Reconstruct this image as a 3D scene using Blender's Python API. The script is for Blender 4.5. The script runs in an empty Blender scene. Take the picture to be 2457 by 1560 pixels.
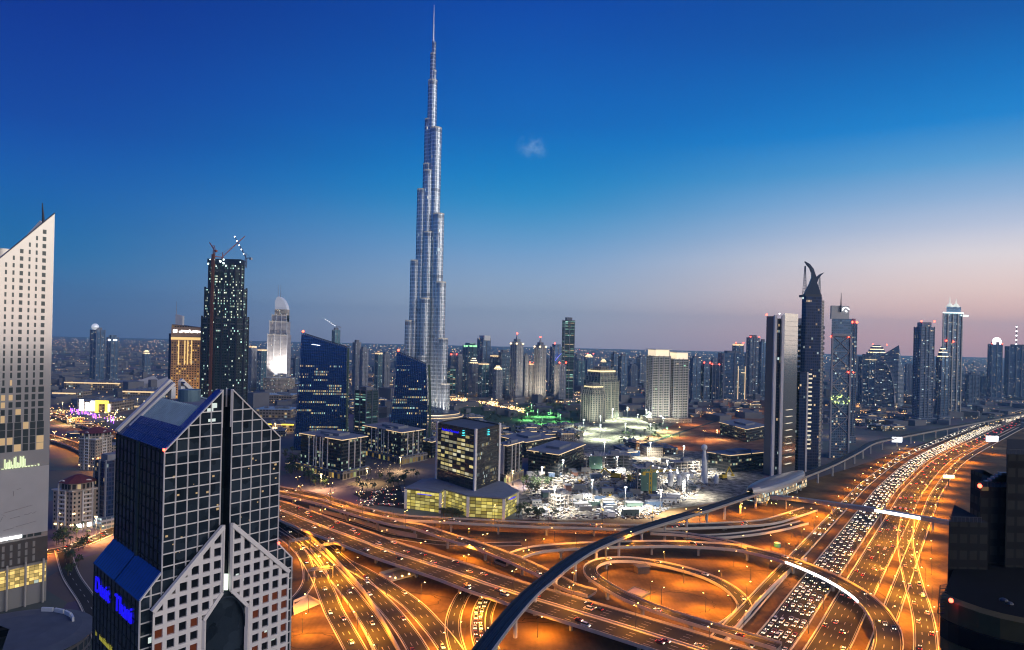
import bpy, bmesh, math, random
from mathutils import Vector, Matrix
R = math.radians
sc = bpy.context.scene
COL = sc.collection
random.seed(7)

# ------------------------------------------------------------------ camera
F, CX, HY, ROLL, H = 1638.0, 1228.5, 816.0, R(1.3), 162.0     # pixels of the 2457 px wide photograph, metres
cam_d = bpy.data.cameras.new('camera')
cam = bpy.data.objects.new('camera', cam_d); COL.objects.link(cam)
cam_d.sensor_width = 36.0; cam_d.lens = 36.0 * F / 2457.0
cam_d.shift_y = 36.0 / 2457.0
cam_d.clip_start = 1.0; cam_d.clip_end = 80000.0
cam.matrix_world = Matrix.Translation((0, 0, H)) @ (Matrix.Rotation(R(90), 4, 'X') @ Matrix.Rotation(ROLL, 4, 'Z'))
sc.camera = cam
CR, SR = math.cos(ROLL), math.sin(ROLL)
def ray(x, y):
    u, v = x - CX, HY - y
    return u * CR - v * SR, u * SR + v * CR
def at(x, y, Y):
    u, v = ray(x, y); return Vector((u * Y / F, Y, H + v * Y / F))
def gnd(x, y, z=0.0):
    u, v = ray(x, y); Y = F * (H - z) / (-v); return Vector((u * Y / F, Y, z))

# ------------------------------------------------------------------ world (dusk sky)
def lin(c):
    c = c / 255.0
    return c / 12.92 if c <= 0.04045 else ((c + 0.055) / 1.055) ** 2.4
def srgb(r, g, b): return (lin(r), lin(g), lin(b), 1.0)
world = bpy.data.worlds.new('World'); sc.world = world; world.use_nodes = True
wn, wl = world.node_tree.nodes, world.node_tree.links
wn.clear()
def wnode(t, **kw):
    n = wn.new(t)
    for k, v in kw.items(): setattr(n, k, v)
    return n
def wmath(op, a, b=None, c=None, clamp=False):
    n = wnode('ShaderNodeMath', operation=op, use_clamp=clamp)
    for i, s in enumerate((a, b, c)):
        if s is None: continue
        if isinstance(s, (int, float)): n.inputs[i].default_value = s
        else: wl.new(s, n.inputs[i])
    return n.outputs[0]
def wmix(f, a, b, mode='MIX'):
    n = wnode('ShaderNodeMix', data_type='RGBA', blend_type=mode)
    for s, i in ((f, 0), (a, 6), (b, 7)):
        if isinstance(s, (int, float)): n.inputs[i].default_value = s
        elif isinstance(s, tuple): n.inputs[i].default_value = s
        else: wl.new(s, n.inputs[i])
    return n.outputs[2]
tc = wnode('ShaderNodeTexCoord')
sep = wnode('ShaderNodeSeparateXYZ'); wl.new(tc.outputs['Generated'], sep.inputs[0])
elev = wmath('MULTIPLY', wmath('ARCSINE', sep.outputs[2]), 180 / math.pi)
azim = wmath('MULTIPLY', wmath('ARCTAN2', sep.outputs[0], sep.outputs[1]), 180 / math.pi)
fac = wmath('DIVIDE', wmath('ADD', elev, 4.0), 34.0, clamp=True)
def sky_ramp(stops, interp='B_SPLINE'):
    r = wnode('ShaderNodeValToRGB'); e = r.color_ramp.elements
    r.color_ramp.interpolation = interp
    while len(e) < len(stops): e.new(0.5)
    for k, (el, c) in enumerate(stops):
        e[k].position = (el + 4.0) / 34.0; e[k].color = srgb(*c)
    wl.new(fac, r.inputs[0]); return r.outputs[0]
EAST = [(-1, (84, 102, 140)), (0.5, (84, 112, 152)), (1.6, (70, 114, 162)), (4.0, (40, 118, 176)), (5.7, (0, 112, 174)), (8.7, (0, 100, 177)), (11.6, (0, 85, 174)), (14.4, (0, 70, 167)), (22, (0, 41, 145)), (30, (0, 32, 120))]
MID = [(-1, (180, 172, 188)), (0.6, (192, 190, 202)), (1.8, (196, 200, 210)), (4.0, (174, 192, 214)), (6.7, (132, 173, 216)), (9.1, (90, 161, 212)), (11.5, (32, 145, 207)), (14.1, (0, 128, 201)), (17.4, (0, 107, 194)), (26, (0, 63, 167)), (30, (0, 54, 150))]
WEST = [(-1, (250, 182, 168)), (0.8, (282, 205, 182)), (2.5, (288, 226, 200)), (4.2, (276, 236, 218)), (6.6, (252, 238, 236)), (8.7, (202, 210, 231)), (10.7, (155, 187, 224)), (13.1, (92, 162, 216)), (15.9, (18, 131, 208)), (18.7, (0, 113, 195)), (22.3, (0, 86, 170)), (30, (0, 62, 150))]
GLOW = [(-1, (150, 125, 135)), (0.6, (190, 145, 130)), (2.0, (232, 182, 145)), (3.4, (240, 214, 184)), (8.0, (226, 222, 210)), (15, (140, 170, 200)), (22, (40, 100, 170)), (30, (10, 60, 140))]
sE, sM, sW, sG = sky_ramp(EAST), sky_ramp(MID), sky_ramp(WEST, 'LINEAR'), sky_ramp(GLOW)
def smooth(v, a, b):
    n = wnode('ShaderNodeMapRange', interpolation_type='SMOOTHSTEP')
    wl.new(v, n.inputs[0]); n.inputs[1].default_value = a; n.inputs[2].default_value = b
    return n.outputs[0]
sky = wmix(smooth(azim, -38, 4), sE, sM)
sky = wmix(smooth(azim, 0, 38), sky, sW)
sky = wmix(smooth(azim, 50, 95), sky, sG)
sky = wmix(smooth(azim, 150, 179), sky, sM)
# one small wisp of cloud
cdir = at(1279, 352, 1000.0) - Vector((0, 0, H)); cdir.normalize()
dv = wnode('ShaderNodeVectorMath', operation='SUBTRACT'); wl.new(tc.outputs['Generated'], dv.inputs[0]); dv.inputs[1].default_value = cdir
ds = wnode('ShaderNodeVectorMath', operation='MULTIPLY'); wl.new(dv.outputs[0], ds.inputs[0]); ds.inputs[1].default_value = (38, 38, 52)
dl = wnode('ShaderNodeVectorMath', operation='LENGTH'); wl.new(ds.outputs[0], dl.inputs[0])
nz = wnode('ShaderNodeTexNoise'); nz.inputs['Scale'].default_value = 62.0; nz.inputs['Detail'].default_value = 5.0; nz.inputs['Roughness'].default_value = 0.62
wl.new(tc.outputs['Generated'], nz.inputs['Vector'])
cl = wmath('MULTIPLY', wmath('SUBTRACT', 1.0, dl.outputs['Value'], clamp=True), smooth(nz.outputs['Fac'], 0.40, 0.72))
sky = wmix(wmath('MULTIPLY', cl, 0.55), sky, srgb(150, 185, 225))
# faint uneven veil high up so the gradient is not perfectly clean
nz2 = wnode('ShaderNodeTexNoise'); nz2.inputs['Scale'].default_value = 3.0; nz2.inputs['Detail'].default_value = 6.0
mp = wnode('ShaderNodeMapping'); mp.inputs['Scale'].default_value = (1.0, 1.0, 4.0); wl.new(tc.outputs['Generated'], mp.inputs[0]); wl.new(mp.outputs[0], nz2.inputs['Vector'])
veil = wmath('ADD', 0.94, wmath('MULTIPLY', nz2.outputs['Fac'], 0.12))
vm = wnode('ShaderNodeVectorMath', operation='SCALE'); wl.new(sky, vm.inputs[0]); wl.new(veil, vm.inputs['Scale'])
SUN_AZ, SUN_EL = R(113), R(9.0)
nish = wnode('ShaderNodeTexSky', sky_type='NISHITA', sun_disc=False, sun_elevation=R(1.0), sun_rotation=SUN_AZ)
nsc = wnode('ShaderNodeVectorMath', operation='SCALE'); wl.new(nish.outputs[0], nsc.inputs[0]); nsc.inputs['Scale'].default_value = 0.001
tot = wnode('ShaderNodeVectorMath', operation='ADD'); wl.new(vm.outputs[0], tot.inputs[0]); wl.new(nsc.outputs[0], tot.inputs[1])
bg = wnode('ShaderNodeBackground'); wl.new(tot.outputs[0], bg.inputs[0]); bg.inputs[1].default_value = 1.0
wo = wnode('ShaderNodeOutputWorld'); wl.new(bg.outputs[0], wo.inputs[0])

# ------------------------------------------------------------------ the last glow of the sun
sd = bpy.data.lights.new('sun', 'SUN'); sun = bpy.data.objects.new('sun', sd); COL.objects.link(sun)
sd.energy = 2.6; sd.angle = R(80); sd.color = (1.0, 0.91, 0.84)
sdir = Vector((math.sin(SUN_AZ) * math.cos(SUN_EL), math.cos(SUN_AZ) * math.cos(SUN_EL), math.sin(SUN_EL)))
sun.rotation_euler = sdir.to_track_quat('Z', 'Y').to_euler()

sc.view_settings.view_transform = 'Standard'
sc.view_settings.look = 'None'
sc.view_settings.exposure = 0.0
sc.view_settings.gamma = 1.0
cy = sc.cycles
cy.max_bounces = 5; cy.diffuse_bounces = 2; cy.glossy_bounces = 3; cy.transmission_bounces = 2; cy.volume_bounces = 2
cy.sample_clamp_indirect = 4.0; cy.caustics_reflective = False; cy.caustics_refractive = False
cy.use_denoising = True; cy.filter_width = 1.15

# ------------------------------------------------------------------ mesh helpers
class MB:
    def __init__(s): s.v, s.f, s.uv, s.m = [], [], [], []
    def face(s, pts, uv=None, m=0):
        i = len(s.v); s.v.extend([Vector(p) for p in pts]); s.f.append(tuple(range(i, i + len(pts))))
        s.uv.append(uv or [(0, 0)] * len(pts)); s.m.append(m)
    def prism(s, poly, z0, z1, m=0, cap=None, bottom=False, u0=0.0):
        """poly counter-clockwise list of (x, y); z1 a number or one per corner; UV in metres"""
        n = len(poly); cap = m if cap is None else cap
        zt = z1 if isinstance(z1, (list, tuple)) else [z1] * n
        zb = z0 if isinstance(z0, (list, tuple)) else [z0] * n
        u = u0
        for i in range(n):
            j = (i + 1) % n
            a, b = poly[i], poly[j]; L = math.hypot(b[0] - a[0], b[1] - a[1])
            s.face([(a[0], a[1], zb[i]), (b[0], b[1], zb[j]), (b[0], b[1], zt[j]), (a[0], a[1], zt[i])],
                   [(u, zb[i]), (u + L, zb[j]), (u + L, zt[j]), (u, zt[i])], m)
            u += L
        if cap >= 0:
            s.face([(p[0], p[1], z) for p, z in zip(poly, zt)], [(0.01, 0.01)] * n, cap)
        if bottom:
            s.face([(p[0], p[1], z) for p, z in reversed(list(zip(poly, zb)))], [(0.01, 0.01)] * n, cap)
        return s
    def box(s, c, d, rz=0.0, m=0, cap=None):
        """c = centre of the base (x, y, z), d = (sx, sy, sz)"""
        co, si = math.cos(rz), math.sin(rz)
        P = [(c[0] + x * co - y * si, c[1] + x * si + y * co) for x, y in ((-d[0]/2, -d[1]/2), (d[0]/2, -d[1]/2), (d[0]/2, d[1]/2), (-d[0]/2, d[1]/2))]
        return s.prism(P, c[2], c[2] + d[2], m, cap, True)
    def beam(s, p, q, w, h=None, m=0):
        """square bar from p to q"""
        p, q = Vector(p), Vector(q); h = h or w
        d = (q - p); L = d.length
        if L < 1e-6: return s
        d /= L
        side = d.cross(Vector((0, 0, 1)))
        if side.length < 1e-3: side = Vector((1, 0, 0))
        side.normalize(); up = side.cross(d)
        a = [p + side * x * w / 2 + up * y * h / 2 for x, y in ((-1, -1), (1, -1), (1, 1), (-1, 1))]
        b = [x + d * L for x in a]
        for i in range(4):
            j = (i + 1) % 4
            s.face([a[i], a[j], b[j], b[i]], None, m)
        s.face(a[::-1], None, m); s.face(b, None, m)
        return s
    def tube(s, p, q, r0, r1=None, n=10, m=0, cap=True):
        p, q = Vector(p), Vector(q); r1 = r0 if r1 is None else r1
        d = q - p; L = d.length; d = d / L
        x = d.cross(Vector((0, 0, 1)))
        if x.length < 1e-3: x = Vector((1, 0, 0))
        x.normalize(); y = d.cross(x)
        A = [p + (x * math.cos(2*math.pi*k/n) + y * math.sin(2*math.pi*k/n)) * r0 for k in range(n)]
        B = [q + (x * math.cos(2*math.pi*k/n) + y * math.sin(2*math.pi*k/n)) * r1 for k in range(n)]
        for k in range(n):
            j = (k + 1) % n
            s.face([A[k], A[j], B[j], B[k]][::1], [(k * 2*math.pi*r0/n, p.z), ((k+1) * 2*math.pi*r0/n, p.z), ((k+1) * 2*math.pi*r0/n, q.z), (k * 2*math.pi*r0/n, q.z)], m)
        if cap:
            s.face(B, None, m); s.face(A[::-1], None, m)
        return s
    def ball(s, c, r, n=8, k=5, m=0, sz=1.0):
        c = Vector(c); rows = []
        for i in range(k + 1):
            t = math.pi * i / k
            rows.append([c + Vector((math.sin(t)*math.cos(2*math.pi*j/n)*r, math.sin(t)*math.sin(2*math.pi*j/n)*r, math.cos(t)*r*sz)) for j in range(n)])
        for i in range(k):
            for j in range(n):
                l = (j + 1) % n
                s.face([rows[i+1][j], rows[i+1][l], rows[i][l], rows[i][j]], None, m)
        return s
    def build(s, name, mats, parent=None, smooth=False):
        me = bpy.data.meshes.new(name)
        off = OFF.get(parent.name, Vector((0, 0, 0))) if parent is not None else Vector((0, 0, 0))
        me.from_pydata([tuple(p - off) for p in s.v], [], s.f)
        ul = me.uv_layers.new(name='UVMap')
        flat = [c for f in s.uv for p in f for c in p]
        ul.data.foreach_set('uv', flat)
        for m in (mats if isinstance(mats, (list, tuple)) else [mats]): me.materials.append(m)
        me.polygons.foreach_set('material_index', s.m)
        if smooth: me.polygons.foreach_set('use_smooth', [True] * len(s.f))
        me.update()
        o = bpy.data.objects.new(name, me); COL.objects.link(o)
        if parent is not None: o.parent = parent; OFF[o.name] = off
        return o
OFF = {}
def thing(name, label, cat, loc, group=None):
    o = bpy.data.objects.new(name, None); COL.objects.link(o)
    o.location = loc; o.empty_display_size = 1.0
    o['label'] = label; o['category'] = cat
    if group: o['group'] = group
    OFF[o.name] = Vector(loc); return o
def tag(o, label, cat, group=None, kind=None):
    o['label'] = label; o['category'] = cat
    if group: o['group'] = group
    if kind: o['kind'] = kind
    return o
def structure(o, label=None):
    o['kind'] = 'structure'
    if label: o['label'] = label
    return o
def copy_thing(root, loc, rz=0.0, label=None, group=None):
    r = root.copy(); COL.objects.link(r); r.location = loc; r.rotation_euler = (0, 0, rz)
    if label: r['label'] = label
    if group: r['group'] = group
    for ch in list(root.children):
        c = ch.copy(); COL.objects.link(c); c.parent = r
        for g in list(ch.children):
            d = g.copy(); COL.objects.link(d); d.parent = c
    return r
def rect(c, w, d, rz=0.0):
    co, si = math.cos(rz), math.sin(rz)
    return [(c[0] + x*co - y*si, c[1] + x*si + y*co) for x, y in ((-w/2, -d/2), (w/2, -d/2), (w/2, d/2), (-w/2, d/2))]
def circle(c, r, n=24, sx=1.0): return [(c[0] + r*sx*math.cos(2*math.pi*k/n), c[1] + r*math.sin(2*math.pi*k/n)) for k in range(n)]

# ------------------------------------------------------------------ materials
def mat(name, col, rough=0.6, metal=0.0, emit=None, es=0.0, spec=0.5, noise=0.0, nscale=0.2):
    m = bpy.data.materials.new(name); m.use_nodes = True
    nt = m.node_tree; b = nt.nodes['Principled BSDF']
    b.inputs['Base Color'].default_value = (*col[:3], 1)
    b.inputs['Roughness'].default_value = rough; b.inputs['Metallic'].default_value = metal
    b.inputs['Specular IOR Level'].default_value = spec
    if noise:
        t = nt.nodes.new('ShaderNodeTexCoord'); n = nt.nodes.new('ShaderNodeTexNoise')
        n.inputs['Scale'].default_value = nscale; n.inputs['Detail'].default_value = 6
        nt.links.new(t.outputs['Object'], n.inputs['Vector'])
        mx = nt.nodes.new('ShaderNodeMix'); mx.data_type = 'RGBA'
        mx.inputs[6].default_value = (*[c * (1 - noise) for c in col[:3]], 1); mx.inputs[7].default_value = (*[min(1, c * (1 + noise)) for c in col[:3]], 1)
        nt.links.new(n.outputs['Fac'], mx.inputs[0]); nt.links.new(mx.outputs[2], b.inputs['Base Color'])
    if emit:
        b.inputs['Emission Color'].default_value = (*emit[:3], 1); b.inputs['Emission Strength'].default_value = es
        m.cycles.emission_sampling = 'NONE'
    return m

def facade(name, wall, glass, cw=3.2, ch=3.6, mu=0.7, mv=0.6, lit=0.12, strength=1.6, floors=0.5, rough_w=0.7, rough_g=0.12,
           metal_w=0.0, metal_g=0.0, warm=(1.0, 0.72, 0.38), cool=(0.75, 0.95, 0.9), coolness=0.35, zmin=-1e5, zmax=1e5, runlen=5.0):
    """Curtain wall or punched wall laid out in metres from the UV map: panes, and offices with their lights on."""
    m = bpy.data.materials.new(name); m.use_nodes = True; m.cycles.emission_sampling = 'NONE'
    nt = m.node_tree; N, L = nt.nodes, nt.links; b = N['Principled BSDF']
    def mth(op, a, bb=None, clamp=False):
        n = N.new('ShaderNodeMath'); n.operation = op; n.use_clamp = clamp
        for i, s in enumerate((a, bb)):
            if s is None: continue
            if isinstance(s, (int, float)): n.inputs[i].default_value = s
            else: L.new(s, n.inputs[i])
        return n.outputs[0]
    def mixc(f, a, c):
        n = N.new('ShaderNodeMix'); n.data_type = 'RGBA'
        for s, i in ((f, 0), (a, 6), (c, 7)):
            if isinstance(s, (int, float)): n.inputs[i].default_value = s
            elif isinstance(s, tuple): n.inputs[i].default_value = (*s[:3], 1)
            else: L.new(s, n.inputs[i])
        return n.outputs[2]
    uv = N.new('ShaderNodeUVMap'); sp = N.new('ShaderNodeSeparateXYZ'); L.new(uv.outputs[0], sp.inputs[0])
    oi = N.new('ShaderNodeObjectInfo')
    ud, vd = mth('DIVIDE', sp.outputs[0], cw), mth('DIVIDE', sp.outputs[1], ch)
    uc, vc = mth('FLOOR', ud), mth('FLOOR', vd)
    uf, vf = mth('SUBTRACT', mth('FRACT', ud), 0.5), mth('SUBTRACT', mth('FRACT', vd), 0.5)
    mask = mth('MULTIPLY', mth('LESS_THAN', mth('ABSOLUTE', uf), mu / 2), mth('LESS_THAN', mth('ABSOLUTE', vf), mv / 2))
    rnd = mth('MULTIPLY', oi.outputs['Random'], 517.0)
    def white(x, y, k):
        c = N.new('ShaderNodeCombineXYZ'); 
        for s, i in ((x, 0), (y, 1), (mth('ADD', rnd, k), 2)):
            if isinstance(s, (int, float)): c.inputs[i].default_value = s
            else: L.new(s, c.inputs[i])
        w = N.new('ShaderNodeTexWhiteNoise'); w.noise_dimensions = '3D'; L.new(c.outputs[0], w.inputs['Vector'])
        return w.outputs['Value']
    cell = white(uc, vc, 0.0)
    run = white(mth('FLOOR', mth('DIVIDE', uc, runlen)), vc, 31.0)          # lit runs of a floor
    p = mth('ADD', mth('MULTIPLY', cell, 1 - floors), mth('MULTIPLY', run, floors))
    # turn the blend back into a threshold near the wanted share
    thr = 1 - lit if floors < 0.05 else 1 - lit * (0.62 + 0.5 * (1 - abs(floors - 0.5) * 2)) - 0.10 * (1 - abs(floors - 0.5) * 2)
    on = mth('MULTIPLY', mth('GREATER_THAN', p, thr), mask)
    on = mth('MULTIPLY', on, mth('MULTIPLY', mth('GREATER_THAN', sp.outputs[1], max(zmin, 0.05)), mth('LESS_THAN', sp.outputs[1], zmax)))
    tint = white(uc, vc, 77.0); bright = mth('ADD', 0.25, mth('POWER', white(vc, uc, 9.0), 2.0))
    ec = mixc(mth('GREATER_THAN', tint, 1 - coolness), warm, cool)
    gv = white(uc, vc, 5.0)
    gcol = mixc(gv, tuple(g * 0.6 for g in glass[:3]), tuple(min(1, g * 1.5) for g in glass[:3]))
    nz = N.new('ShaderNodeTexNoise'); nz.inputs['Scale'].default_value = 0.06; nz.inputs['Detail'].default_value = 5; L.new(uv.outputs[0], nz.inputs['Vector'])
    wcol = mixc(nz.outputs['Fac'], tuple(w * 0.8 for w in wall[:3]), tuple(min(1, w * 1.2) for w in wall[:3]))
    L.new(mixc(mask, wcol, gcol), b.inputs['Base Color'])
    L.new(mth('ADD', rough_w, mth('MULTIPLY', mask, rough_g - rough_w)), b.inputs['Roughness'])
    L.new(mth('ADD', metal_w, mth('MULTIPLY', mask, metal_g - metal_w)), b.inputs['Metallic'])
    L.new(ec, b.inputs['Emission Color'])
    L.new(mth('MULTIPLY', mth('MULTIPLY', on, bright), strength), b.inputs['Emission Strength'])
    return m

M = {}
M['concrete'] = mat('concrete', (0.42, 0.38, 0.33), 0.8, noise=0.22, nscale=0.12)
M['parapet'] = mat('parapet_concrete', (0.62, 0.54, 0.44), 0.75, noise=0.2, nscale=0.15)
M['asphalt'] = mat('asphalt', (0.040, 0.037, 0.035), 0.85, spec=0.12, noise=0.35, nscale=0.05)
M['paint'] = mat('road_paint', (0.34, 0.33, 0.30), 0.6, noise=0.3, nscale=0.3)
M['beige'] = mat('beige_cladding', (0.80, 0.74, 0.68), 0.55, noise=0.1, nscale=0.3)
M['steel'] = mat('galvanised_steel', (0.35, 0.35, 0.36), 0.45, 0.7, noise=0.15)
M['darksteel'] = mat('dark_steel', (0.06, 0.065, 0.08), 0.5, 0.5, noise=0.2)
M['white'] = mat('white_paint', (0.75, 0.75, 0.73), 0.55, noise=0.12, nscale=0.3)
M['roofgrey'] = mat('grey_roof', (0.22, 0.23, 0.26), 0.8, noise=0.3, nscale=0.15)
M['roofdark'] = mat('dark_roof', (0.09, 0.1, 0.12), 0.75, noise=0.35, nscale=0.15)
M['roofred'] = mat('red_tile_roof', (0.16, 0.035, 0.03), 0.6, noise=0.25, nscale=0.6)
M['blueroof'] = mat('blue_panel_roof', (0.035, 0.10, 0.30), 0.24, 0.85, noise=0.3, nscale=0.25)
M['teal'] = mat('teal_ribbed_roof', (0.36, 0.50, 0.54), 0.5, 0.0, noise=0.25, nscale=0.3)
M['black'] = mat('black_cladding', (0.006, 0.007, 0.010), 0.9, spec=0.1, noise=0.3)
M['olive'] = mat('olive_parapet', (0.11, 0.085, 0.035), 0.85, spec=0.15, noise=0.35, nscale=0.4)
M['glassdark'] = mat('dark_glass', (0.006, 0.010, 0.016), 0.07, 0.0, noise=0.5, nscale=0.4)
nt = M['glassdark'].node_tree; N_, L_ = nt.nodes, nt.links
tcg = N_.new('ShaderNodeTexCoord'); vg = N_.new('ShaderNodeTexVoronoi'); vg.distance = 'CHEBYCHEV'; vg.inputs['Scale'].default_value = 0.24; L_.new(tcg.outputs['Object'], vg.inputs['Vector'])
rg = N_.new('ShaderNodeValToRGB'); rg.color_ramp.elements[0].color = (0.004, 0.008, 0.012, 1); rg.color_ramp.elements[1].color = (0.035, 0.050, 0.066, 1)  # pane tones vary to stand for uneven reflections
L_.new(vg.outputs['Color'], rg.inputs[0]); L_.new(rg.outputs[0], N_['Principled BSDF'].inputs['Base Color'])
ng = N_.new('ShaderNodeTexNoise'); ng.inputs['Scale'].default_value = 0.35; L_.new(tcg.outputs['Object'], ng.inputs['Vector'])
bg_ = N_.new('ShaderNodeBump'); bg_.inputs['Strength'].default_value = 0.25; bg_.inputs['Distance'].default_value = 0.4; L_.new(ng.outputs['Fac'], bg_.inputs['Height']); L_.new(bg_.outputs[0], N_['Principled BSDF'].inputs['Normal'])
M['red_light'] = mat('red_beacon_glow', (0.3, 0.01, 0.01), 0.4, emit=(1, 0.06, 0.03), es=12)
M['white_light'] = mat('white_lamp_glow', (0.8, 0.8, 0.8), 0.4, emit=(0.95, 0.97, 1), es=5)
M['cool_light'] = mat('cool_lamp_glow', (0.8, 0.8, 0.8), 0.4, emit=(0.72, 0.95, 0.9), es=2.5)
M['warm_light'] = mat('warm_lamp_glow', (0.8, 0.7, 0.5), 0.4, emit=(1, 0.72, 0.36), es=3)
M['warm_strip'] = mat('warm_cornice_glow', (0.8, 0.7, 0.5), 0.4, emit=(1, 0.66, 0.30), es=1.1)
M['sodium_head'] = mat('sodium_lamp_glow', (0.8, 0.6, 0.3), 0.4, emit=(1, 0.55, 0.16), es=22)
M['yellow_light'] = mat('yellow_lamp_glow', (0.8, 0.7, 0.2), 0.4, emit=(1, 0.75, 0.06), es=2.2)
M['blue_light'] = mat('blue_sign_glow', (0.02, 0.02, 0.4), 0.4, emit=(0.012, 0.005, 1.0), es=0.8)
M['teal_light'] = mat('teal_sign_glow', (0.02, 0.4, 0.4), 0.4, emit=(0.08, 0.75, 0.8), es=1.6)
M['green_light'] = mat('green_lamp_glow', (0.1, 0.5, 0.2), 0.4, emit=(0.35, 0.9, 0.4), es=1.6)
M['purple_light'] = mat('purple_lamp_glow', (0.3, 0.1, 0.5), 0.4, emit=(0.45, 0.12, 1.0), es=3.0)
M['head_light'] = mat('headlight_glow', (0.9, 0.9, 0.85), 0.3, emit=(1, 0.84, 0.60), es=4.5)
M['tail_light'] = mat('tail_light_glow', (0.5, 0.02, 0.02), 0.3, emit=(1, 0.04, 0.02), es=4)
M['orange_steel'] = mat('rust_orange_steel', (0.32, 0.08, 0.04), 0.6, noise=0.2)
M['yellow_paint'] = mat('yellow_machine_paint', (0.75, 0.5, 0.03), 0.5, noise=0.15)
M['tyre'] = mat('black_rubber', (0.02, 0.02, 0.02), 0.8)
M['rib'] = mat('blue_grey_rib', (0.20, 0.225, 0.27), 0.7, noise=0.15)
M['rib_pale'] = mat('pale_rib', (0.36, 0.36, 0.38), 0.7, noise=0.12)
M['leaf'] = mat('dark_leaf', (0.045, 0.075, 0.03), 0.7, noise=0.5, nscale=0.6)
M['bark'] = mat('bark', (0.12, 0.085, 0.06), 0.9, noise=0.3, nscale=1.0)
# ------------------------------------------------------------------ ground
def ground_mat():
    m = bpy.data.materials.new('city_ground'); m.use_nodes = True
    nt = m.node_tree; N, L = nt.nodes, nt.links; b = N['Principled BSDF']; b.inputs['Roughness'].default_value = 0.9
    t = N.new('ShaderNodeTexCoord')
    n1 = N.new('ShaderNodeTexNoise'); n1.inputs['Scale'].default_value = 0.004; n1.inputs['Detail'].default_value = 8; L.new(t.outputs['Object'], n1.inputs['Vector'])
    v = N.new('ShaderNodeTexVoronoi'); v.inputs['Scale'].default_value = 0.012; L.new(t.outputs['Object'], v.inputs['Vector'])
    r = N.new('ShaderNodeValToRGB'); r.color_ramp.elements[0].color = (0.09, 0.092, 0.10, 1); r.color_ramp.elements[1].color = (0.26, 0.23, 0.21, 1)
    r.color_ramp.elements[0].position = 0.35; r.color_ramp.elements[1].position = 0.7
    L.new(n1.outputs['Fac'], r.inputs[0])
    mx = N.new('ShaderNodeMix'); mx.data_type = 'RGBA'; mx.blend_type = 'MULTIPLY'; mx.inputs[0].default_value = 0.45
    L.new(r.outputs[0], mx.inputs[6]); L.new(v.outputs['Color'], mx.inputs[7]); L.new(mx.outputs[2], b.inputs['Base Color'])
    return m
g = MB(); S = 16000.0
for i in range(8):
    for j in range(8):
        x0, y0 = -S + i * 4000, -2000 + j * 2300
        g.face([(x0, y0, 0), (x0 + 4000, y0, 0), (x0 + 4000, y0 + 2300, 0), (x0, y0 + 2300, 0)])
structure(g.build('ground', ground_mat()), 'dark flat city ground reaching to the horizon')

def sand_mat(name, a, b_, sc1=0.02):
    m = bpy.data.materials.new(name); m.use_nodes = True
    nt = m.node_tree; N, L = nt.nodes, nt.links; b = N['Principled BSDF']; b.inputs['Roughness'].default_value = 0.95; b.inputs['Specular IOR Level'].default_value = 0.1
    t = N.new('ShaderNodeTexCoord')
    n1 = N.new('ShaderNodeTexNoise'); n1.inputs['Scale'].default_value = sc1; n1.inputs['Detail'].default_value = 10; n1.inputs['Roughness'].default_value = 0.65; L.new(t.outputs['Object'], n1.inputs['Vector'])
    w = N.new('ShaderNodeTexWave'); w.inputs['Scale'].default_value = 0.10; w.inputs['Distortion'].default_value = 9; w.inputs['Detail'].default_value = 3; w.inputs['Detail Scale'].default_value = 0.3; L.new(t.outputs['Object'], w.inputs['Vector'])
    ad = N.new('ShaderNodeMath'); ad.operation = 'MULTIPLY_ADD'; L.new(w.outputs['Fac'], ad.inputs[0]); ad.inputs[1].default_value = 0.018; L.new(n1.outputs['Fac'], ad.inputs[2])
    r = N.new('ShaderNodeValToRGB'); r.color_ramp.elements[0].color = (*a, 1); r.color_ramp.elements[1].color = (*b_, 1)
    r.color_ramp.elements[0].position = 0.40; r.color_ramp.elements[1].position = 0.68
    L.new(ad.outputs[0], r.inputs[0]); L.new(r.outputs[0], b.inputs['Base Color'])
    bp = N.new('ShaderNodeBump'); bp.inputs['Strength'].default_value = 0.5; bp.inputs['Distance'].default_value = 1.0; L.new(n1.outputs['Fac'], bp.inputs['Height']); L.new(bp.outputs[0], b.inputs['Normal'])
    return m
def sheet(name, pix, z, m, label):
    b = MB(); P = [gnd(x, y, z) for x, y in pix]
    b.face(P[::-1]); 
    o = b.build(name, m); structure(o, label)
    if o.data.polygons[0].normal.z < 0: o.data.flip_normals()
    return o
M['sand'] = sand_mat('packed_sand', (0.075, 0.046, 0.026), (0.25, 0.155, 0.072))
sheet('sand_ground', [(560, 1235), (660, 1225), (950, 1236), (1250, 1247), (1420, 1249), (1800, 1195), (2050, 1120), (2300, 1035), (2457, 985), (2600, 990), (2700, 1100), (2600, 1600), (2400, 1800), (300, 2100), (300, 1500)], 0.03, M['sand'], 'packed sand between the roads of the interchange')
M['sitesand'] = sand_mat('building_site_ground', (0.07, 0.065, 0.055), (0.42, 0.39, 0.33), 0.13)
sheet('building_site_ground', [(1255, 1247), (1245, 1190), (1330, 1120), (1400, 1062), (1400, 1012), (1470, 985), (1560, 985), (1640, 1010), (1700, 1085), (1850, 1120), (1800, 1192), (1420, 1247.5)], 0.045, M['sitesand'], 'pale rubble covered ground of the building site')
M['redsand'] = sand_mat('red_graded_earth', (0.2, 0.09, 0.055), (0.40, 0.22, 0.13), 0.05)
sheet('graded_earth', [(1480, 1076), (1700, 985), (1840, 955), (1850, 1100), (1640, 1080)], 0.06, M['redsand'], 'reddish graded earth of an unbuilt plot')
M['lawn'] = mat('irrigated_lawn', (0.05, 0.10, 0.035), 0.9, noise=0.4, nscale=0.05)
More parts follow.
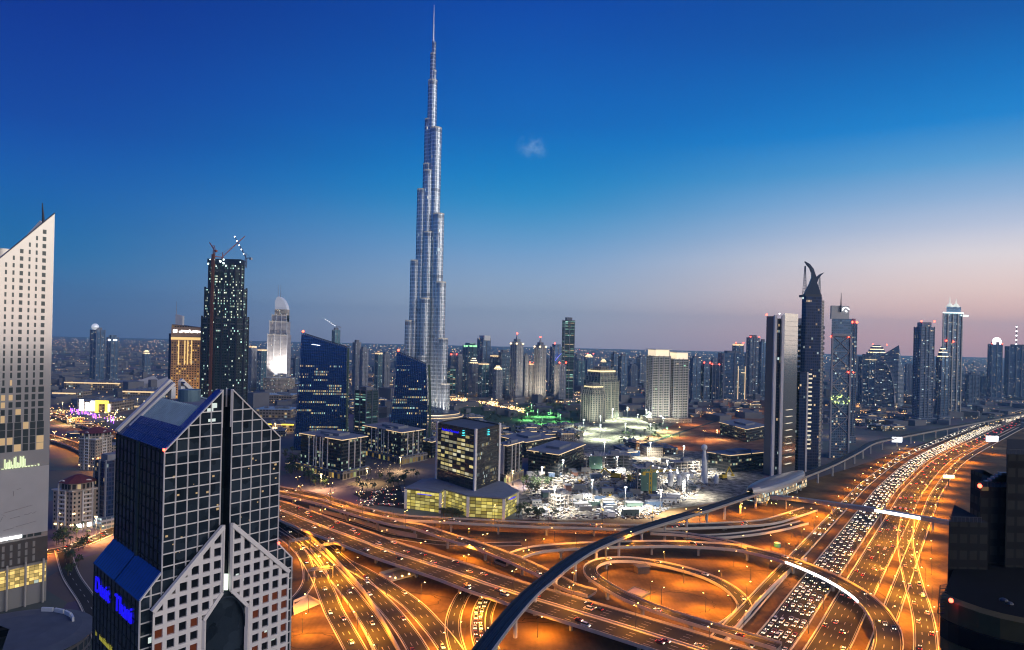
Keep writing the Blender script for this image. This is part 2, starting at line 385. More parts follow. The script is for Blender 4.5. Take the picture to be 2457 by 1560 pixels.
sheet('park_lawn', [(1080, 985), (1140, 960), (1240, 972), (1390, 962), (1420, 1005), (1330, 1030), (1180, 1012)], 0.05, M['lawn'], 'dark green lawn of the park')
M['water'] = mat('lake_water', (0.01, 0.035, 0.05), 0.08, spec=0.6)
sheet('lake_water', [(860, 1000), (880, 972), (935, 962), (1010, 966), (1010, 990), (900, 1006)], 0.06, M['water'], 'still lake water at the foot of the towers')

# ------------------------------------------------------------------ road geometry
def curve(pts, step=5.0):
    """smooth centre line (Catmull-Rom) through pixel points (x, y, z)"""
    P = [gnd(*p) for p in pts]
    Q = [P[0] * 2 - P[1]] + P + [P[-1] * 2 - P[-2]]
    out = []
    for i in range(1, len(Q) - 2):
        a, b, c, d = Q[i-1], Q[i], Q[i+1], Q[i+2]
        n = max(2, int((c - b).length / step))
        for k in range(n):
            t = k / n
            out.append(0.5 * ((2*b) + (c - a)*t + (2*a - 5*b + 4*c - d)*t*t + (3*b - a - 3*c + d)*t**3))
    out.append(P[-1].copy())
    return out
def normals(line):
    N = []
    for i in range(len(line)):
        d = line[min(i+1, len(line)-1)] - line[max(i-1, 0)]
        d.z = 0; d.normalize(); N.append(Vector((d.y, -d.x, 0)))       # to the right of travel
    return N
def offset(line, off, dz=0.0):
    return [p + n * off + Vector((0, 0, dz)) for p, n in zip(line, normals(line))]
def strip(b, line, o0, o1, dz, m=0):
    A, B = offset(line, o0, dz), offset(line, o1, dz)
    for i in range(len(line) - 1):
        b.face([B[i], B[i+1], A[i+1], A[i]], None, m)
def wall_strip(b, line, off, w, z0, z1, m=0):
    A, B = offset(line, off - w/2), offset(line, off + w/2)
    up0, up1 = Vector((0, 0, z0)), Vector((0, 0, z1))
    for i in range(len(line) - 1):
        b.face([A[i+1]+up0, A[i]+up0, A[i]+up1, A[i+1]+up1], None, m)
        b.face([B[i]+up0, B[i+1]+up0, B[i+1]+up1, B[i]+up1], None, m)
        b.face([B[i]+up1, B[i+1]+up1, A[i+1]+up1, A[i]+up1], None, m)
    for k, s in ((0, 1), (-1, -1)):
        q = [A[k]+up0, B[k]+up0, B[k]+up1, A[k]+up1]; b.face(q if s > 0 else q[::-1], None, m)
def lengths(line):
    s = [0.0]
    for a, b in zip(line, line[1:]): s.append(s[-1] + (b - a).length)
    return s
def sample(line, s):
    S = lengths(line); s = max(0, min(s, S[-1] - 0.01))
    for i in range(len(S) - 1):
        if S[i+1] >= s:
            t = (s - S[i]) / max(1e-6, S[i+1] - S[i]); p = line[i].lerp(line[i+1], t)
            d = (line[i+1] - line[i]).normalized(); return p, d
def dashes(b, line, off, dz, w=0.35, on=4.0, gap=8.0):
    L = lengths(line)[-1]; s = 2.0
    while s + on < L:
        p, d = sample(line, s); n = Vector((d.y, -d.x, 0)).normalized()
        a = p + n * off + Vector((0, 0, dz)); e = a + d * on
        b.face([a + n*w/2, e + n*w/2, e - n*w/2, a - n*w/2]); s += on + gap
LINES = {}
def markings(line, lanes, dz, parent, half=None):
    b = MB()
    edges = lanes
    for e in (edges[0], edges[-1]): strip(b, line, e - 0.14, e + 0.14, dz)
    for e in edges[1:-1]: dashes(b, line, e, dz)
    return b.build('lane_marking', M['paint'], parent)
LEVEL = [0.10]
def road(key, label, pts, w, lanes, z=0.0, kerb=True):
    LEVEL[0] += 0.014; line = curve([(x, y, LEVEL[0] + z) for x, y in pts]); LINES[key] = line
    b = MB(); strip(b, line, -w/2, w/2, 0.0)
    o = structure(b.build('road', M['asphalt']), label); OFF[o.name] = Vector((0, 0, 0))
    if kerb:
        for s in (-1, 1):
            k = MB(); wall_strip(k, line, s * (w/2 + 0.3), 0.6, -0.1, 0.14); k.build('kerb', M['parapet'], o)
    markings(line, lanes, 0.006, o); return line
DECKS = []
def under_deck(p):
    for ln, w in DECKS:
        for q in ln[::2]:
            if p[2] + 2.5 < q.z < p[2] + 17 and (q.x - p[0]) ** 2 + (q.y - p[1]) ** 2 < (w / 2 + 5) ** 2: return True
    return False
def flyover(key, label, pts, w, lanes, thick=1.7, piers=38, bar=1.25, median=False, name='flyover', group='flyovers of the interchange', fascia=0.0):
    line = curve(pts); LINES[key] = line; mid = line[len(line)//2]; DECKS.append((line, w))
    t = thing(name, label, 'flyover', (mid.x, mid.y, 0), group)
    b = MB(); strip(b, line, -w/2, w/2, 0.0, 0)
    A, B = offset(line, -w/2), offset(line, w/2); A2, B2 = offset(line, -w/2 + 1.6, -thick), offset(line, w/2 - 1.6, -thick)
    up = Vector((0, 0, -0.75))
    for i in range(len(line) - 1):
        for U, V, f in ((A, A2, 1), (B, B2, -1)):
            q = [U[i+1], U[i], U[i]+up, U[i+1]+up]; b.face(q[::-1] if f > 0 else q, None, 1)
            q = [U[i+1]+up, U[i]+up, V[i], V[i+1]]; b.face(q[::-1] if f > 0 else q, None, 1)
        b.face([A2[i], A2[i+1], B2[i+1], B2[i]], None, 1)
    b.build('deck', [M['asphalt'], M['concrete']], t)
    for s in (-1, 1):
        k = MB(); wall_strip(k, line, s * (w/2 + 0.16), 0.34, -0.8, bar); k.build('parapet', M['parapet'], t)
    if median:
        k = MB(); wall_strip(k, line, 0.0, 0.8, 0.003, 1.0); strip(k, line, -1.5, 1.5, 0.06); k.build('median_barrier', M['parapet'], t)
    if lanes:
        for L_ in (lanes if isinstance(lanes[0], (list, tuple)) else [lanes]): markings(line, L_, 0.01, t)
    L = lengths(line)[-1]; s = piers * 0.5
    while piers and s < L:
        p, d = sample(line, s); n = Vector((d.y, -d.x, 0)).normalized()
        if p.z > 3.2:
            k = MB(); top = p.z - thick
            for o_ in ((-w*0.22, w*0.22) if w > 16 else (0,)):
                c = p + n * o_
                k.prism(rect((c.x, c.y), 1.8, 1.5, math.atan2(n.y, n.x)), 0.0, top - 1.0)
            k.prism(rect((p.x, p.y), w * 0.62, 1.7, math.atan2(n.y, n.x)), top - 1.0, top, bottom=True)
            k.build('pier', M['concrete'], t)
        s += piers
    return line

ZC = 8.0
flyover('main', 'broad dual carriageway flyover running diagonally across the interchange', [(560, 1190, ZC), (673, 1224, ZC), (770, 1262, ZC), (849, 1291, ZC), (932, 1322, ZC), (1083, 1371, ZC), (1166, 1401, ZC), (1249, 1427, ZC), (1345, 1456, ZC), (1491, 1500, ZC), (1636, 1545, ZC), (1780, 1592, ZC), (1900, 1640, ZC)],
        34, [[-16.2, -12.6, -9, -5.4, -1.8], [1.8, 5.4, 9, 12.6, 16.2]], median=True, piers=42)
flyover('upper', 'narrow flyover splitting from the upper road and dropping under the viaduct', [(600, 1172, 9), (673, 1185, 9), (766, 1204, 9), (850, 1230, 9), (949, 1256, 9), (1000, 1264, 9), (1083, 1291, 9), (1166, 1317, 8.5), (1250, 1351, 8), (1320, 1384, 8), (1370, 1410, 7.5), (1421, 1424, 7.6)],
        12, [-5.2, -1.7, 1.8, 5.2], piers=40)
flyover('top', 'long flyover passing in front of the yellow lit podium', [(600, 1158, 9), (673, 1174, 9), (766, 1193, 9), (849, 1219, 9), (949, 1241, 9), (1050, 1248, 9), (1166, 1254.5, 9), (1282, 1260, 8.5), (1400, 1263, 8), (1500, 1266, 7), (1632, 1264, 5.5), (1750, 1260, 4), (1841, 1253, 3), (1895, 1238, 2), (1945, 1222, 1)],
        13, [-5.6, -1.9, 1.9, 5.6], piers=40)
flyover('loop', 'loop ramp curling round the sandy island beside the broad flyover', [(1869, 1552, 8), (1752, 1517, 8), (1650, 1487, 8), (1578, 1463, 8), (1505, 1434, 8), (1447, 1401, 8), (1418, 1378, 7.5), (1420, 1358, 7), (1455, 1345, 6), (1520, 1344, 5), (1607, 1358, 3.4), (1694, 1383, 2), (1752, 1413, 1), (1781, 1442, 0.4), (1786, 1463, 0.2), (1768, 1485, 0.2), (1738, 1506, 0.2)],
        8.5, [-3.4, 0, 3.4], piers=32, name='loop_ramp', bar=1.1)
flyover('ramp', 'great curved ramp crossing above the jammed highway with an added white headlight streak', [(1200, 1350, 5), (1240, 1333, 7), (1290, 1319, 8), (1400, 1310, 8), (1508, 1307, 8), (1616, 1306, 8), (1749, 1313, 8), (1815, 1324, 8), (1900, 1348, 8), (1983, 1382, 8), (2050, 1419, 8), (2095, 1456, 8), (2124, 1500, 8), (2132, 1532, 8), (2128, 1565, 8), (2105, 1640, 8)],
        13, [-5.6, -1.9, 1.9, 5.6], piers=36, name='curved_ramp')
flyover('spur', 'thin upper ramp merging down into the great curved ramp', [(1560, 1278, 7), (1650, 1284, 7), (1750, 1302, 7.5), (1800, 1317, 8)], 7, [-2.8, 2.8], piers=40)
flyover('far_arc', 'low arc ramp between the viaduct and the jammed highway', [(1640, 1288, 2.0), (1720, 1288, 2), (1800, 1281, 2), (1870, 1269, 1.6), (1930, 1254, 1)], 8, [-3.2, 3.2], piers=0)
# ground roads
road('d1', 'asphalt road beside the glass gabled tower', [(610, 1235), (673, 1281), (708, 1306), (738, 1339), (766, 1384), (783, 1422), (800, 1464), (820, 1500), (845, 1545), (880, 1610)], 10.5, [-4.6, -1.6, 1.6, 4.6])
road('d2', 'asphalt road along the bright orange barrier', [(620, 1228), (673, 1263), (725, 1296), (755, 1324), (795, 1370), (836, 1420), (868, 1462), (901, 1512), (928, 1560), (960, 1620)], 10.5, [-4.6, -1.6, 1.6, 4.6])
road('d3', 'asphalt road emerging from beneath the broad flyover', [(740, 1287), (791, 1326), (835, 1365), (884, 1412), (934, 1463), (976, 1517), (1003, 1560), (1035, 1620)], 10.5, [-4.6, -1.6, 1.6, 4.6])
road('d4', 'wide dark slip road sweeping past the sunken island', [(760, 1290), (816, 1344), (866, 1370), (932, 1410), (990, 1451), (1045, 1510), (1082, 1560), (1120, 1625)], 12, [-5.2, -1.8, 1.8, 5.2])
road('e1', 'narrow dark slip road bending beneath the broad flyover', [(1180, 1375), (1120, 1419), (1101, 1447), (1089, 1480), (1087, 1514), (1098, 1560), (1120, 1610)], 8, [-3.2, 0, 3.2])
road('e2', 'slip road carrying a queue of white headlights', [(1215, 1390), (1174, 1426), (1155, 1455), (1147, 1490), (1149, 1525), (1160, 1560), (1185, 1610)], 7.5, [-3.0, 3.0])
road('e3', 'outer slip road beside the headlight queue', [(1240, 1396), (1190, 1430), (1172, 1460), (1165, 1492), (1170, 1530), (1184, 1560)], 6.5, [-2.6, 2.6])
road('small', 'tight curved service road at the corner of the gabled tower', [(722, 1322), (737, 1355), (741, 1390), (727, 1420), (700, 1446), (660, 1470)], 7, [-2.8, 2.8])
road('low', 'ground road in the gap between the two long flyovers', [(640, 1192), (700, 1213), (743, 1231), (841, 1259), (932, 1285), (1049, 1302), (1150, 1306), (1250, 1305)], 9, [-4, -0.0, 4])
road('site', 'pale track along the building site', [(1480, 1082), (1560, 1062), (1640, 1035), (1720, 1010)], 8, [-3, 3], kerb=False)
# Sheikh highway: two carriageways and service roads
E0 = [(1650, 1700), (1824, 1514), (1916, 1399), (2065, 1218), (2115, 1161), (2195, 1098), (2290, 1054), (2406, 1008), (2520, 975), (2700, 950)]
hw = curve([(x, y, 0.10) for x, y in E0], 12.0)
def hroad(key, label, o0, o1, n, z=0.0):
    LEVEL[0] += 0.014; line = offset(hw, (o0 + o1) / 2, z + LEVEL[0] - 0.10); LINES[key] = line; w = o1 - o0
    b = MB(); strip(b, line, -w/2, w/2, 0.0)
    o = structure(b.build('highway', M['asphalt']), label); OFF[o.name] = Vector((0, 0, 0))
    lw = (w - 1.6) / n
    markings(line, [-w/2 + 0.8 + lw * k for k in range(n + 1)], 0.006, o)
    for s in (-1, 1):
        k = MB(); wall_strip(k, line, s * (w/2 + 0.35), 0.5, -0.1, 0.9); k.build('barrier', M['parapet'], o)
    return line
hroad('jam', 'highway carriageway packed with oncoming headlights', 0.5, 20, 5)
hroad('out', 'highway carriageway flowing away with red tail lights', 26, 45, 5)
hroad('serv', 'service road beside the highway', 53, 62, 2)
hroad('serv_in', 'inner service road between the viaduct and the highway', -19, -10, 2)
road('right_ramp', 'dark road curving down beside the black building', [(2180, 1236), (2172, 1290), (2178, 1340), (2192, 1400), (2207, 1450), (2218, 1500), (2222, 1560), (2220, 1630)], 11, [-4.8, -1.6, 1.6, 4.8])

# glowing strip added on the inner parapet of the great ramp for a headlight trail
seg = [p for p in LINES['ramp']]
S_ = lengths(seg); b = MB()
lo = min(range(len(seg)), key=lambda i: (seg[i] - gnd(1890, 1346, 8)).length); hi = min(range(len(seg)), key=lambda i: (seg[i] - gnd(2085, 1450, 8)).length)
wall_strip(b, seg[lo:hi+1], 6.75, 0.3, -0.25, 1.3)
ramp_root = [o for o in sc.objects if o.name == 'curved_ramp'][0]
b.build('glow_strip', M['white_light'], ramp_root)

M['trackmark'] = mat('darker_sand', (0.06, 0.04, 0.026), 0.95, spec=0.1)
b = MB()
for (x, y, rx, ry, a0, a1) in ((960, 1440, 24, 13, 0, 360), (975, 1448, 30, 17, 30, 330), (745, 1538, 12, 9, 0, 360), (752, 1542, 17, 12, 60, 340), (1620, 1445, 24, 17, -90, 120), (1640, 1450, 34, 24, -100, 90), (1800, 1392, 26, 18, -60, 200), (1815, 1396, 34, 24, -80, 140), (1830, 1400, 38, 27, -70, 120), (1330, 1530, 60, 20, 20, 160), (1420, 1540, 60, 34, 30, 130), (1780, 1300, 50, 22, 180, 330), (2150, 1430, 8, 26, 40, 300), (1180, 1300, 40, 12, 0, 180)):
    c = gnd(x, y, 0.05); pv = None
    for k in range(41):
        a = R(a0 + (a1 - a0) * k / 40); w_ = 1 + 0.04 * math.sin(k * 1.7)
        p, q = c + Vector((math.cos(a) * rx * w_, math.sin(a) * ry * w_, 0)), c + Vector((math.cos(a) * (rx * w_ + 0.7), math.sin(a) * (ry * w_ + 0.7), 0))
        if pv: b.face([pv[0], p, q, pv[1]][::-1] if a1 < a0 else [pv[0], pv[1], q, p])
        pv = (p, q)
structure(b.build('ground_track', M['trackmark']), 'looping tyre tracks worn into the sand')
# ------------------------------------------------------------------ retaining walls and portals in the sand
def wall_thing(name, label, pts, off, w, h, cat='wall', m='parapet'):
    line = curve(pts); b = MB(); wall_strip(b, line, off, w, -0.1, h); o = b.build(name, M[m]); tag(o, label, cat); return o
wall_thing('retaining_wall', 'tall orange lit retaining wall between two diverging roads', [(735, 1283, 0), (775, 1318, 0), (818, 1362, 0), (866, 1416, 0), (907, 1478, 0), (952, 1558, 0), (975, 1610, 0)], 0, 0.8, 2.6)
wall_thing('retaining_wall', 'low wall edging the road beside the gabled tower', [(745, 1318, 0), (775, 1356, 0), (795, 1400, 0), (835, 1450, 0), (880, 1530, 0), (905, 1590, 0)], 0, 0.6, 1.1)
wall_thing('retaining_wall', 'bright wall closing the sand beside the packed carriageway', [(1712, 1540, 0), (1800, 1440, 0), (1880, 1365, 0), (1915, 1342, 0)], 6.0, 0.8, 3.0)
wall_thing('retaining_wall', 'long wall of the sunken road beneath the upper flyover', [(743, 1222, 0), (841, 1250, 0), (932, 1277, 0), (1000, 1292, 0)], 0, 0.8, 3.4)
def portal(label, quad, depth, lamps):
    c = gnd(*quad[0]); t = thing('underpass_portal', label, 'underpass', (c.x, c.y, 0))
    P = [gnd(x, y, 0.15) for x, y in quad]
    b = MB(); b.face(P); 
    for i in (0, 1, 3):
        a, e = P[i], P[(i + 1) % 4]; d = (e - a).normalized(); n = Vector((d.y, -d.x, 0)) * 0.5
        b.prism([(a.x, a.y), (e.x, e.y), (e.x + n.x, e.y + n.y), (a.x + n.x, a.y + n.y)] if False else rect(((a.x+e.x)/2, (a.y+e.y)/2), (e-a).length, 0.6, math.atan2(d.y, d.x)), 0, depth)
    b.build('wall', M['parapet'], t)
    for k in range(lamps):
        q = P[3].lerp(P[2], (k + 0.5) / lamps) + Vector((0, 0, depth * 0.9)); l = MB(); l.ball(q, 0.45); l.build('lamp', M['sodium_head'], t)
    return t
portal('orange lit underpass wall with a row of four lamps', [(911, 1380), (975, 1362), (1006, 1378), (940, 1396)], 2.2, 4)
portal('sunken orange pit with walls beside the gabled tower', [(705, 1446), (737, 1432), (768, 1449), (705, 1476)], 1.6, 0)

# ------------------------------------------------------------------ the metro viaduct, its station and the footbridge
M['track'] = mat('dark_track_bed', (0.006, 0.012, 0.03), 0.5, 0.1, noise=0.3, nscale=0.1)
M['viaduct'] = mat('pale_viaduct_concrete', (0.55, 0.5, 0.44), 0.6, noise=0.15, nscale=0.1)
ZM = 15.0
metro_pts = [(1050, 1720, ZM), (1110, 1632, ZM), (1161, 1560, ZM), (1216, 1489, ZM), (1274, 1425, ZM), (1324, 1384, ZM), (1350, 1362, ZM), (1408, 1324, ZM), (1466, 1297, ZM), (1533, 1271, ZM), (1632, 1241, ZM), (1700, 1221, ZM), (1793, 1190, ZM), (1850, 1171, ZM), (1932, 1141, ZM), (2000, 1113, ZM), (2057, 1084, ZM), (2098, 1062, ZM), (2173, 1046, ZM), (2273, 1027, ZM), (2389, 1006, ZM), (2500, 985, ZM)]
line = curve(metro_pts, 6.0); LINES['metro'] = line
c = line[len(line)//3]; t = thing('metro_viaduct', 'dark blue tracked metro viaduct sweeping over the interchange on round piers', 'viaduct', (c.x, c.y, 0))
b = MB(); strip(b, line, -4.2, 4.2, 0.0, 0)
for s in (-1, 1):
    A = offset(line, s*4.9, 1.2); B = offset(line, s*4.9, -0.4); C_ = offset(line, s*2.6, -2.3)
    for i in range(len(line) - 1):
        for U, V in ((A, B), (B, C_)):
            q = [U[i], V[i], V[i+1], U[i+1]]; b.face(q if s < 0 else q[::-1], None, 1)
A, B = offset(line, -2.6, -2.3), offset(line, 2.6, -2.3)
for i in range(len(line) - 1): b.face([A[i], A[i+1], B[i+1], B[i]], None, 1)
b.build('deck', [M['track'], M['viaduct']], t)
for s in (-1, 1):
    k = MB(); wall_strip(k, line, s*4.55, 0.7, 0.0, 1.25); k.build('parapet', M['viaduct'] if s > 0 else M['track'], t)  # pale colour paints the lamplit parapet, dark colour the unlit one
for o_ in (-2.6, -1.2, 1.2, 2.6):
    k = MB(); wall_strip(k, line, o_, 0.16, 0.0, 0.22); k.build('rail', M['darksteel'], t)
k = MB(); wall_strip(k, line, 0.0, 0.7, 0.0, 0.45); k.build('walkway', M['track'], t)
s = 12.0; Lm = lengths(line)[-1]
while s < Lm:
    p, d = sample(line, s)
    k = MB(); k.tube((p.x, p.y, 0), (p.x, p.y, ZM - 4.0), 1.15, 1.05, 14); k.tube((p.x, p.y, ZM - 4.0), (p.x, p.y, ZM - 2.3), 1.05, 2.4, 14); k.build('pier', M['viaduct'], t, True)
    s += 33.0 if s < 500 else 60.0

# station: a long shell roof over the viaduct
p0, p1 = gnd(1800, 1183, 16), gnd(1925, 1140, 16); ax = (p1 - p0); Ls = ax.length; ax.normalize(); nn = Vector((ax.y, -ax.x, 0))
c = (p0 + p1) / 2; t = thing('metro_station', 'shell roofed metro station standing over the viaduct', 'station', (c.x, c.y, 0))
b = MB(); rows = []
for i in range(15):
    tt = i / 14; wd = 13.5 * (0.30 + 0.70 * math.sin(math.pi * min(1, max(0, tt)) ** 0.8) ** 0.7) if 0 < tt < 1 else 3.5
    ce = p0 + ax * (Ls * tt); row = []
    for j in range(11):
        a = math.pi * j / 10; row.append(Vector((ce.x, ce.y, 15.5)) + nn * (-math.cos(a) * wd) + Vector((0, 0, math.sin(a) * (5.0 + wd * 0.28))))
    rows.append(row)
for i in range(14):
    for j in range(10): b.face([rows[i][j], rows[i][j+1], rows[i+1][j+1], rows[i+1][j]])
o = b.build('roof', mat('bronze_grey_shell', (0.30, 0.28, 0.27), 0.38, 0.6, noise=0.15, nscale=0.2), t, True)
k = MB(); k.prism(rect((c.x, c.y), Ls * 0.86, 17, math.atan2(ax.y, ax.x)), 6.0, 15.4, bottom=True); k.build('hall', facade('station_glazing', (0.2, 0.2, 0.2), (0.03, 0.05, 0.06), 3, 3.5, 0.85, 0.8, 0.5, 1.2), t)
for tt in (0.2, 0.4, 0.6, 0.8):
    q = p0 + ax * (Ls * tt); k = MB(); k.prism(rect((q.x, q.y), 2, 10, math.atan2(ax.y, ax.x)), 0, 6.0); k.build('pier', M['concrete'], t)
fb = curve([(1848, 1196, 9), (1900, 1200, 9), (1982, 1211, 9), (2100, 1228, 9), (2210, 1247, 9), (2300, 1262, 9)], 8)
c = fb[len(fb)//2]; t = thing('footbridge', 'enclosed grey footbridge crossing high over the highway to the station', 'footbridge', (c.x, c.y, 0))
b = MB()
for s in (-1, 1):
    wall_strip(b, fb, s * 2.6, 0.3, -0.3, 3.4)
strip(b, fb, -2.75, 2.75, 3.45); strip(b, fb, -2.75, 2.75, 0.0); A, B = offset(fb, -2.75, -0.3), offset(fb, 2.75, -0.3)
for i in range(len(fb) - 1): b.face([A[i], A[i+1], B[i+1], B[i]])
b.build('walkway_tube', M['steel'], t)
i0 = min(range(len(fb)), key=lambda i: (fb[i] - gnd(2107, 1232, 9)).length); i1 = min(range(len(fb)), key=lambda i: (fb[i] - gnd(2215, 1251, 9)).length)
k = MB(); wall_strip(k, fb[i0:i1+1], 2.82, 0.12, 0.5, 2.9); k.build('window_glow', M['white_light'], t)
s = 15.0
while s < lengths(fb)[-1]:
    p, d = sample(fb, s); k = MB(); k.tube((p.x, p.y, 0), (p.x, p.y, 8.7), 0.8); k.build('pier', M['concrete'], t); s += 42
# ------------------------------------------------------------------ street lamps (sodium)
SOD = (1.0, 0.34, 0.012)
def lamp_data(name, e, ang=158, r=0.5, col=SOD):
    d = bpy.data.lights.new(name, 'SPOT'); d.energy = e; d.color = col; d.spot_size = R(ang); d.spot_blend = 0.6; d.shadow_soft_size = r; return d
LD = lamp_data('sodium_lamp', 42000)
def proto_lamp(name, h, arms, ld, headmat='sodium_head'):
    t = thing(name, 'street lamp', 'street lamp', (0, 0, -500))
    OFF[t.name] = Vector((0, 0, 0))
    b = MB(); b.tube((0, 0, 0), (0, 0, h), 0.2, 0.11, 6); b.build('pole', M['darksteel'], t)
    for a in arms:
        b = MB(); b.tube((0, 0, h - 0.1), (1.9 * a, 0, h + 0.5), 0.09, 0.07, 5); ar = b.build('arm', M['darksteel'], t)
        b = MB(); b.box((2.2 * a, 0, h + 0.36), (1.25, 0.55, 0.2), 0); b.build('lamp_head', M['darksteel'], t)
        b = MB(); b.ball((2.2 * a, 0, h + 0.25), 0.42, 8, 5, sz=0.6); b.build('lamp_glow', M[headmat], t)
    if ld:
        lo = bpy.data.objects.new('lamp_light', ld); COL.objects.link(lo); lo.parent = t; lo.location = (0.0 if len(arms) > 1 else 2.2 * arms[0], 0, h - 0.5)
    return t
PL2 = proto_lamp('street_lamp', 13.0, (-1, 1), LD); PL1 = proto_lamp('street_lamp', 11.0, (1,), LD)
PL2F = proto_lamp('street_lamp', 13.0, (-1, 1), None)
LDX = lamp_data('bright_sodium_lamp', 55000, 160, 1.0, (1.0, 0.48, 0.14))
used = set()
def put(proto, loc, rz, label, group):
    if under_deck(loc): return None
    if proto.name not in used:
        used.add(proto.name); proto.location = loc; proto.rotation_euler = (0, 0, rz); proto['label'] = label; proto['group'] = group; return proto
    return copy_thing(proto, loc, rz, label, group)
def lamps_along(key, off, spacing, proto, label, s0=10.0, s1=1e9, dz=0.0, flip=False):
    ln = LINES[key]; s = s0; Lk = min(lengths(ln)[-1], s1)
    while s < Lk:
        p, d = sample(ln, s); n = Vector((d.y, -d.x, 0)).normalized(); q = p + n * off; q.z += dz
        a = math.atan2(n.y, n.x) + (math.pi if flip else 0)
        put(proto, q, a, label, label.split(' along ')[-1] if False else 'sodium street lamps'); s += spacing
lamps_along('main', 0.0, 41, PL2, 'double armed sodium lamp on the median of the broad diagonal flyover', 25, dz=0.5)
lamps_along('top', -6.6, 46, PL2, 'double armed sodium lamp on the flyover before the yellow podium', 20)
lamps_along('upper', 6.2, 46, PL2, 'double armed sodium lamp on the narrow splitting flyover', 30)
lamps_along('ramp', 6.6, 44, PL1, 'single sodium lamp on the great curved ramp', 20, flip=True)
lamps_along('loop', 4.4, 50, PL1, 'single sodium lamp on the loop ramp', 20)
lamps_along('d1', -6.0, 44, PL1, 'single sodium lamp beside the road under the gabled tower', 60)
lamps_along('d2', 6.2, 46, PL1, 'single sodium lamp by the bright orange barrier', 70, flip=True)
lamps_along('d4', 7.0, 46, PL1, 'single sodium lamp along the wide dark slip road', 50, flip=True)
lamps_along('e1', -5.0, 42, PL1, 'single sodium lamp beside the narrow bending slip road', 30)
lamps_along('e3', 5.0, 42, PL1, 'single sodium lamp beside the headlight queue', 20, flip=True)
lamps_along('low', -5.5, 44, PL1, 'single sodium lamp in the sunken gap between flyovers', 40)
lamps_along('jam', 12.7, 44, PL2, 'double armed sodium lamp on the highway median', 30, 1150)
lamps_along('out', 10.6, 42, PL1, 'single sodium lamp at the edge of the outgoing carriageway', 20, 1200, flip=True)
lamps_along('serv', 6, 52, PL1, 'single sodium lamp on the highway service road', 60, 900, flip=True)
lamps_along('serv_in', -6, 52, PL1, 'single sodium lamp on the inner service road', 150, 1000)
lamps_along('right_ramp', -7, 40, PL1, 'single sodium lamp by the road under the black building', 20)
lamps_along('jam', 12.7, 60, PL2F, 'far double armed lamp on the curving highway', 1180, 3600)
for x, y in [(1693, 1470), (1560, 1440), (1640, 1400), (1470, 1305), (1180, 1345), (1215, 1360), (1147, 1330), (1330, 1300), (1470, 1290), (1590, 1300), (1760, 1360), (1700, 1345), (1800, 1400), (1150, 1280), (1230, 1285), (1850, 1320), (1900, 1290), (725, 1520), (740, 1470), (1090, 1400), (1010, 1440), (1290, 1530), (1380, 1545), (1950, 1250), (1300, 1330), (1120, 1345), (880, 1345), (2140, 1420), (2160, 1480), (2110, 1360), (2235, 1330), (2240, 1270), (2250, 1200), (2290, 1150), (2330, 1110), (2235, 1380), (2380, 1090), (2250, 1240), (2215, 1180), (2120, 1300), (1900, 1240), (1960, 1235), (1840, 1225), (1780, 1235), (1700, 1245), (1650, 1250)]:
    put(PL1, gnd(x, y, 0), random.uniform(0, 6.28), 'single sodium lamp standing on open sand between the ramps', 'sodium street lamps')
PLX = proto_lamp('tall_lamp', 18.0, (-1, 1), LDX)
for x, y in [(1630, 1050), (1690, 1060), (1660, 1020), (1730, 1035), (1700, 1000), (1770, 1000), (1790, 975), (1740, 975), (1830, 960), (1610, 1075), (1820, 1040), (1550, 1078), (2060, 985), (2110, 1000), (2170, 1005), (2060, 1020), (2020, 1050)]:
    put(PLX, gnd(x, y, 0), random.uniform(0, 3), 'tall sodium mast on the red graded earth beside the towers', 'tall sodium masts')
# small round-globe lamps in the parking lots and promenades
PLG = proto_lamp('globe_lamp', 6.0, (1,), None, 'warm_light')
# ------------------------------------------------------------------ helpers for buildings
def text_mesh(name, s, size, origin, xdir, updir, m, parent, depth=0.25, align='LEFT', font=None):
    cu = bpy.data.curves.new(name, 'FONT'); cu.body = s; cu.size = size; cu.extrude = depth; cu.align_x = align
    tmp = bpy.data.objects.new(name, cu); COL.objects.link(tmp)
    dg = bpy.context.evaluated_depsgraph_get(); dg.update()
    me = bpy.data.meshes.new_from_object(tmp.evaluated_get(dg)); bpy.data.objects.remove(tmp)
    x = Vector(xdir).normalized(); z = x.cross(Vector(updir)).normalized(); y = z.cross(x)
    Mx = Matrix(((x.x, y.x, z.x, origin[0]), (x.y, y.y, z.y, origin[1]), (x.z, y.z, z.z, origin[2]), (0, 0, 0, 1)))
    off = OFF.get(parent.name, Vector((0, 0, 0)))
    me.transform(Matrix.Translation(-off) @ Mx); me.materials.clear(); me.materials.append(m)
    o = bpy.data.objects.new(name, me); COL.objects.link(o); o.parent = parent; return o
def beacon(p, parent, r=1.2, m='red_light'):
    b = MB(); b.ball(p, r, 6, 4); return b.build('beacon', M[m], parent)

# ------------------------------------------------------------------ the gabled glass tower in front
A0 = Vector((-101.04, 200.0, 0)); ea = Vector((0.598, 0.801, 0)); eb = Vector((-0.716, 0.698, 0))
GW, GD = 38.9, 44.8
def G(a, b, z): 
    p = A0 + ea * a + eb * b; return Vector((p.x, p.y, z))
t = thing('gabled_tower', 'dark glass tower with pale grid, split gable top and blue sloping roofs', 'tower', tuple(A0 + ea * 19 + eb * 22))
ZE, ZP, ZW0, ZW1 = 127.3, 145.7, 85.0, 91.5
a1, a2 = 17.7, 21.2                                    # central slot
ZS = ZE + (ZP - ZE) * a1 / (GW / 2)                    # roof height beside the slot
b = MB()
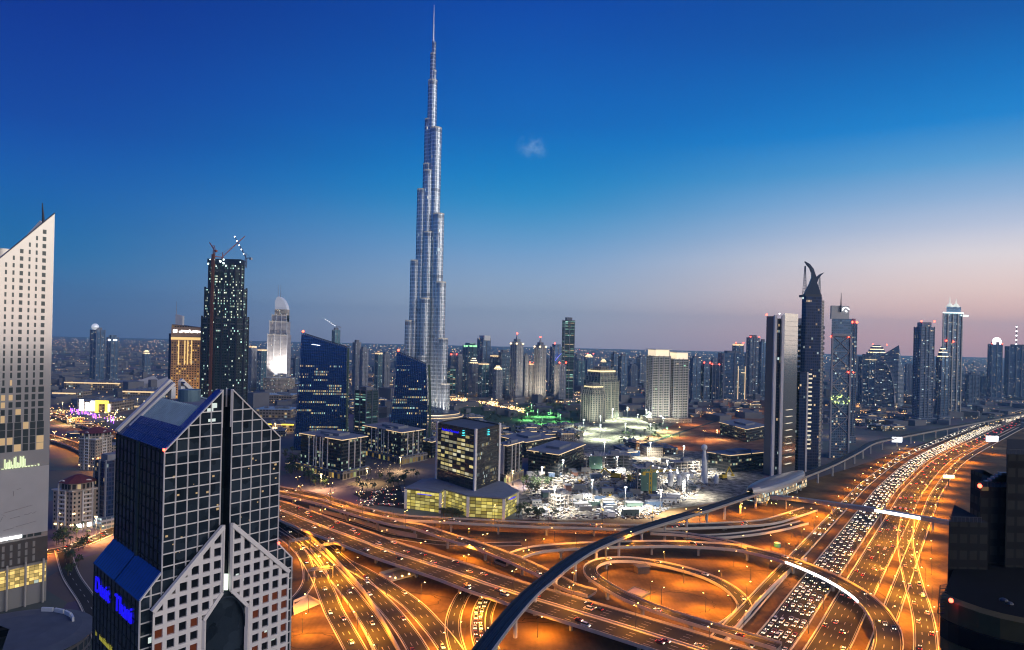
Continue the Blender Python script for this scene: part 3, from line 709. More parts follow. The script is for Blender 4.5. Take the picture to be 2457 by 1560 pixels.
# glass skin: front halves, sides, back
b.face([G(0,0,0), G(a1,0,0), G(a1,0,ZS), G(0,0,ZE)]); b.face([G(a2,0,0), G(GW,0,0), G(GW,0,ZE), G(a2,0,ZS)])
b.face([G(0,GD,0), G(0,0,0), G(0,0,ZE), G(0,GD,ZE)]); b.face([G(GW,0,0), G(GW,GD,0), G(GW,GD,ZE), G(GW,0,ZE)])
b.face([G(GW,GD,0), G(0,GD,0), G(0,GD,ZE), G(GW,GD,ZE)])
b.face([G(a1,0,0), G(a1,5,0), G(a1,5,ZS), G(a1,0,ZS)]); b.face([G(a2,5,0), G(a2,0,0), G(a2,0,ZS), G(a2,5,ZS)]); b.face([G(a1,5,0), G(a2,5,0), G(a2,5,ZS-2), G(a1,5,ZS-2)])
b.build('glass_wall', M['glassdark'], t)
# grid of pale mullions on the front
b = MB(); rows = [ZP - 8 - 3.72 * k for k in range(40)]
cols_l = [a1 * k / 5 for k in range(6)]; cols_r = [a2 + (GW - a2) * k / 5 for k in range(6)]
def roofz(a): return ZE + (ZP - ZE) * (1 - abs(a - GW/2) / (GW/2))
w = 0.31
def gb(a_0, z0, a_1, z1, ww=w): b.beam(G(a_0, -0.12, z0), G(a_1, -0.12, z1), ww, 0.3)
for c_ in cols_l + cols_r: gb(c_, 40, c_, roofz(c_))
for z in rows:
    if z < 45: continue
    x0 = 0 if z <= ZE else (z - ZE) / (ZP - ZE) * GW/2
    if x0 < a1: gb(x0, z, a1, z)
    if GW - x0 > a2: gb(a2, z, GW - x0, z)
gb(0, ZE, a1, ZS, 0.8); gb(a2, ZS, GW, ZE, 0.8)
b.build('mullion_grid', M['beige'], t)
# thin flank grid, its shade put into a near-black colour
M['shadegrid'] = mat('shade_grid', (0.012, 0.016, 0.017), 0.7, spec=0.2)
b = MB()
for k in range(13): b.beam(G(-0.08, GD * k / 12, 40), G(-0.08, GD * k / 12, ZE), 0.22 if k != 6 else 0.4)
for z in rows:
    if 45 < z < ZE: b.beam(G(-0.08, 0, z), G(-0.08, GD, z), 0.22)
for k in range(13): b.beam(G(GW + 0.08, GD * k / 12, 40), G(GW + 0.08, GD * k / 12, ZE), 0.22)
b.build('flank_grid', M['shadegrid'], t)
b = MB(); b.prism([tuple(G(-0.35, GD*0.5 + s, 0))[:2] for s in (1.1,)] + [tuple(G(-0.35, GD*0.5 - 1.1, 0))[:2], tuple(G(-0.02, GD*0.5 - 1.1, 0))[:2], tuple(G(-0.02, GD*0.5 + 1.1, 0))[:2]], 0, ZE); b.build('flank_rib', mat('dark_green_rib', (0.03, 0.05, 0.045), 0.5), t)
M['recess'] = mat('dark_teal_recess', (0.03, 0.06, 0.085), 0.6)
# roof: both slopes, with blue border panels, a sunken ribbed panel and an open top
def rp(a, bb, dz=0.0): return G(a, bb, roofz(a) + dz)
for side in (0, 1):
    f = (lambda a: a) if side == 0 else (lambda a: GW - a)
    b = MB()
    def q(b0, b1, x0, x1, dz=0.25, m=0):
        pts = [rp(f(x0), b0, dz), rp(f(x0), b1, dz), rp(f(x1), b1, dz), rp(f(x1), b0, dz)]
        lo = [p - Vector((0, 0, 0.6)) for p in pts]
        pp = pts if side else pts[::-1]
        b.face(pp, None, m)
        for i in range(4):
            j = (i + 1) % 4; b.face([pts[i], pts[j], lo[j], lo[i]], None, m); 
    q(0, GD/2 - 0.35, 0, 6.2); q(GD/2 + 0.35, GD, 0, 6.2)
    q(0, 4.6, 6.2, a1); q(GD - 4.6, GD, 6.2, a1)
    b.build('roof', M['blueroof'], t)
    # seams
    b = MB()
    for k in range(1, 24):
        bb = GD * k / 24; b.beam(rp(f(0.1), bb, 0.33), rp(f(6.1), bb, 0.33), 0.12)
    for x in (2.1, 4.2): b.beam(rp(f(x), 0, 0.33), rp(f(x), GD, 0.33), 0.12)
    b.build('roof_seam', mat('blue_seam', (0.015, 0.05, 0.15), 0.4, 0.3), t)
    b = MB()
    b.face([rp(f(6.2), 4.6, -1.2), rp(f(6.2), GD - 4.6, -1.2), rp(f(13.2), GD - 4.6, -1.2), rp(f(13.2), 4.6, -1.2)][::(1 if side else -1)])
    for k in range(26):
        bb = 4.9 + (GD - 9.8) * k / 25; b.beam(rp(f(6.2), bb, -0.95), rp(f(13.2), bb, -0.95), 0.5, m=1)
    b.build('ribbed_roof', [M['recess'], M['teal']], t)
# plant deck under the open ridge
b = MB(); zd = roofz(13.2) - 1.4
b.face([G(13.2, 4.6, zd), G(GW - 13.2, 4.6, zd), G(GW - 13.2, GD - 4.6, zd), G(13.2, GD - 4.6, zd)])
b.build('plant_deck', M['roofgrey'], t)
b = MB(); cpos = G(19, 30, 0); b.prism(circle((cpos.x, cpos.y), 3.6, 20), zd, zd + 4.0); b.build('water_tank', mat('tank_steel', (0.12, 0.2, 0.25), 0.4, 0.4), t, False)
for aa in (17.5, 20.9):
    b = MB(); p = G(aa, GD - 3, 0); b.box((p.x, p.y, zd), (1.5, 1.5, ZP - zd - 3), math.atan2(ea.y, ea.x)); b.build('ridge_column', M['white'], t)
# rear gable frame and front gable returns
b = MB()
for s0, s1 in ((0, a1), (GW, a2)):
    b.beam(rp(s0, GD - 0.5, 0.7), rp(s1, GD - 0.5, 0.7), 1.7, 1.5)
    b.beam(rp(s0 + (3 if s0 == 0 else -3), GD - 4.2, -0.2), rp(s1, GD - 4.2, -0.2), 0.9, 0.9)
for a_ in (a1, a2): b.beam(G(a_, GD - 0.5, zd), G(a_, GD - 0.5, roofz(a_) + 0.6), 1.0)
b.build('rear_gable_frame', M['beige'], t)
b = MB()
for a_ in (a1, a2): b.beam(G(a_, 0.3, zd - 6), G(a_, 0.3, ZS + 0.3), 0.7); b.beam(G(a_, 4.3, zd), G(a_, 4.3, ZS + 0.3), 0.5)
b.build('ridge_post', M['beige'], t)
# side wings with their own blue roofs
for side in (0, 1):
    f = (lambda a: a) if side == 0 else (lambda a: GW - a)
    wv, b0, b1 = -5.94, 0.3, 45.5
    gl = MB()
    def fc(pts): gl.face(pts if side == 0 else pts[::-1])
    fc([G(f(wv), b1, 0), G(f(wv), b0, 0), G(f(wv), b0, ZW0), G(f(wv), b1, ZW0)])
    fc([G(f(wv), b0, 0), G(f(0), b0, 0), G(f(0), b0, ZW1), G(f(wv), b0, ZW0)])
    fc([G(f(0), b1, 0), G(f(wv), b1, 0), G(f(wv), b1, ZW0), G(f(0), b1, ZW1)])
    gl.build('wing_wall', M['glassdark'], t)
    r = MB()
    for u0, u1 in ((b0, 22.6), (23.4, b1)):
        for x0, x1 in ((wv - 0.3, wv * 0.5 + 0.05), (wv * 0.5 - 0.05, -0.05)):
            z0, z1 = ZW1 + (ZW1 - ZW0) * x0 / 5.94, ZW1 + (ZW1 - ZW0) * x1 / 5.94
            pts = [G(f(x0), u0, z0 + 0.2), G(f(x0), u1, z0 + 0.2), G(f(x1), u1, z1 + 0.2), G(f(x1), u0, z1 + 0.2)]
            r.face(pts[::-1] if side == 0 else pts)
            lo = [p - Vector((0, 0, 0.4)) for p in pts]
            for i in range(4): r.face([pts[i], pts[(i+1) % 4], lo[(i+1) % 4], lo[i]])
    r.build('wing_roof', M['blueroof'], t)
    r = MB()
    for k in range(1, 22):
        u = b0 + (b1 - b0) * k / 22; r.beam(G(f(wv), u, ZW0 + 0.3), G(f(-0.1), u, ZW1 + 0.25), 0.1)
    r.build('wing_roof_seam', M['blueroof'], t)
    g_ = MB()
    for x in (wv, wv * 0.5): g_.beam(G(f(x), b0 - 0.1, 40), G(f(x), b0 - 0.1, ZW1 + (ZW1 - ZW0) * x / 5.94), 0.42, 0.3)
    for z in rows:
        if 45 < z < ZW1:
            xs = wv if z < ZW0 else wv * (ZW1 - z) / (ZW1 - ZW0); g_.beam(G(f(xs), b0 - 0.1, z), G(f(0), b0 - 0.1, z), 0.42, 0.3)
    g_.beam(G(f(wv), b0 - 0.1, ZW0), G(f(0), b0 - 0.1, ZW1), 0.6, 0.4)
    g_.build('wing_grid', M['beige'], t)
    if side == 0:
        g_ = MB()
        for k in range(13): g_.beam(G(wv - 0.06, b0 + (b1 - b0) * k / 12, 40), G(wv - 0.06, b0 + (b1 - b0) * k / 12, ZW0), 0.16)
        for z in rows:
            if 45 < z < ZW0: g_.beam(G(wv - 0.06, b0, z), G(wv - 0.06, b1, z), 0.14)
        g_.build('wing_flank_grid', M['shadegrid'], t)
        xd = -eb
        p = G(wv - 0.25, 43.0, 76.4); text_mesh('letter_sign', 'Dusit', 7.0, p, xd, (0, 0, 1), M['blue_light'], t)
        p = G(wv - 0.25, 22.0, 76.4); text_mesh('letter_sign', 'Thani', 7.0, p, xd, (0, 0, 1), M['blue_light'], t)
        for (u0, u1, z0) in ((24.4, 43.5, 61.9), (24.4, 33.5, 58.2), (3.0, 21, 58.3), (10, 21, 54.6), (26, 44, 54.5)):
            g_ = MB(); n = int((u1 - u0) / 1.5)
            for k in range(n):
                if random.random() < 0.25: continue
                y0 = u0 + 1.5 * k; g_.face([G(wv - 0.12, y0 + 1.3, z0), G(wv - 0.12, y0, z0), G(wv - 0.12, y0, z0 + random.uniform(1.2, 2.2)), G(wv - 0.12, y0 + 1.3, z0 + 1.7)])
            g_.build('window_glow', mat('yellow_green_window', (0.3, 0.3, 0.05), 0.4, emit=(0.62, 0.55, 0.05), es=0.5), t)
# front portico with punched square windows
PF = -2.7; pa0, pa1, pac = -3.24, 42.2, 19.4; ZPA, ZPE = 103.3, 81.7; sl0, sl1 = 17.9, 21.0
def pz(a): return ZPE + (ZPA - ZPE) * (1 - abs(a - pac) / (pac - pa0))
opening = lambda a: None
oa0, oa1, ozt, ozs = 12.2, 26.8, 81.3, 74.6          # arched opening
def open_top(a):                                       # underside of the V above the arch
    return ozt - (ozt - ozs) * max(0, abs(a - pac) - 1.5) / (oa1 - pac - 1.5)
step, row_h, fr = 3.42, 3.9, 0.95
wins = []
def wall_cell(b, x0, x1, z0, z1, yy): b.face([G(x0, yy, z0), G(x1, yy, z0), G(x1, yy, z1), G(x0, yy, z1)])
b = MB(); N0 = []
halves = [(pa0, sl0, 6), (sl1, pa1, 6)]
for h0, h1, n in halves:
    cw = (h1 - h0) / n
    # vertical piers
    for k in range(n + 1):
        a_ = h0 + cw * k; wid = 1.25
        l, r_ = a_ - wid/2, a_ + wid/2
        if k == 0: l = a_
        if k == n: r_ = a_
        inside = oa0 < a_ < oa1
        zb = open_top(a_) if inside else 0
        b.face([G(l, PF, zb), G(r_, PF, zb), G(r_, PF, pz(r_)), G(l, PF, pz(l))])
        b.face([G(r_, PF, zb), G(r_, PF + 0.8, zb), G(r_, PF + 0.8, pz(r_)), G(r_, PF, pz(r_))]); b.face([G(l, PF + 0.8, zb), G(l, PF, zb), G(l, PF, pz(l)), G(l, PF + 0.8, pz(l))])
    for k in range(n):
        x0, x1 = h0 + cw * k + 0.62, h0 + cw * (k + 1) - 0.62; xm = (x0 + x1) / 2
        if k == 0: x0 = h0
        z = ZPA - 2
        zz = 100.2
        while zz > 20:
            top = zz + 0.65; bot = zz - 0.65
            if pz(xm) > top + 0.2 and not (oa0 - 0.6 < xm < oa1 + 0.6 and bot < open_top(xm)):
                b.face([G(x0, PF + 0.003, bot), G(x1, PF + 0.003, bot), G(x1, PF + 0.003, top), G(x0, PF + 0.003, top)])
                b.face([G(x0, PF, top), G(x1, PF, top), G(x1, PF + 0.8, top), G(x0, PF + 0.8, top)])
            wb, wt = zz + 0.65, zz + row_h - 0.65
            if wt - 1.0 < pz(xm) and wb > 50 and not (oa0 - 0.6 < xm < oa1 + 0.6 and wb < open_top(xm) - 1): wins.append((x0, x1, wb, min(wt, 200), xm))
            zz -= row_h
# raking frames along the gable and round the arch
for x0, x1 in ((pa0, sl0), (pa1, sl1)):
    b.beam(G(x0, PF + 0.3, pz(x0)), G(x1, PF + 0.3, pz(x1)), 1.3, 1.3)
for x0, x1 in ((oa0, sl0), (oa1, sl1)):
    b.beam(G(x0, PF + 0.3, ozs), G(x1, PF + 0.3, ozt), 1.1, 1.1)
    b.beam(G(x0, PF + 0.3, 0), G(x0, PF + 0.3, ozs), 1.1, 1.1)
for x in (sl0, sl1): b.beam(G(x, PF + 0.3, ozt), G(x, PF + 0.3, ZPA - 1), 0.9, 0.9)
b.build('portico_frame', M['beige'], t)
M['pane_dark'] = mat('portico_pane_dark', (0.010, 0.012, 0.015), 0.1, noise=0.6, nscale=0.5)
M['pane_red'] = mat('portico_pane_dim', (0.05, 0.02, 0.01), 0.15, emit=(0.5, 0.10, 0.03), es=0.14)
M['pane_lit'] = mat('portico_pane_lit', (0.3, 0.25, 0.1), 0.15, emit=(0.9, 0.85, 0.65), es=0.5)
for x0, x1, wb, wt, xm in wins:
    z0, z1 = min(wt, pz(x0) - 0.4), min(wt, pz(x1) - 0.4)
    if min(z0, z1) < wb + 0.3: z0, z1 = max(z0, wb + 0.05), max(z1, wb + 0.05)
    m = M['pane_dark']; r_ = random.random()
    if wb < 76 and r_ < 0.42: m = M['pane_red']
    if r_ > 0.99: m = M['pane_lit']
    k = MB(); k.face([G(x0, PF + 0.75, wb), G(x1, PF + 0.75, wb), G(x1, PF + 0.75, z1), G(x0, PF + 0.75, z0)]); k.build('window', m, t)
# portico sides, roof and the dark barrel behind the arch
b = MB()
for x0, x1 in ((pa0, sl0), (pa1, sl1)):
    q = [G(x0, PF + 0.9, pz(x0) + 0.3), G(x1, PF + 0.9, pz(x1) + 0.3), G(x1, 0.3, pz(x1) + 0.3), G(x0, 0.3, pz(x0) + 0.3)]; b.face(q if x0 < x1 else q[::-1])
b.face([G(pa0, 0.5, 0), G(pa0, PF, 0), G(pa0, PF, ZPE), G(pa0, 0.5, ZPE)]); b.face([G(pa1, PF, 0), G(pa1, 0.5, 0), G(pa1, 0.5, ZPE), G(pa1, PF, ZPE)])
b.build('portico_roof', M['glassdark'], t)
b = MB(); n = 12; prev = None
for i in range(n + 1):
    an = math.pi * i / n; x = pac - math.cos(an) * 6.9; z = 68 + math.sin(an) * 11.5; yy = -2.2
    cur = (x, z)
    if prev:
        b.face([G(prev[0], yy, prev[1]), G(cur[0], yy, cur[1]), G(cur[0], -0.9, cur[1]), G(prev[0], -0.9, prev[1])][::-1])
        b.beam(G(prev[0], yy, prev[1]), G(cur[0], yy, cur[1]), 0.5)
    prev = cur
b.face([G(oa0, -0.9, 0), G(oa1, -0.9, 0), G(oa1, -0.9, ozs), G(sl1, -0.9, ozt), G(sl0, -0.9, ozt), G(oa0, -0.9, ozs)])
b.build('entrance_barrel', M['glassdark'], t)
b = MB(); b.beam(G(pac, -1.6, 81.5), G(pac, -1.6, 86.5), 1.6, 0.4)
b.build('slot_light', mat('white_green_glow', (0.6, 0.7, 0.6), 0.4, emit=(0.85, 1.0, 0.85), es=1.6), t)
lit = MB()
for a_, z, w_, h_ in ((6.3, 107, 0.0, 0), (4.2, 104, 0, 0)): pass
for k in range(48):
    a_ = random.choice([random.uniform(0.5, a1 - 1), random.uniform(a2 + 0.5, GW - 1)]); z = random.uniform(70, 122); w_ = random.uniform(0.25, 0.9)
    lit.face([G(a_, -0.06, z), G(a_ + w_, -0.06, z), G(a_ + w_, -0.06, z + w_ * 0.8), G(a_, -0.06, z + w_ * 0.8)])
lit.build('glow_speck', mat('room_and_reflection_glow', (0.3, 0.25, 0.15), 0.4, emit=(1.0, 0.62, 0.25), es=0.35), t)  # glowing specks for lit rooms and painted reflections of city lights
lit = MB()
for a_, z, w_, h_ in ((9.9, 84.5, 1.8, 0.6), (12.6, 84.7, 3.6, 0.5), (14.6, 83.6, 1.2, 1.3), (24, 82.8, 1.6, 1.6), (22.7, 84.9, 1, 0.8), (-4.2, 72.8, 1.6, 1.7), (33.5, 63.5, 2.2, 1.6), (36, 60, 1.6, 1.8), (12.8, 137.6, 2.0, 1.2), (14.4, 138.8, 1.6, 1.5), (13.2, 134.6, 2.4, 0.9)):
    yy = -2.05 if z < 86 else -0.06
    lit.face([G(a_, yy, z), G(a_ + w_, yy, z), G(a_ + w_, yy, z + h_), G(a_, yy, z + h_)])
lit.build('lit_lobby', mat('white_office_glow', (0.5, 0.55, 0.5), 0.4, emit=(0.8, 0.95, 0.85), es=0.55), t)
beacon(G(-0.3, -0.3, ZE + 0.3), t, 0.45); beacon(G(GW + 0.3, -0.3, 91.5), t, 0.45)

# ------------------------------------------------------------------ the pale slant topped tower at the edge
M['tile'] = mat('pale_reflective_tile', (0.62, 0.585, 0.54), 0.12, 0.62, noise=0.06, nscale=0.05)
M['tilewin'] = mat('grey_tower_window', (0.06, 0.075, 0.075), 0.12, 0.3, noise=0.25, nscale=0.1)
YL = 408.0
pR = at(131.5, 512, YL); pL = at(7, 648, YL); nf = Vector((0.785, -0.62, 0)); ta = Vector((0.62, 0.785, 0))
T0 = Vector((pR.x, pR.y, 0)) - ta * 31.2
def W(a, bb, z): p = T0 + ta * a - nf * bb; return Vector((p.x, p.y, z))
ZA, ZB = pR.z, pL.z
t = thing('slant_tower', 'pale tower with a steep slanted top, square windows and a hanging banner', 'tower', tuple(W(15, 10, 0)))
b = MB(); DW = 2.6
def slz(a): return ZB + (ZA - ZB) * a / 31.2
b.face([W(0,0,0), W(31.2,0,0), W(31.2,0,ZA), W(0,0,ZB)]); b.face([W(31.2,0,0), W(31.2,DW,0), W(31.2,DW,ZA), W(31.2,0,ZA)])
b.face([W(0,DW,0), W(0,0,0), W(0,0,ZB), W(0,DW,ZB)]); b.face([W(31.2,DW,0), W(0,DW,0), W(0,DW,ZB), W(31.2,DW,ZA)])
b.face([W(0,0,ZB), W(31.2,0,ZA), W(31.2,DW,ZA), W(0,DW,ZB)])
b.build('wall', M['tile'], t)
b = MB(); b.beam(W(0.3, -0.1, ZB + 0.2), W(31.2, -0.1, ZA + 0.2), 0.7, 0.5); b.build('roof_trim', M['darksteel'], t)
# second slab behind
b = MB(); q0, q1 = at(-60, 597, 428), at(38, 599, 444); b.prism([(q0.x, 428), (q1.x, 444), (q1.x - 10, 466), (q0.x - 14, 450)], 0, q1.z); b.build('rear_slab', M['tile'], t)
b = MB(); b.beam(at(37, 602, 424), at(100, 532, 424), 1.2, 2.0); b.build('sloping_truss', M['white'], t)
b = MB(); b.tube(at(105, 545, 420), at(101.5, 487, 420), 1.0, 0.25, 8); b.build('mast', M['darksteel'], t)
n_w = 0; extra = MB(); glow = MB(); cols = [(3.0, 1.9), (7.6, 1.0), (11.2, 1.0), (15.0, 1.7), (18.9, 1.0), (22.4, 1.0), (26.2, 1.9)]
zrow = ZA - 13
while zrow > 40:
    for c_, wd in cols:
        if zrow < 128: wd = wd + 0.9
        if zrow < 108: wd = wd + 0.8
        if slz(c_ - 1) < zrow + 5.5 or 71 < zrow < 87.5: continue
        if 49 < zrow < 53: continue
        hh = 2.5 if zrow > 150 else (3.2 if zrow > 112 else 4.0)
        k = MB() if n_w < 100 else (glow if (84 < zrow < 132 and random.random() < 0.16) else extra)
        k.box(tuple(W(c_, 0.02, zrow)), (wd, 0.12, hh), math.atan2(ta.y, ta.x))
        if n_w < 100: k.build('window', M['tilewin'], t)
        n_w += 1
    zrow -= 4.25
o = extra.build('lower_window', M['tilewin'], t); o['kind'] = 'stuff'
o = glow.build('window_glow', mat('city_reflection_glow', (0.3, 0.22, 0.12), 0.2, emit=(1.0, 0.66, 0.32), es=0.42), t); o['kind'] = 'stuff'  # warm panes glow in place of reflected city lights
# hanging banner, sign boxes, lobby
zb0, zb1 = at(60, 1272, YL).z, at(60, 1114, YL).z
b = MB(); b.box(tuple(W(15.6, -0.35, zb0)), (31, 0.12, zb1 - zb0), math.atan2(ta.y, ta.x)); ban = b.build('banner', mat('pale_mesh_banner', (0.40, 0.38, 0.37), 0.8, noise=0.1, nscale=0.15), t)
M['ink'] = mat('faded_ink', (0.16, 0.14, 0.15), 0.9)
b = MB()
for x0, z0, x1, z1 in ((9, 14.6, 23, 16.8), (8, 14, 10, 12.6), (5, 10.2, 7, 10.2), (7.5, 10, 8.5, 12.4), (12, 10.8, 17, 11.4), (19, 12, 20.5, 11.6), (20.6, 11.6, 22.6, 12.6), (23, 11.8, 25, 12.6), (13.4, 23.5, 13.6, 26.5), (15, 27, 17, 27.6), (9, 4.6, 14, 5.2), (15, 5.6, 25, 7)):
    b.beam(W(x0, -0.45, zb0 + z0), W(x1, -0.45, zb0 + z1), 0.35, 0.08)
b.build('banner_script', M['ink'], t)
b = MB(); b.box(tuple(W(9.0, -0.6, zb0 - 1.2)), (18, 0.5, 1.5), math.atan2(ta.y, ta.x)); b.build('glow_strip', M['white_light'], t)
b = MB()
for k in range(14): b.box(tuple(W(9 + k * 0.75, -0.7, zb1 + random.uniform(0.6, 1.0))), (0.5, 0.3, random.uniform(1.5, 6.5)), math.atan2(ta.y, ta.x))
for k in range(12): b.box(tuple(W(8 + k * 1.6, -0.7, zb1 + 0.3)), (random.uniform(0.5, 1.4), 0.3, random.uniform(0.4, 1.2)), math.atan2(ta.y, ta.x))
b.build('greenish_glow_boxes', mat('greenish_glow', (0.5, 0.6, 0.35), 0.6, emit=(0.85, 0.95, 0.55), es=0.8), t)  # greenish light put into the boxes as their own glow
zl0, zl1 = at(60, 1440, YL).z, at(60, 1388, YL).z
b = MB(); b.box(tuple(W(15.6, -0.1, 24.5)), (31.3, 0.3, 14.5), math.atan2(ta.y, ta.x)); b.build('brown_spandrel', mat('brown_dark_spandrel', (0.06, 0.05, 0.045), 0.5, noise=0.3), t)  # plain dark brown band below the banner
b = MB()
for zz_ in (25.6, 29.8, 34.0):
    for c_, wd in cols: b.box(tuple(W(c_ - 2.0, -0.34, zz_)), (1.3, 0.2, 3.2), math.atan2(ta.y, ta.x))
b.build('pale_pilaster', M['tile'], t)
b = MB(); b.box(tuple(W(15.6, -0.4, 12)), (30, 0.3, 11), math.atan2(ta.y, ta.x)); b.build('lobby_glazing', facade('lobby_glass', (0.05, 0.04, 0.02), (0.2, 0.15, 0.05), 2.4, 2.0, 0.94, 0.9, 0.97, 1.0, 0.3, warm=(1.0, 0.7, 0.22), coolness=0.05), t)
for k in range(4):
    b = MB(); b.tube(W(2 + k * 9, -1.5, 0), W(2 + k * 9, -1.5, 26), 0.6); b.build('column', M['concrete'], t)

# ------------------------------------------------------------------ the spired skyscraper
YB = 1366.0; sB = F / YB
cB = Vector((-205.7 / sB, YB, 0))
t = thing('spired_skyscraper', 'immensely tall silver stepped skyscraper with a needle spire', 'skyscraper', tuple(cB))
M['burj'] = facade('silver_tube_cladding', (0.66, 0.70, 0.74), (0.34, 0.42, 0.50), 2.6, 7.4, 0.60, 0.70, 0.03, 1.0, 0.25, 0.32, 0.24, 0.6, 0.7, warm=(1, 0.85, 0.6), coolness=0.3)
M['mech'] = mat('dark_plant_band', (0.16, 0.17, 0.20), 0.45, 0.5)
M['terr'] = mat('terrace_glow', (0.7, 0.65, 0.55), 0.5, emit=(1.0, 0.86, 0.62), es=0.10)
def tube_tier(x, y, r, ztop, z0=0, lit=True):
    b = MB(); c = (cB.x + x, cB.y + y); P = circle(c, r, 22); b.prism(P, z0, ztop, 0, -1)
    b.face([(p[0], p[1], ztop) for p in P], None, 1)
    # floor ledges and the darker plant bands break the shaft
    tt = b.build('tube_tier', [M['burj'], M['mech']], t, True)
    mod = tt.modifiers.new('edges', 'EDGE_SPLIT'); mod.split_angle = R(35)
    k = MB(); zz = ztop - 9
    while zz > max(z0, 20) + 40:
        for dz in (0, 2.2, 4.4): 
            P2 = circle(c, r + 0.08, 22); k.prism(P2, zz + dz, zz + dz + 1.1, 0, -1)
        zz -= 118
    if k.f: k.build('plant_band', M['mech'], tt)
    k = MB()
    for a in range(0, 22, 2):
        p = circle(c, r + 0.3, 22)[a]; k.beam((p[0], p[1], z0), (p[0], p[1], ztop + 1.5), 0.55)
    k.build('steel_fin', mat('polished_fin', (0.66, 0.66, 0.66), 0.22, 0.9) if 'fin' not in M else M['fin'], tt)
    if lit:
        k = MB(); k.prism(circle(c, r + 0.5, 22), ztop - 1.6, ztop + 1.0, 0, -1); k.build('terrace_light', M['terr'], tt)
    return tt
M['fin'] = mat('polished_fin', (0.66, 0.66, 0.66), 0.22, 0.9)
for ext, r, z in ((42, 9, 196), (34, 9.5, 316), (24, 10, 458), (13.6, 9.5, 509)):
    tube_tier(-(ext - r), -ext * 0.12, r, z)
tube_tier(-3.0, 4, 10, 600)
tube_tier(1.2, 1, 8.7, 677); tube_tier(0.6, 0, 4.7, 731); tube_tier(3.2, 0.5, 4.6, 697); tube_tier(2.4, 0, 3.6, 754, lit=False)
for ext, r, z in ((53, 9.5, 73), (46.6, 10, 162), (39.3, 10.5, 273), (32.3, 11, 408), (26, 11, 580)):
    x = min(ext - r, ext - r); tube_tier(x * 0.96 if ext > 30 else x * 0.72, -ext * 0.45 if ext > 30 else -6, r, z)
for (x, y, r, z) in ((-4, -30, 9.5, 128), (-1, -22, 9, 240), (1, -14, 9, 372), (-2, -8, 9, 495), (-16, 24, 10, 150), (14, 28, 10, 220), (0, 36, 10, 300)):
    tube_tier(x, y, r, z, lit=z > 200)
b = MB(); z0 = 705
for z1, r0, r1 in ((760, 2.6, 2.2), (790, 1.7, 1.3), (812, 1.0, 0.8), (829, 0.7, 0.35)):
    b.tube((cB.x + 0.5, cB.y, z0), (cB.x + 0.5, cB.y, z1), r0, r1, 10); z0 = z1
b.build('spire', mat('pale_spire_steel', (0.75, 0.76, 0.78), 0.3, 0.6), t)
for k, (r, z0, z1) in enumerate(((74, 0, 6), (66, 6, 11), (59, 11, 16))):
    b = MB(); b.prism(circle((cB.x + 12, cB.y - 12), r, 40), z0, z1, 0, 1); b.prism(circle((cB.x + 12, cB.y - 12), r + 0.6, 40), z1 - 1.2, z1 - 0.2, 2, -1)
    b.build('podium_ring', [M['concrete'], M['roofdark'], M['warm_strip']], t)

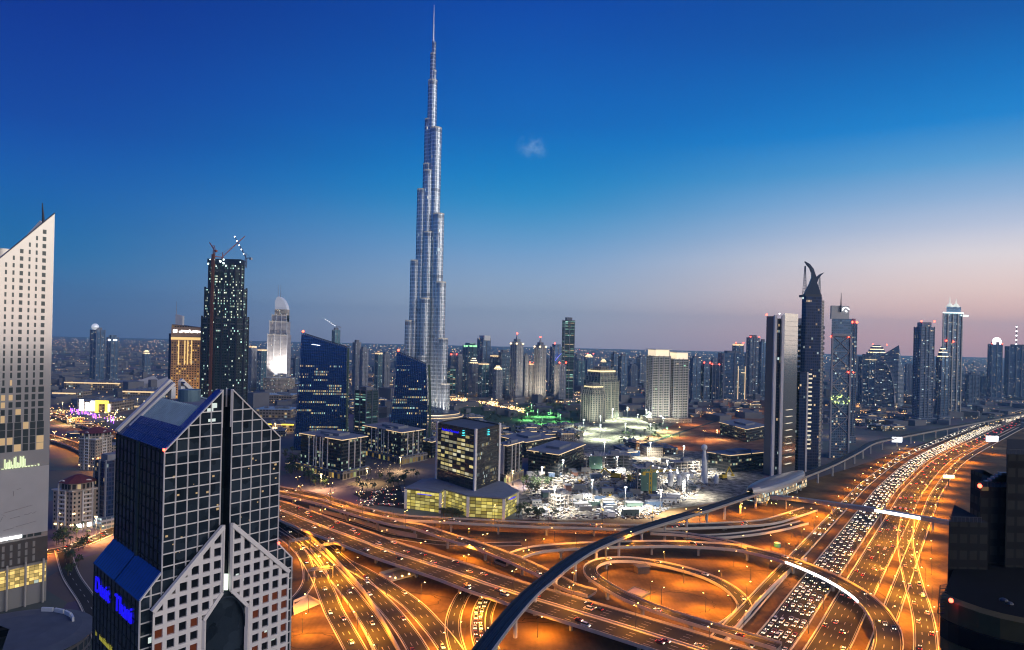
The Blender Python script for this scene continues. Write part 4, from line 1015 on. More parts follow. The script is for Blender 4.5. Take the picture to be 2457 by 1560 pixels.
# ------------------------------------------------------------------ the two blue glass towers with slanted tops
M['blueglass'] = facade('blue_fin_glass', (0.012, 0.04, 0.14), (0.02, 0.10, 0.36), 1.5, 3.9, 0.72, 0.6, 0.30, 0.9, 0.82, 0.25, 0.12, 0.6, 0.9, warm=(1.0, 0.74, 0.30), cool=(0.55, 0.95, 0.85), coolness=0.35, zmax=122, runlen=13.0)
M['bluefin'] = mat('blue_fin', (0.05, 0.12, 0.34), 0.25, 0.7)
def slant_office(label, pl, pr, yb, Y, side_w, depth, beaconp=None, lean=0.0, curved=False):
    a, c = at(*pl, Y), at(*pr, Y); c = Vector((c.x, c.y, c.z)); rot = R(6)
    w = (c.x - a.x) / math.cos(rot); d = depth
    o0 = Vector((a.x, Y, 0)); tx = Vector((math.cos(rot), math.sin(rot), 0)); ty = Vector((-math.sin(rot), math.cos(rot), 0))
    def Q(u, v, z): p = o0 + tx * u + ty * v; return Vector((p.x, p.y, z))
    t = thing('slant_office_tower', label, 'office tower', tuple(Q(w/2, d/2, 0)), 'slant topped blue glass towers')
    zl, zr = a.z, c.z; b = MB(); NZ = 14
    def bulge(k, zt):                                       # plan widens slightly low down
        return lean * (1 - k) ** 1.4
    pts = lambda k: None
    for k in range(NZ):
        f0, f1 = k / NZ, (k + 1) / NZ
        l0, l1, r0, r1 = -bulge(f0, 0), -bulge(f1, 0), w + (3.5 * math.sin(math.pi * (0.15 + 0.85*f0)) if curved else 1.5 * (1 - f0)), w + (3.5 * math.sin(math.pi * (0.15 + 0.85*f1)) if curved else 1.5 * (1 - f1))
        ring = lambda l, r, f: [(l, 0, zl * f), (r, 0, zr * f), (r, d, zr * f), (l, d, zl * f)]
        A, B = ring(l0, r0, f0), ring(l1, r1, f1); u = 0
        for i in range(4):
            j = (i + 1) % 4; L = math.hypot(A[j][0] - A[i][0], A[j][1] - A[i][1])
            b.face([Q(*A[i]), Q(*A[j]), Q(*B[j]), Q(*B[i])], [(u, A[i][2]), (u + L, A[j][2]), (u + L, B[j][2]), (u, B[i][2])]); u += L
    T = [(0, 0, zl), (w, 0, zr), (w, d, zr), (0, d, zl)]
    b.face([Q(*p) for p in T], None, 1)
    b.build('glass_wall', [M['blueglass'], M['roofdark']], t)
    nfin = int(w / 2.4)
    k = MB()
    for i in range(nfin + 1):
        u = w * i / nfin; zt = zl + (zr - zl) * i / nfin
        k.beam(Q(u - lean * (1 - i / nfin), -0.45, 3), Q(u, -0.45, zt + 2.2), 0.35, 0.9)
    k.build('glass_fin', M['bluefin'], t)
    k = MB(); k.beam(Q(0, -0.4, zl + 2.4), Q(w, -0.4, zr + 2.4), 1.0); k.beam(Q(w, 0, zr + 2.4), Q(w, d, zr + 2.4), 1.0); k.build('roof_rail', M['darksteel'], t)
    k = MB()
    for i in range(10):
        f0, f1 = i / 10, (i + 1) / 10
        k.beam(Q(w + side_w * 0.2 + (3.2 * math.sin(math.pi * (0.15 + 0.85*f0)) if curved else 1), d * 0.1, zr * f0), Q(w + side_w * 0.2 + (3.2 * math.sin(math.pi * (0.15 + 0.85*f1)) if curved else 1), d * 0.1, zr * f1), 2.2, 3.0)
    k.build('green_glass_edge', mat('green_tinted_glass', (0.10, 0.16, 0.11), 0.25, 0.3), t)
    if beaconp: beacon(Q(1.5, 0, zl + 4), t, 1.7)
    return t, Q, w, zl, zr
t1, Q, w1, zl, zr = slant_office('blue glass office tower whose roof slants down, beside the tower crane', (724.5, 802), (829, 836), 1060, 960, 6, 30, True, 8)
b = MB()
for k in range(9): b.beam(Q(14 + k * 1.3, -1.2, zl - 14 - k * 0.15), Q(14.9 + k * 1.3, -1.2, zl - 14 - k * 0.15), 2.4 if k % 3 else 3.2, 0.3)
b.build('roof_logo', M['white_light'], t1)
t2, Q, w2, zl, zr = slant_office('blue glass office tower with a bulging flank, below the spired skyscraper', (953.5, 847), (1021, 876), 1030, 985, 22, 34, True, 13, True)

# ------------------------------------------------------------------ yellow lit cube tower with its podium
M['cube_front'] = facade('cube_lit_glass', (0.02, 0.017, 0.014), (0.03, 0.03, 0.03), 7.0, 3.9, 0.90, 0.66, 0.66, 0.62, 0.25, 0.5, 0.15, warm=(1.0, 0.83, 0.32), cool=(1, 0.93, 0.6), coolness=0.4, zmin=30, zmax=71)
M['cube_side'] = facade('cube_dark_glass', (0.028, 0.026, 0.024), (0.03, 0.032, 0.035), 2.4, 3.9, 0.6, 0.7, 0.17, 0.5, 0.5, 0.5, 0.2, warm=(1.0, 0.83, 0.35), coolness=0.4, zmin=22, zmax=72)
M['podium_lit'] = facade('podium_lit_glass', (0.06, 0.045, 0.02), (0.10, 0.09, 0.03), 5.2, 3.0, 0.93, 0.84, 0.93, 0.72, 0.3, 0.5, 0.2, warm=(1.0, 0.80, 0.16), cool=(1, 0.85, 0.25), coolness=0.5)
Yc = 642.0; cf = at(1138.5, 1180, Yc); cl = at(1050, 1161.5, 700.0); crr = at(1198, 1167, 682.0)
ZT = at(1138.5, 1031.5, Yc).z
fl = Vector((cf.x, cf.y, 0)); l_ = Vector((at(1050, 1022, 693).x, 693, 0)); r_ = Vector((at(1199, 1022, 690).x, 690, 0))
bk = l_ + r_ - fl
t = thing('cube_office', 'dark square office tower with yellow lit floors and a wide podium', 'office building', tuple((l_ + r_) / 2))
b = MB()
def side(b, p, q, z0, z1, m, u0=0.0):
    L = (q - p).length; b.face([(p.x, p.y, z0), (q.x, q.y, z0), (q.x, q.y, z1), (p.x, p.y, z1)], [(u0, z0), (u0 + L, z0), (u0 + L, z1), (u0, z1)], m)
side(b, l_, fl, 0, ZT, 0); side(b, fl, r_, 0, ZT, 1); side(b, r_, bk, 0, ZT, 1); side(b, bk, l_, 0, ZT, 1)
b.face([(p.x, p.y, ZT - 1.2) for p in (l_, fl, r_, bk)], None, 2)
b.build('shaft', [M['cube_front'], M['cube_side'], M['roofdark']], t)
b = MB()
for p in (l_, fl, r_): b.box((p.x, p.y, 18), (2.2, 2.2, ZT - 17), math.atan2((fl - l_).y, (fl - l_).x))
b.build('corner_pier', M['beige'], t)
d = (fl - l_).normalized(); p = l_ + d * 9 + Vector((d.y, -d.x, 0)) * 0.6
text_mesh('letter_sign', 'Standard Chartered', 3.6, (p.x, p.y, ZT - 6.8), d, (0, 0, 1), M['blue_light'], t)
def knot(p, d, z, parent):
    k = MB(); n = Vector((d.y, -d.x, 0)) * 0.6; q = p + n
    for dx, dz, w_, h_ in ((0, 3.2, 2.2, 1.0), (-0.9, 1.4, 1.2, 1.6), (0.9, 1.4, 1.2, 1.6), (0, 0.0, 2.6, 1.2), (-1.2, -1.6, 1.3, 1.4), (1.2, -1.6, 1.3, 1.4)):
        k.beam(q + d * (dx - w_/2) + Vector((0, 0, z + dz)), q + d * (dx + w_/2) + Vector((0, 0, z + dz)), h_, 0.4)
    k.build('sign_emblem', M['teal_light'], parent)
knot(l_ + d * 46.5, d, ZT - 6, t); d2 = (r_ - fl).normalized(); knot(fl + d2 * 26, d2, ZT - 6, t)
# podium
zp = 18.5
pp = [gnd(973, 1220, 0), gnd(1056, 1231, 0), gnd(1066, 1222, 0), gnd(1122, 1240, 0), gnd(1208, 1246, 0), gnd(1241, 1227, 0)]
pp += [gnd(1205, 1203, 0), gnd(1110, 1188, 0), gnd(1015, 1196, 0)]
for kk, e in enumerate(pp): e.z = 0
b = MB(); P = [(p.x, p.y) for p in pp]; b.prism(P, 0, zp, 0, -1)
b.build('podium_glass', M['podium_lit'], t)
b = MB(); cx_, cy_ = sum(p[0] for p in P)/len(P), sum(p[1] for p in P)/len(P)
P2 = [(cx_ + (x - cx_) * 1.03, cy_ + (y - cy_) * 1.03) for x, y in P]; b.prism(P2, zp, zp + 1.0, bottom=True); b.build('podium_roof', M['roofgrey'], t)
for p in pp[:6]:
    b = MB(); b.box((p.x, p.y - 0.5, 0), (2.6, 2.2, zp), 0.15); b.build('podium_pier', M['beige'], t)
for (i, j, f0) in ((0, 1, 0.35), (4, 5, 0.35)):
    d = (pp[j] - pp[i]).normalized(); n = Vector((d.y, -d.x, 0)) * 0.5; L = (pp[j] - pp[i]).length
    q = pp[i] + d * L * f0 + n; b = MB(); b.beam(q + Vector((0, 0, zp - 3)), q + d * L * 0.4 + Vector((0, 0, zp - 3)), 2.6, 0.3); b.build('blue_sign', M['blue_light'], t)

# ------------------------------------------------------------------ low office blocks with warm lit cornices
M['office'] = facade('office_dark_glass', (0.035, 0.035, 0.038), (0.012, 0.016, 0.02), 2.6, 4.0, 0.92, 0.62, 0.15, 0.55, 0.6, 0.5, 0.12, warm=(1, 0.82, 0.45), cool=(0.7, 0.95, 0.7), coolness=0.45)
M['arcade'] = facade('arcade_stone', (0.30, 0.26, 0.22), (0.06, 0.05, 0.035), 5.2, 7.5, 0.72, 0.74, 0.42, 0.5, 0.3, 0.7, 0.3, warm=(1.0, 0.62, 0.14), cool=(0.75, 0.85, 0.3), coolness=0.3)
def low_office(label, pl, pf, pr, base_y, fins=True, pod=True, group='low office blocks with lit cornices', strip_m='warm_strip', stepped=False):
    g0 = gnd(pf[0], base_y, 0); Y = g0.y; zt = at(pf[0], pf[1], Y).z
    f_ = Vector((g0.x, Y, 0)); l = gnd(pl[0], pl[1], zt); r = gnd(pr[0], pr[1], zt)
    l.z = r.z = 0; bk = l + r - f_
    t = thing('office_block', label, 'office building', tuple((l + r) / 2), group)
    zc = 9.5 if pod else 0
    b = MB(); side(b, l, f_, zc, zt, 0); side(b, f_, r, zc, zt, 0); side(b, r, bk, zc, zt, 0); side(b, bk, l, zc, zt, 0)
    b.build('glass_wall', M['office'], t)
    c = (l + r) / 2
    ex = lambda p, k: c + (p - c) * k
    b = MB(); b.prism([(ex(p, 1.05).x, ex(p, 1.05).y) for p in (l, f_, r, bk)], zt, zt + 1.4, 0, bottom=True); b.prism([(ex(p, 0.45).x + 2, ex(p, 0.45).y) for p in (l, f_, r, bk)], zt + 1.4, zt + 4.4)
    b.prism([(ex(p, 0.14).x - 3, ex(p, 0.14).y - 12) for p in (l, f_, r, bk)], zt + 1.4, zt + 3.6)
    b.build('roof', M['roofgrey'], t)
    b = MB()
    for p, q in ((l, f_), (f_, r)):
        p1, q1 = ex(p, 1.055), ex(q, 1.055); dd = q1 - p1
        for f0, f1 in (((0, 0.38), (0.62, 1.0)) if p is l else ((0, 0.55), (0.6, 1.0))):
            b.beam(p1 + dd * f0 + Vector((0, 0, zt + 0.6)), p1 + dd * f1 + Vector((0, 0, zt + 0.6)), 1.5, 0.5)
    b.build('lit_cornice', M[strip_m], t)
    if fins:
        b = MB()
        for p, q, fs in ((l, f_, (0.22, 0.34, 0.40, 0.5, 0.56, 0.68)), (f_, r, (0.28, 0.52, 0.76))):
            d = (q - p); n = Vector((d.y, -d.x, 0)).normalized() * 0.6
            for f0 in fs: e = p + d * f0 + n; b.beam((e.x, e.y, zc), (e.x, e.y, zt), 1.1, 1.1)
        b.build('pale_pilaster', M['beige'], t)
    if pod:
        b = MB(); b.prism([(ex(p, 1.16).x, ex(p, 1.16).y) for p in (l, f_, r, bk)], 0, zc, 0, 1); b.build('arcade', [M['arcade'], M['roofgrey']], t)
    return t, f_, l, r, zt
low_office('near low office block with golden cornice, in front of the taller blue tower', (722.7, 1041), (818, 1057), (878.4, 1048), 1150)
low_office('second low office block with golden cornice, under the bulging blue tower', (874.7, 1022), (961, 1039), (1015.8, 1031.5), 1113)
low_office('narrow low office block with white pilasters beside the cube tower', (1196, 1066), (1216, 1071), (1254, 1061), 1160)
low_office('blue roofed low block with blank white end wall by the building site', (1268, 1081), (1339.5, 1092), (1401, 1068), 1147, fins=False, pod=False)
low_office('dark low block behind the blue roofed one', (1200, 1048), (1262, 1062), (1330, 1050), 1100, fins=False, pod=False)
low_office('dark long low building behind the grey slab tower', (1728, 1014), (1790, 1031), (1840, 1022), 1062, fins=False, pod=False)
low_office('grey low block at the edge of the building site by the station', (1700, 1086), (1752, 1094), (1835, 1086), 1134, fins=False, pod=False)
low_office('pale lit grid block tucked between cube tower and office block', (1012, 1058), (1036, 1062), (1062, 1055), 1100, fins=False, pod=False)
# ------------------------------------------------------------------ skyline facades
FM = {}
FM['teal'] = facade('teal_glass', (0.12, 0.21, 0.25), (0.10, 0.25, 0.32), 3.0, 3.7, 0.7, 0.6, 0.13, 0.9, 0.55, 0.4, 0.15, 0.2, 0.6, coolness=0.6)
FM['navy'] = facade('navy_glass', (0.11, 0.17, 0.26), (0.08, 0.17, 0.31), 3.0, 3.7, 0.75, 0.6, 0.10, 0.9, 0.5, 0.4, 0.15, 0.2, 0.6, coolness=0.5)
FM['resid'] = facade('residential_wall', (0.36, 0.37, 0.41), (0.07, 0.11, 0.16), 3.4, 3.4, 0.52, 0.55, 0.10, 1.0, 0.05, 0.8, 0.15, 0.0, 0.5, coolness=0.35)
FM['grey'] = facade('grey_banded_wall', (0.26, 0.30, 0.37), (0.10, 0.17, 0.26), 4.0, 3.6, 0.9, 0.52, 0.10, 0.9, 0.5, 0.7, 0.15, 0.0, 0.5, coolness=0.45)
FM['cream'] = facade('cream_stone_wall', (0.42, 0.36, 0.29), (0.04, 0.04, 0.04), 3.0, 3.5, 0.45, 0.5, 0.12, 1.0, 0.05, 0.8, 0.2, coolness=0.25)
FM['dark'] = facade('dark_glass_tower', (0.012, 0.032, 0.09), (0.012, 0.036, 0.12), 2.6, 3.8, 0.8, 0.7, 0.04, 0.8, 0.4, 0.35, 0.14, 0.2, 0.35)
FM['balcony'] = facade('balcony_bands', (0.58, 0.57, 0.52), (0.04, 0.06, 0.06), 5.0, 3.5, 0.86, 0.66, 0.07, 0.9, 0.2, 0.8, 0.15, cool=(0.4, 1, 0.6))
FM['stripe'] = facade('green_lit_bands', (0.03, 0.07, 0.09), (0.02, 0.05, 0.06), 8.0, 4.0, 0.96, 0.45, 0.30, 0.7, 0.75, 0.4, 0.12, cool=(0.5, 1, 0.8), coolness=0.7)
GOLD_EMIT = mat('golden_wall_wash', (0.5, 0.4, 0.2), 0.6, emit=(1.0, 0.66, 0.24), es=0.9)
def tower(name, label, x0, x1, ytop, Y, style, top='flat', rot=0.5, shape=1.0, group='distant high rises', ribs=True, red=False, cat='high rise', z0=0.0, dome=None):
    xc = (x0 + x1) / 2; P = at(xc, ytop, Y); az = math.atan2(P.x, P.y); pw = (x1 - x0) * Y / F * math.cos(az); rot = rot - az
    co, si = abs(math.cos(rot + az)), abs(math.sin(rot + az)); w = pw / (co + shape * si); d = w * shape
    c = (P.x + math.sin(az) * pw / 2, P.y + math.cos(az) * pw / 2); zt = P.z
    t = thing(name, label, cat, (c[0], c[1], 0), group)
    fm = FM[style]
    crown = {'flat': 0, 'box': 0.05, 'spire': 0.16, 'steps': 0.14, 'slant': 0.0, 'dome': 0.1, 'lit': 0.04, 'mast': 0.0}[top]
    hb = zt * (1 - crown) if top != 'mast' else zt
    b = MB(); P4 = rect(c, w, d, rot)
    if top == 'slant': b.prism(P4, z0, [zt * 0.86, zt, zt, zt * 0.86], 0, 1)
    else: b.prism(P4, z0, hb, 0, 1)
    b.build('shaft', [fm, M['roofdark']], t)
    if ribs:
        k = MB()
        for i in range(4):
            a, e = Vector((*P4[i], 0)), Vector((*P4[(i + 1) % 4], 0)); n = Vector(((e - a).y, -(e - a).x, 0)).normalized() * 0.4
            for f in ((0.0, 0.36, 0.64) if (style in ('resid', 'balcony', 'cream', 'grey')) else (0.0, 0.5)):
                p = a + (e - a) * f + n; k.beam((p.x, p.y, z0), (p.x, p.y, (hb if top != 'slant' else zt * 0.86) + 1.5), w * 0.045 + 0.5)
        k.build('corner_rib', M['rib_pale'] if style in ('resid', 'balcony', 'cream') else M['rib'], t)
    if top in ('flat', 'mast', 'lit'):
        k = MB(); k.prism(rect(c, w * 0.6, d * 0.6, rot), hb, hb + 4 + 0.02 * zt); k.build('plant_room', M['roofgrey'], t)
    if top == 'lit':
        k = MB(); k.prism(rect(c, w * 1.02, d * 1.02, rot), hb, hb + zt * 0.03, bottom=True); k.build('lit_crown', M['warm_strip'], t)
    if top == 'box':
        k = MB(); k.prism(rect(c, w * 0.72, d * 0.72, rot), hb, zt); k.build('upper_box', [fm], t)
    if top in ('steps', 'dome'):
        for q, (s, f0, f1) in enumerate(((0.84, 0, 0.4), (0.66, 0.4, 0.75), (0.42, 0.75, 1.0))):
            k = MB(); k.prism(rect(c, w * s, d * s, rot), hb + (zt - hb) * f0, hb + (zt - hb) * f1, 0, 1); k.build('setback', [fm, M['roofgrey']], t)
            k = MB(); k.prism(rect(c, w * s * 1.03, d * s * 1.03, rot), hb + (zt - hb) * f0 + 0.3, hb + (zt - hb) * f0 + 2.2, 0, -1); k.build('terrace_light', M['warm_light'], t)
    if top == 'spire':
        for s, f0, f1 in ((0.8, 0, 0.25), (0.55, 0.25, 0.5)):
            k = MB(); k.prism(rect(c, w * s, d * s, rot), hb + (zt - hb) * f0, hb + (zt - hb) * f1, 0, 1); k.build('setback', [fm, M['roofgrey']], t)
        k = MB()
        for q in P4: k.ball((q[0], q[1], hb + 2), 2.4, 6, 4)
        k.build('corner_light', M['warm_light'], t)
        k = MB(); k.tube((*c, hb + (zt - hb) * 0.5), (*c, zt), w * 0.16, 0.3, 8); k.build('spire', M['steel'], t)
        beacon((*c, zt), t, 2.2)
    if top == 'mast':
        k = MB(); k.tube((*c, hb), (*c, hb + 0.22 * zt), 1.2, 0.3, 6); k.build('mast', M['darksteel'], t)
    if red: beacon((P4[0][0], P4[0][1], zt + 2), t, 2.0); beacon((P4[1][0], P4[1][1], zt + 2), t, 2.0)
    if Y < 2600:
        k = MB(); k.prism(rect(c, w * 1.5, d * 1.4, rot), 0, 9 + (w % 5), 0, 1); k.build('podium', [FM['cream'] if style in ('resid', 'cream', 'balcony') else FM['grey'], M['roofgrey']], t)
    return t, c, w, d, zt
hr = 'high_rise'
T_ = [
 # label, x0, x1, ytop, Y, style, top, rot, shape, red
 ('round headed dark tower with a glowing globe over the far flats', 217, 252, 792, 2000, 'navy', 'flat', 0.6, 1.0, False),
 ('shorter dark tower with a white lit band beside the globe tower', 257, 284, 804, 2150, 'navy', 'box', 0.5, 1.0, False),
 ('low dark rounded tower alone among far mall roofs', 342, 361, 840, 2500, 'navy', 'steps', 0.4, 1.0, False),
 ('grey residential tower with an orange lit top behind the building shell', 598, 616, 830, 1900, 'resid', 'lit', 0.5, 1.0, False),
 ('dark residential tower just before the rounded white hotel tower', 618, 640, 838, 1850, 'teal', 'lit', 0.6, 1.0, False),
 ('hazy dark block at the flank of the blue slant roofed tower', 704, 722, 860, 2100, 'navy', 'flat', 0.4, 1.0, False),
 ('slim unfinished tower under a lit crane', 797, 816, 792, 2100, 'teal', 'flat', 0.5, 1.0, False),
 ('grey twin fronted tower between the two blue office towers', 847, 866, 822, 1800, 'resid', 'flat', 0.5, 1.0, False),
 ('paler half of the twin fronted tower pair', 864, 884, 832, 1760, 'resid', 'box', 0.5, 1.0, False),
 ('slender dark tower with a bright rim near the bulging office tower', 900, 918, 846, 1900, 'teal', 'lit', 0.6, 1.0, False),
 ('narrow grey tower beside the slender bright rimmed one', 918, 936, 851, 1950, 'resid', 'flat', 0.4, 1.0, False),
 ('stout residential block hard against the tiered skyscraper', 1076, 1096, 852, 1750, 'resid', 'flat', 0.4, 1.2, True),
 ('green lit residential block low beside the tiered skyscraper', 1072, 1094, 884, 1600, 'stripe', 'flat', 0.5, 1.0, False),
 ('grey stepped residential tower with a red rim', 1094, 1110, 850, 1700, 'resid', 'box', 0.5, 1.0, False),
 ('tall bank of flats below the pale floodlit terrace', 1111, 1146, 823, 1950, 'teal', 'box', 0.5, 1.0, False),
 ('square crowned tower with a pale box top above the flats', 1146, 1177, 805, 1900, 'navy', 'box', 0.7, 0.9, False),
 ('squat grey flats in front of the square crowned tower', 1126, 1148, 858, 1600, 'resid', 'steps', 0.5, 1.0, False),
 ('broad dark flats with a lit rooftop terrace', 1148, 1174, 872, 1500, 'teal', 'lit', 0.5, 1.0, False),
 ('white rimmed flats next to the dark slab', 1176, 1196, 852, 1700, 'grey', 'lit', 0.4, 1.0, False),
 ('dark slab tower with a white lit parapet', 1197, 1224, 846, 1850, 'navy', 'flat', 0.3, 1.2, False),
 ('pinkish flats with a rounded roof in front of the dark slab', 1184, 1206, 878, 1450, 'resid', 'dome', 0.5, 1.0, False),
 ('first tall spired residential tower with glowing corners', 1226, 1256, 800, 1480, 'resid', 'spire', 0.75, 1.0, False),
 ('slim grey flats between the two spired towers', 1257, 1268, 854, 1800, 'resid', 'flat', 0.5, 1.0, False),
 ('narrow flats with an orange glowing top between spired towers', 1266, 1282, 872, 1600, 'resid', 'lit', 0.5, 1.0, True),
 ('second spired residential tower with glowing corners', 1283, 1311, 809, 1560, 'resid', 'spire', 0.75, 1.0, False),
 ('dark tower whose shoulder carries a curved blue light', 1321, 1350, 826, 1750, 'navy', 'box', 0.5, 1.0, True),
 ('pale short tower standing before the curved blue light', 1332, 1358, 872, 1500, 'resid', 'box', 0.6, 1.0, True),
 ('tallest thin teal glass tower with no crown', 1350, 1379, 769, 1800, 'stripe', 'flat', 0.25, 1.0, False),
 ('low dark dome topped tower beyond the teal tower', 1402, 1424, 850, 2600, 'navy', 'dome', 0.5, 1.0, True),
 ('dark teal block low beside the thin teal tower', 1379, 1404, 866, 2300, 'teal', 'flat', 0.5, 1.0, False),
 ('left half of a blocky dark pair behind the domed hotel', 1467, 1484, 850, 1900, 'navy', 'flat', 0.5, 1.0, False),
 ('right half of a blocky dark pair behind the domed hotel', 1484, 1506, 855, 1850, 'navy', 'flat', 0.5, 1.0, False),
 ('faint blue tower behind the floodlit twin towers', 1506, 1530, 878, 2300, 'grey', 'flat', 0.5, 1.0, False),
 ('pale hazy tower next to the floodlit twin towers', 1528, 1552, 858, 2600, 'grey', 'flat', 0.5, 1.0, False),
 ('dark blue bulky block right after the floodlit twins', 1656, 1682, 860, 1750, 'navy', 'flat', 0.4, 1.0, False),
 ('low stepped dark block between bulky office towers', 1682, 1704, 872, 1800, 'navy', 'box', 0.5, 1.0, True),
 ('small dark office block with a red beacon', 1700, 1726, 876, 1700, 'dark', 'flat', 0.5, 1.0, True),
 ('broad dark banded office tower with a vertical lit stripe', 1724, 1790, 848, 1600, 'navy', 'flat', 0.25, 1.0, False),
 ('flat topped far tower with a white lit head', 1758, 1784, 824, 2000, 'navy', 'lit', 0.4, 1.0, True),
 ('tall slate tower behind the grey slab tower', 1792, 1822, 810, 2100, 'grey', 'flat', 0.4, 1.0, True),
 ('narrow slate tower touching the grey slab tower', 1822, 1838, 820, 2000, 'navy', 'flat', 0.5, 1.0, False),
 ('dark slim tower wedged behind the horned tower', 1912, 1926, 774, 1300, 'navy', 'flat', 0.4, 1.0, False),
 ('blocky black office with a lit roof sign past the braced tower', 2061, 2100, 856, 1850, 'navy', 'flat', 0.3, 1.0, False),
 ('taller dark block with red site lamps behind the lit sign office', 2080, 2128, 828, 2100, 'navy', 'steps', 0.4, 1.0, True),
 ('rounded top dark tower beyond the highway bend', 2194, 2242, 773, 1500, 'grey', 'box', 0.5, 1.0, True),
 ('slim fluted tower between two taller highway towers', 2248, 2278, 832, 1560, 'navy', 'steps', 0.6, 1.0, False),
 ('low hazy block beyond the twin crowned hotel', 2316, 2350, 900, 1900, 'grey', 'flat', 0.4, 1.0, False),
 ('tower with a glowing emblem on its roof by the picture edge', 2371, 2405, 826, 2200, 'navy', 'flat', 0.4, 1.0, True),
 ('wide dotted light tower shell at the far highway end', 2412, 2470, 832, 2300, 'grey', 'flat', 0.2, 1.0, False),
 ('low hazy flats before the emblem tower', 2350, 2372, 906, 2400, 'grey', 'flat', 0.4, 1.0, False),
 ('slab tower half hidden behind the braced tower', 2040, 2056, 776, 1160, 'navy', 'flat', 0.4, 1.0, True),
 ('curved teal glass office lit from below between blue towers', 851, 908, 938, 1080, 'stripe', 'flat', 0.75, 1.0, False),
]
TT = {}
for lab, x0, x1, yt, Y, st, tp, rt, sh, rd in T_:
    if 1072 <= x0 < 1400 and Y < 1780: Y = 1750 + (Y - 1450) * 0.5
    if 1656 <= x0 < 1840: Y = max(Y, 1880)
    TT[lab[:24]] = tower(hr, lab, x0, x1, yt, Y, st, tp, rt, sh, red=rd)
HZT = [('just beyond the first spired tower', 1262, 1278, 862, 2500), ('in the gap after the second spired tower', 1312, 1326, 858, 2600), ('behind the curved blue light tower', 1340, 1352, 850, 2500),
 ('right behind the thin teal tower', 1378, 1394, 852, 2700), ('above the smaller stepped hotel', 1408, 1426, 866, 2800), ('over the shoulder of the larger stepped hotel', 1440, 1456, 861, 2700), ('between stepped hotel and dark pair', 1492, 1508, 868, 2600),
 ('fading just left of the floodlit twins', 1534, 1548, 872, 2900), ('peeping between bulky dark blocks', 1668, 1686, 856, 2700), ('above the small office with a red beacon', 1706, 1722, 862, 2800), ('beside the flat white headed tower', 1740, 1756, 846, 2600), ('hard by the grey slab tower', 1826, 1842, 842, 2500),
 ('behind the pale floodlit terrace flats', 1104, 1122, 846, 2600), ('next to the square crowned tower', 1178, 1194, 850, 2700), ('beyond the dark slab tower', 1208, 1226, 862, 2500), ('low behind the braced tower', 2046, 2062, 858, 2500), ('beyond the pointed faceted building', 2172, 2190, 872, 2600)]
for k, (wh, x0, x1, yt, Y) in enumerate(HZT): tower(hr, ('faint hazy tower ', 'pale slim tower ', 'dim blue tower ')[k % 3] + wh, x0, x1, yt, Y, ('grey', 'resid', 'navy')[k % 3], ('flat', 'box', 'steps')[k % 3], 0.3 + 0.1 * (k % 4), 1.0)
t, c, w, d, z = TT['round headed dark tower '[:24]]; b = MB(); b.ball((c[0] - 4, c[1] - 6, z + 9), 10, 16, 10); b.build('globe', mat('silver_globe', (0.75, 0.75, 0.78), 0.25, 0.5, emit=(0.9, 0.95, 1), es=0.45), t, True)
t, c, w, d, z = TT['shorter dark tower with '[:24]]; b = MB(); b.prism(rect(c, w * 1.05, d * 1.05, 0.5), z * 0.88, z * 0.91, 0, -1); b.build('lit_band', M['white_light'], t)
t, c, w, d, z = TT['dark tower whose shoulder']if 'dark tower whose shoulder' in TT else TT['dark tower whose shoulder'[:24]]
b = MB(); prev = None
for k in range(10):
    p = Vector((c[0] + (k / 9 - 0.15) * w * 1.0, c[1] - w * 0.75, z * (0.70 + 0.16 * math.sin(k / 9 * 1.5))))
    if prev: b.beam(prev, p, 7 - k * 0.3, 0.6)
    prev = p
b.build('blue_light_curve', mat('blue_bead_glow', (0.1, 0.1, 0.6), 0.4, emit=(0.18, 0.22, 1.0), es=1.5), t)
t, c, w, d, z = TT['broad dark banded office']; b = MB()
for f in (0.1, 0.42): b.beam((c[0] + w * f, c[1] - d * 0.62, 8), (c[0] + w * f, c[1] - d * 0.62, z * 0.75), 1.5, 0.5)
b.build('lit_stripe', M['warm_strip'], t)
b = MB(); b.beam((c[0] + 14, c[1] - d * 0.64, z * 0.62), (c[0] + 24, c[1] - d * 0.64, z * 0.62), 6, 0.6); b.build('roof_sign', M['warm_light'], t)
t, c, w, d, z = TT['blocky black office with']; b = MB(); b.beam((c[0] - 14, c[1] - d * 0.66, z - 8), (c[0] + 16, c[1] - d * 0.66, z - 8), 3.2, 0.5); b.build('roof_sign', M['warm_light'], t)
t, c, w, d, z = TT['tower with a glowing emb']; b = MB(); b.tube((c[0], c[1] - 8, z + 8), (c[0], c[1] - 6, z + 8), 14, 14, 20); b.build('roof_emblem', M['white_light'], t)
t, c, w, d, z = TT['wide dotted light tower '[:24]]; b = MB()
for k in range(5): b.ball((c[0] - 4, c[1], z + 8 + k * 15), 2.6, 6, 4)
b.build('crane_light', M['white_light'], t)
b = MB(); b.beam((c[0] - 4, c[1], z), (c[0] - 4, c[1], z + 74), 1.6); b.build('crane_mast', M['darksteel'], t)
for a, k in (('square crowned tower wit', 0.92), ):
    t, c, w, d, z = TT[a]; b = MB(); b.prism(rect((c[0] + 3, c[1] - 4), w * 0.8, d * 0.9, 0.7), z * 0.92, z * 1.0); b.build('pale_head', M['white'], t)
t, c, w, d, z = TT['tall bank of flats below'[:24]]; b = MB(); b.prism(rect(c, w * 1.04, d * 1.04, 0.5), z * 0.925, z * 0.955, 0, -1); b.build('lit_terrace', M['green_light'], t)

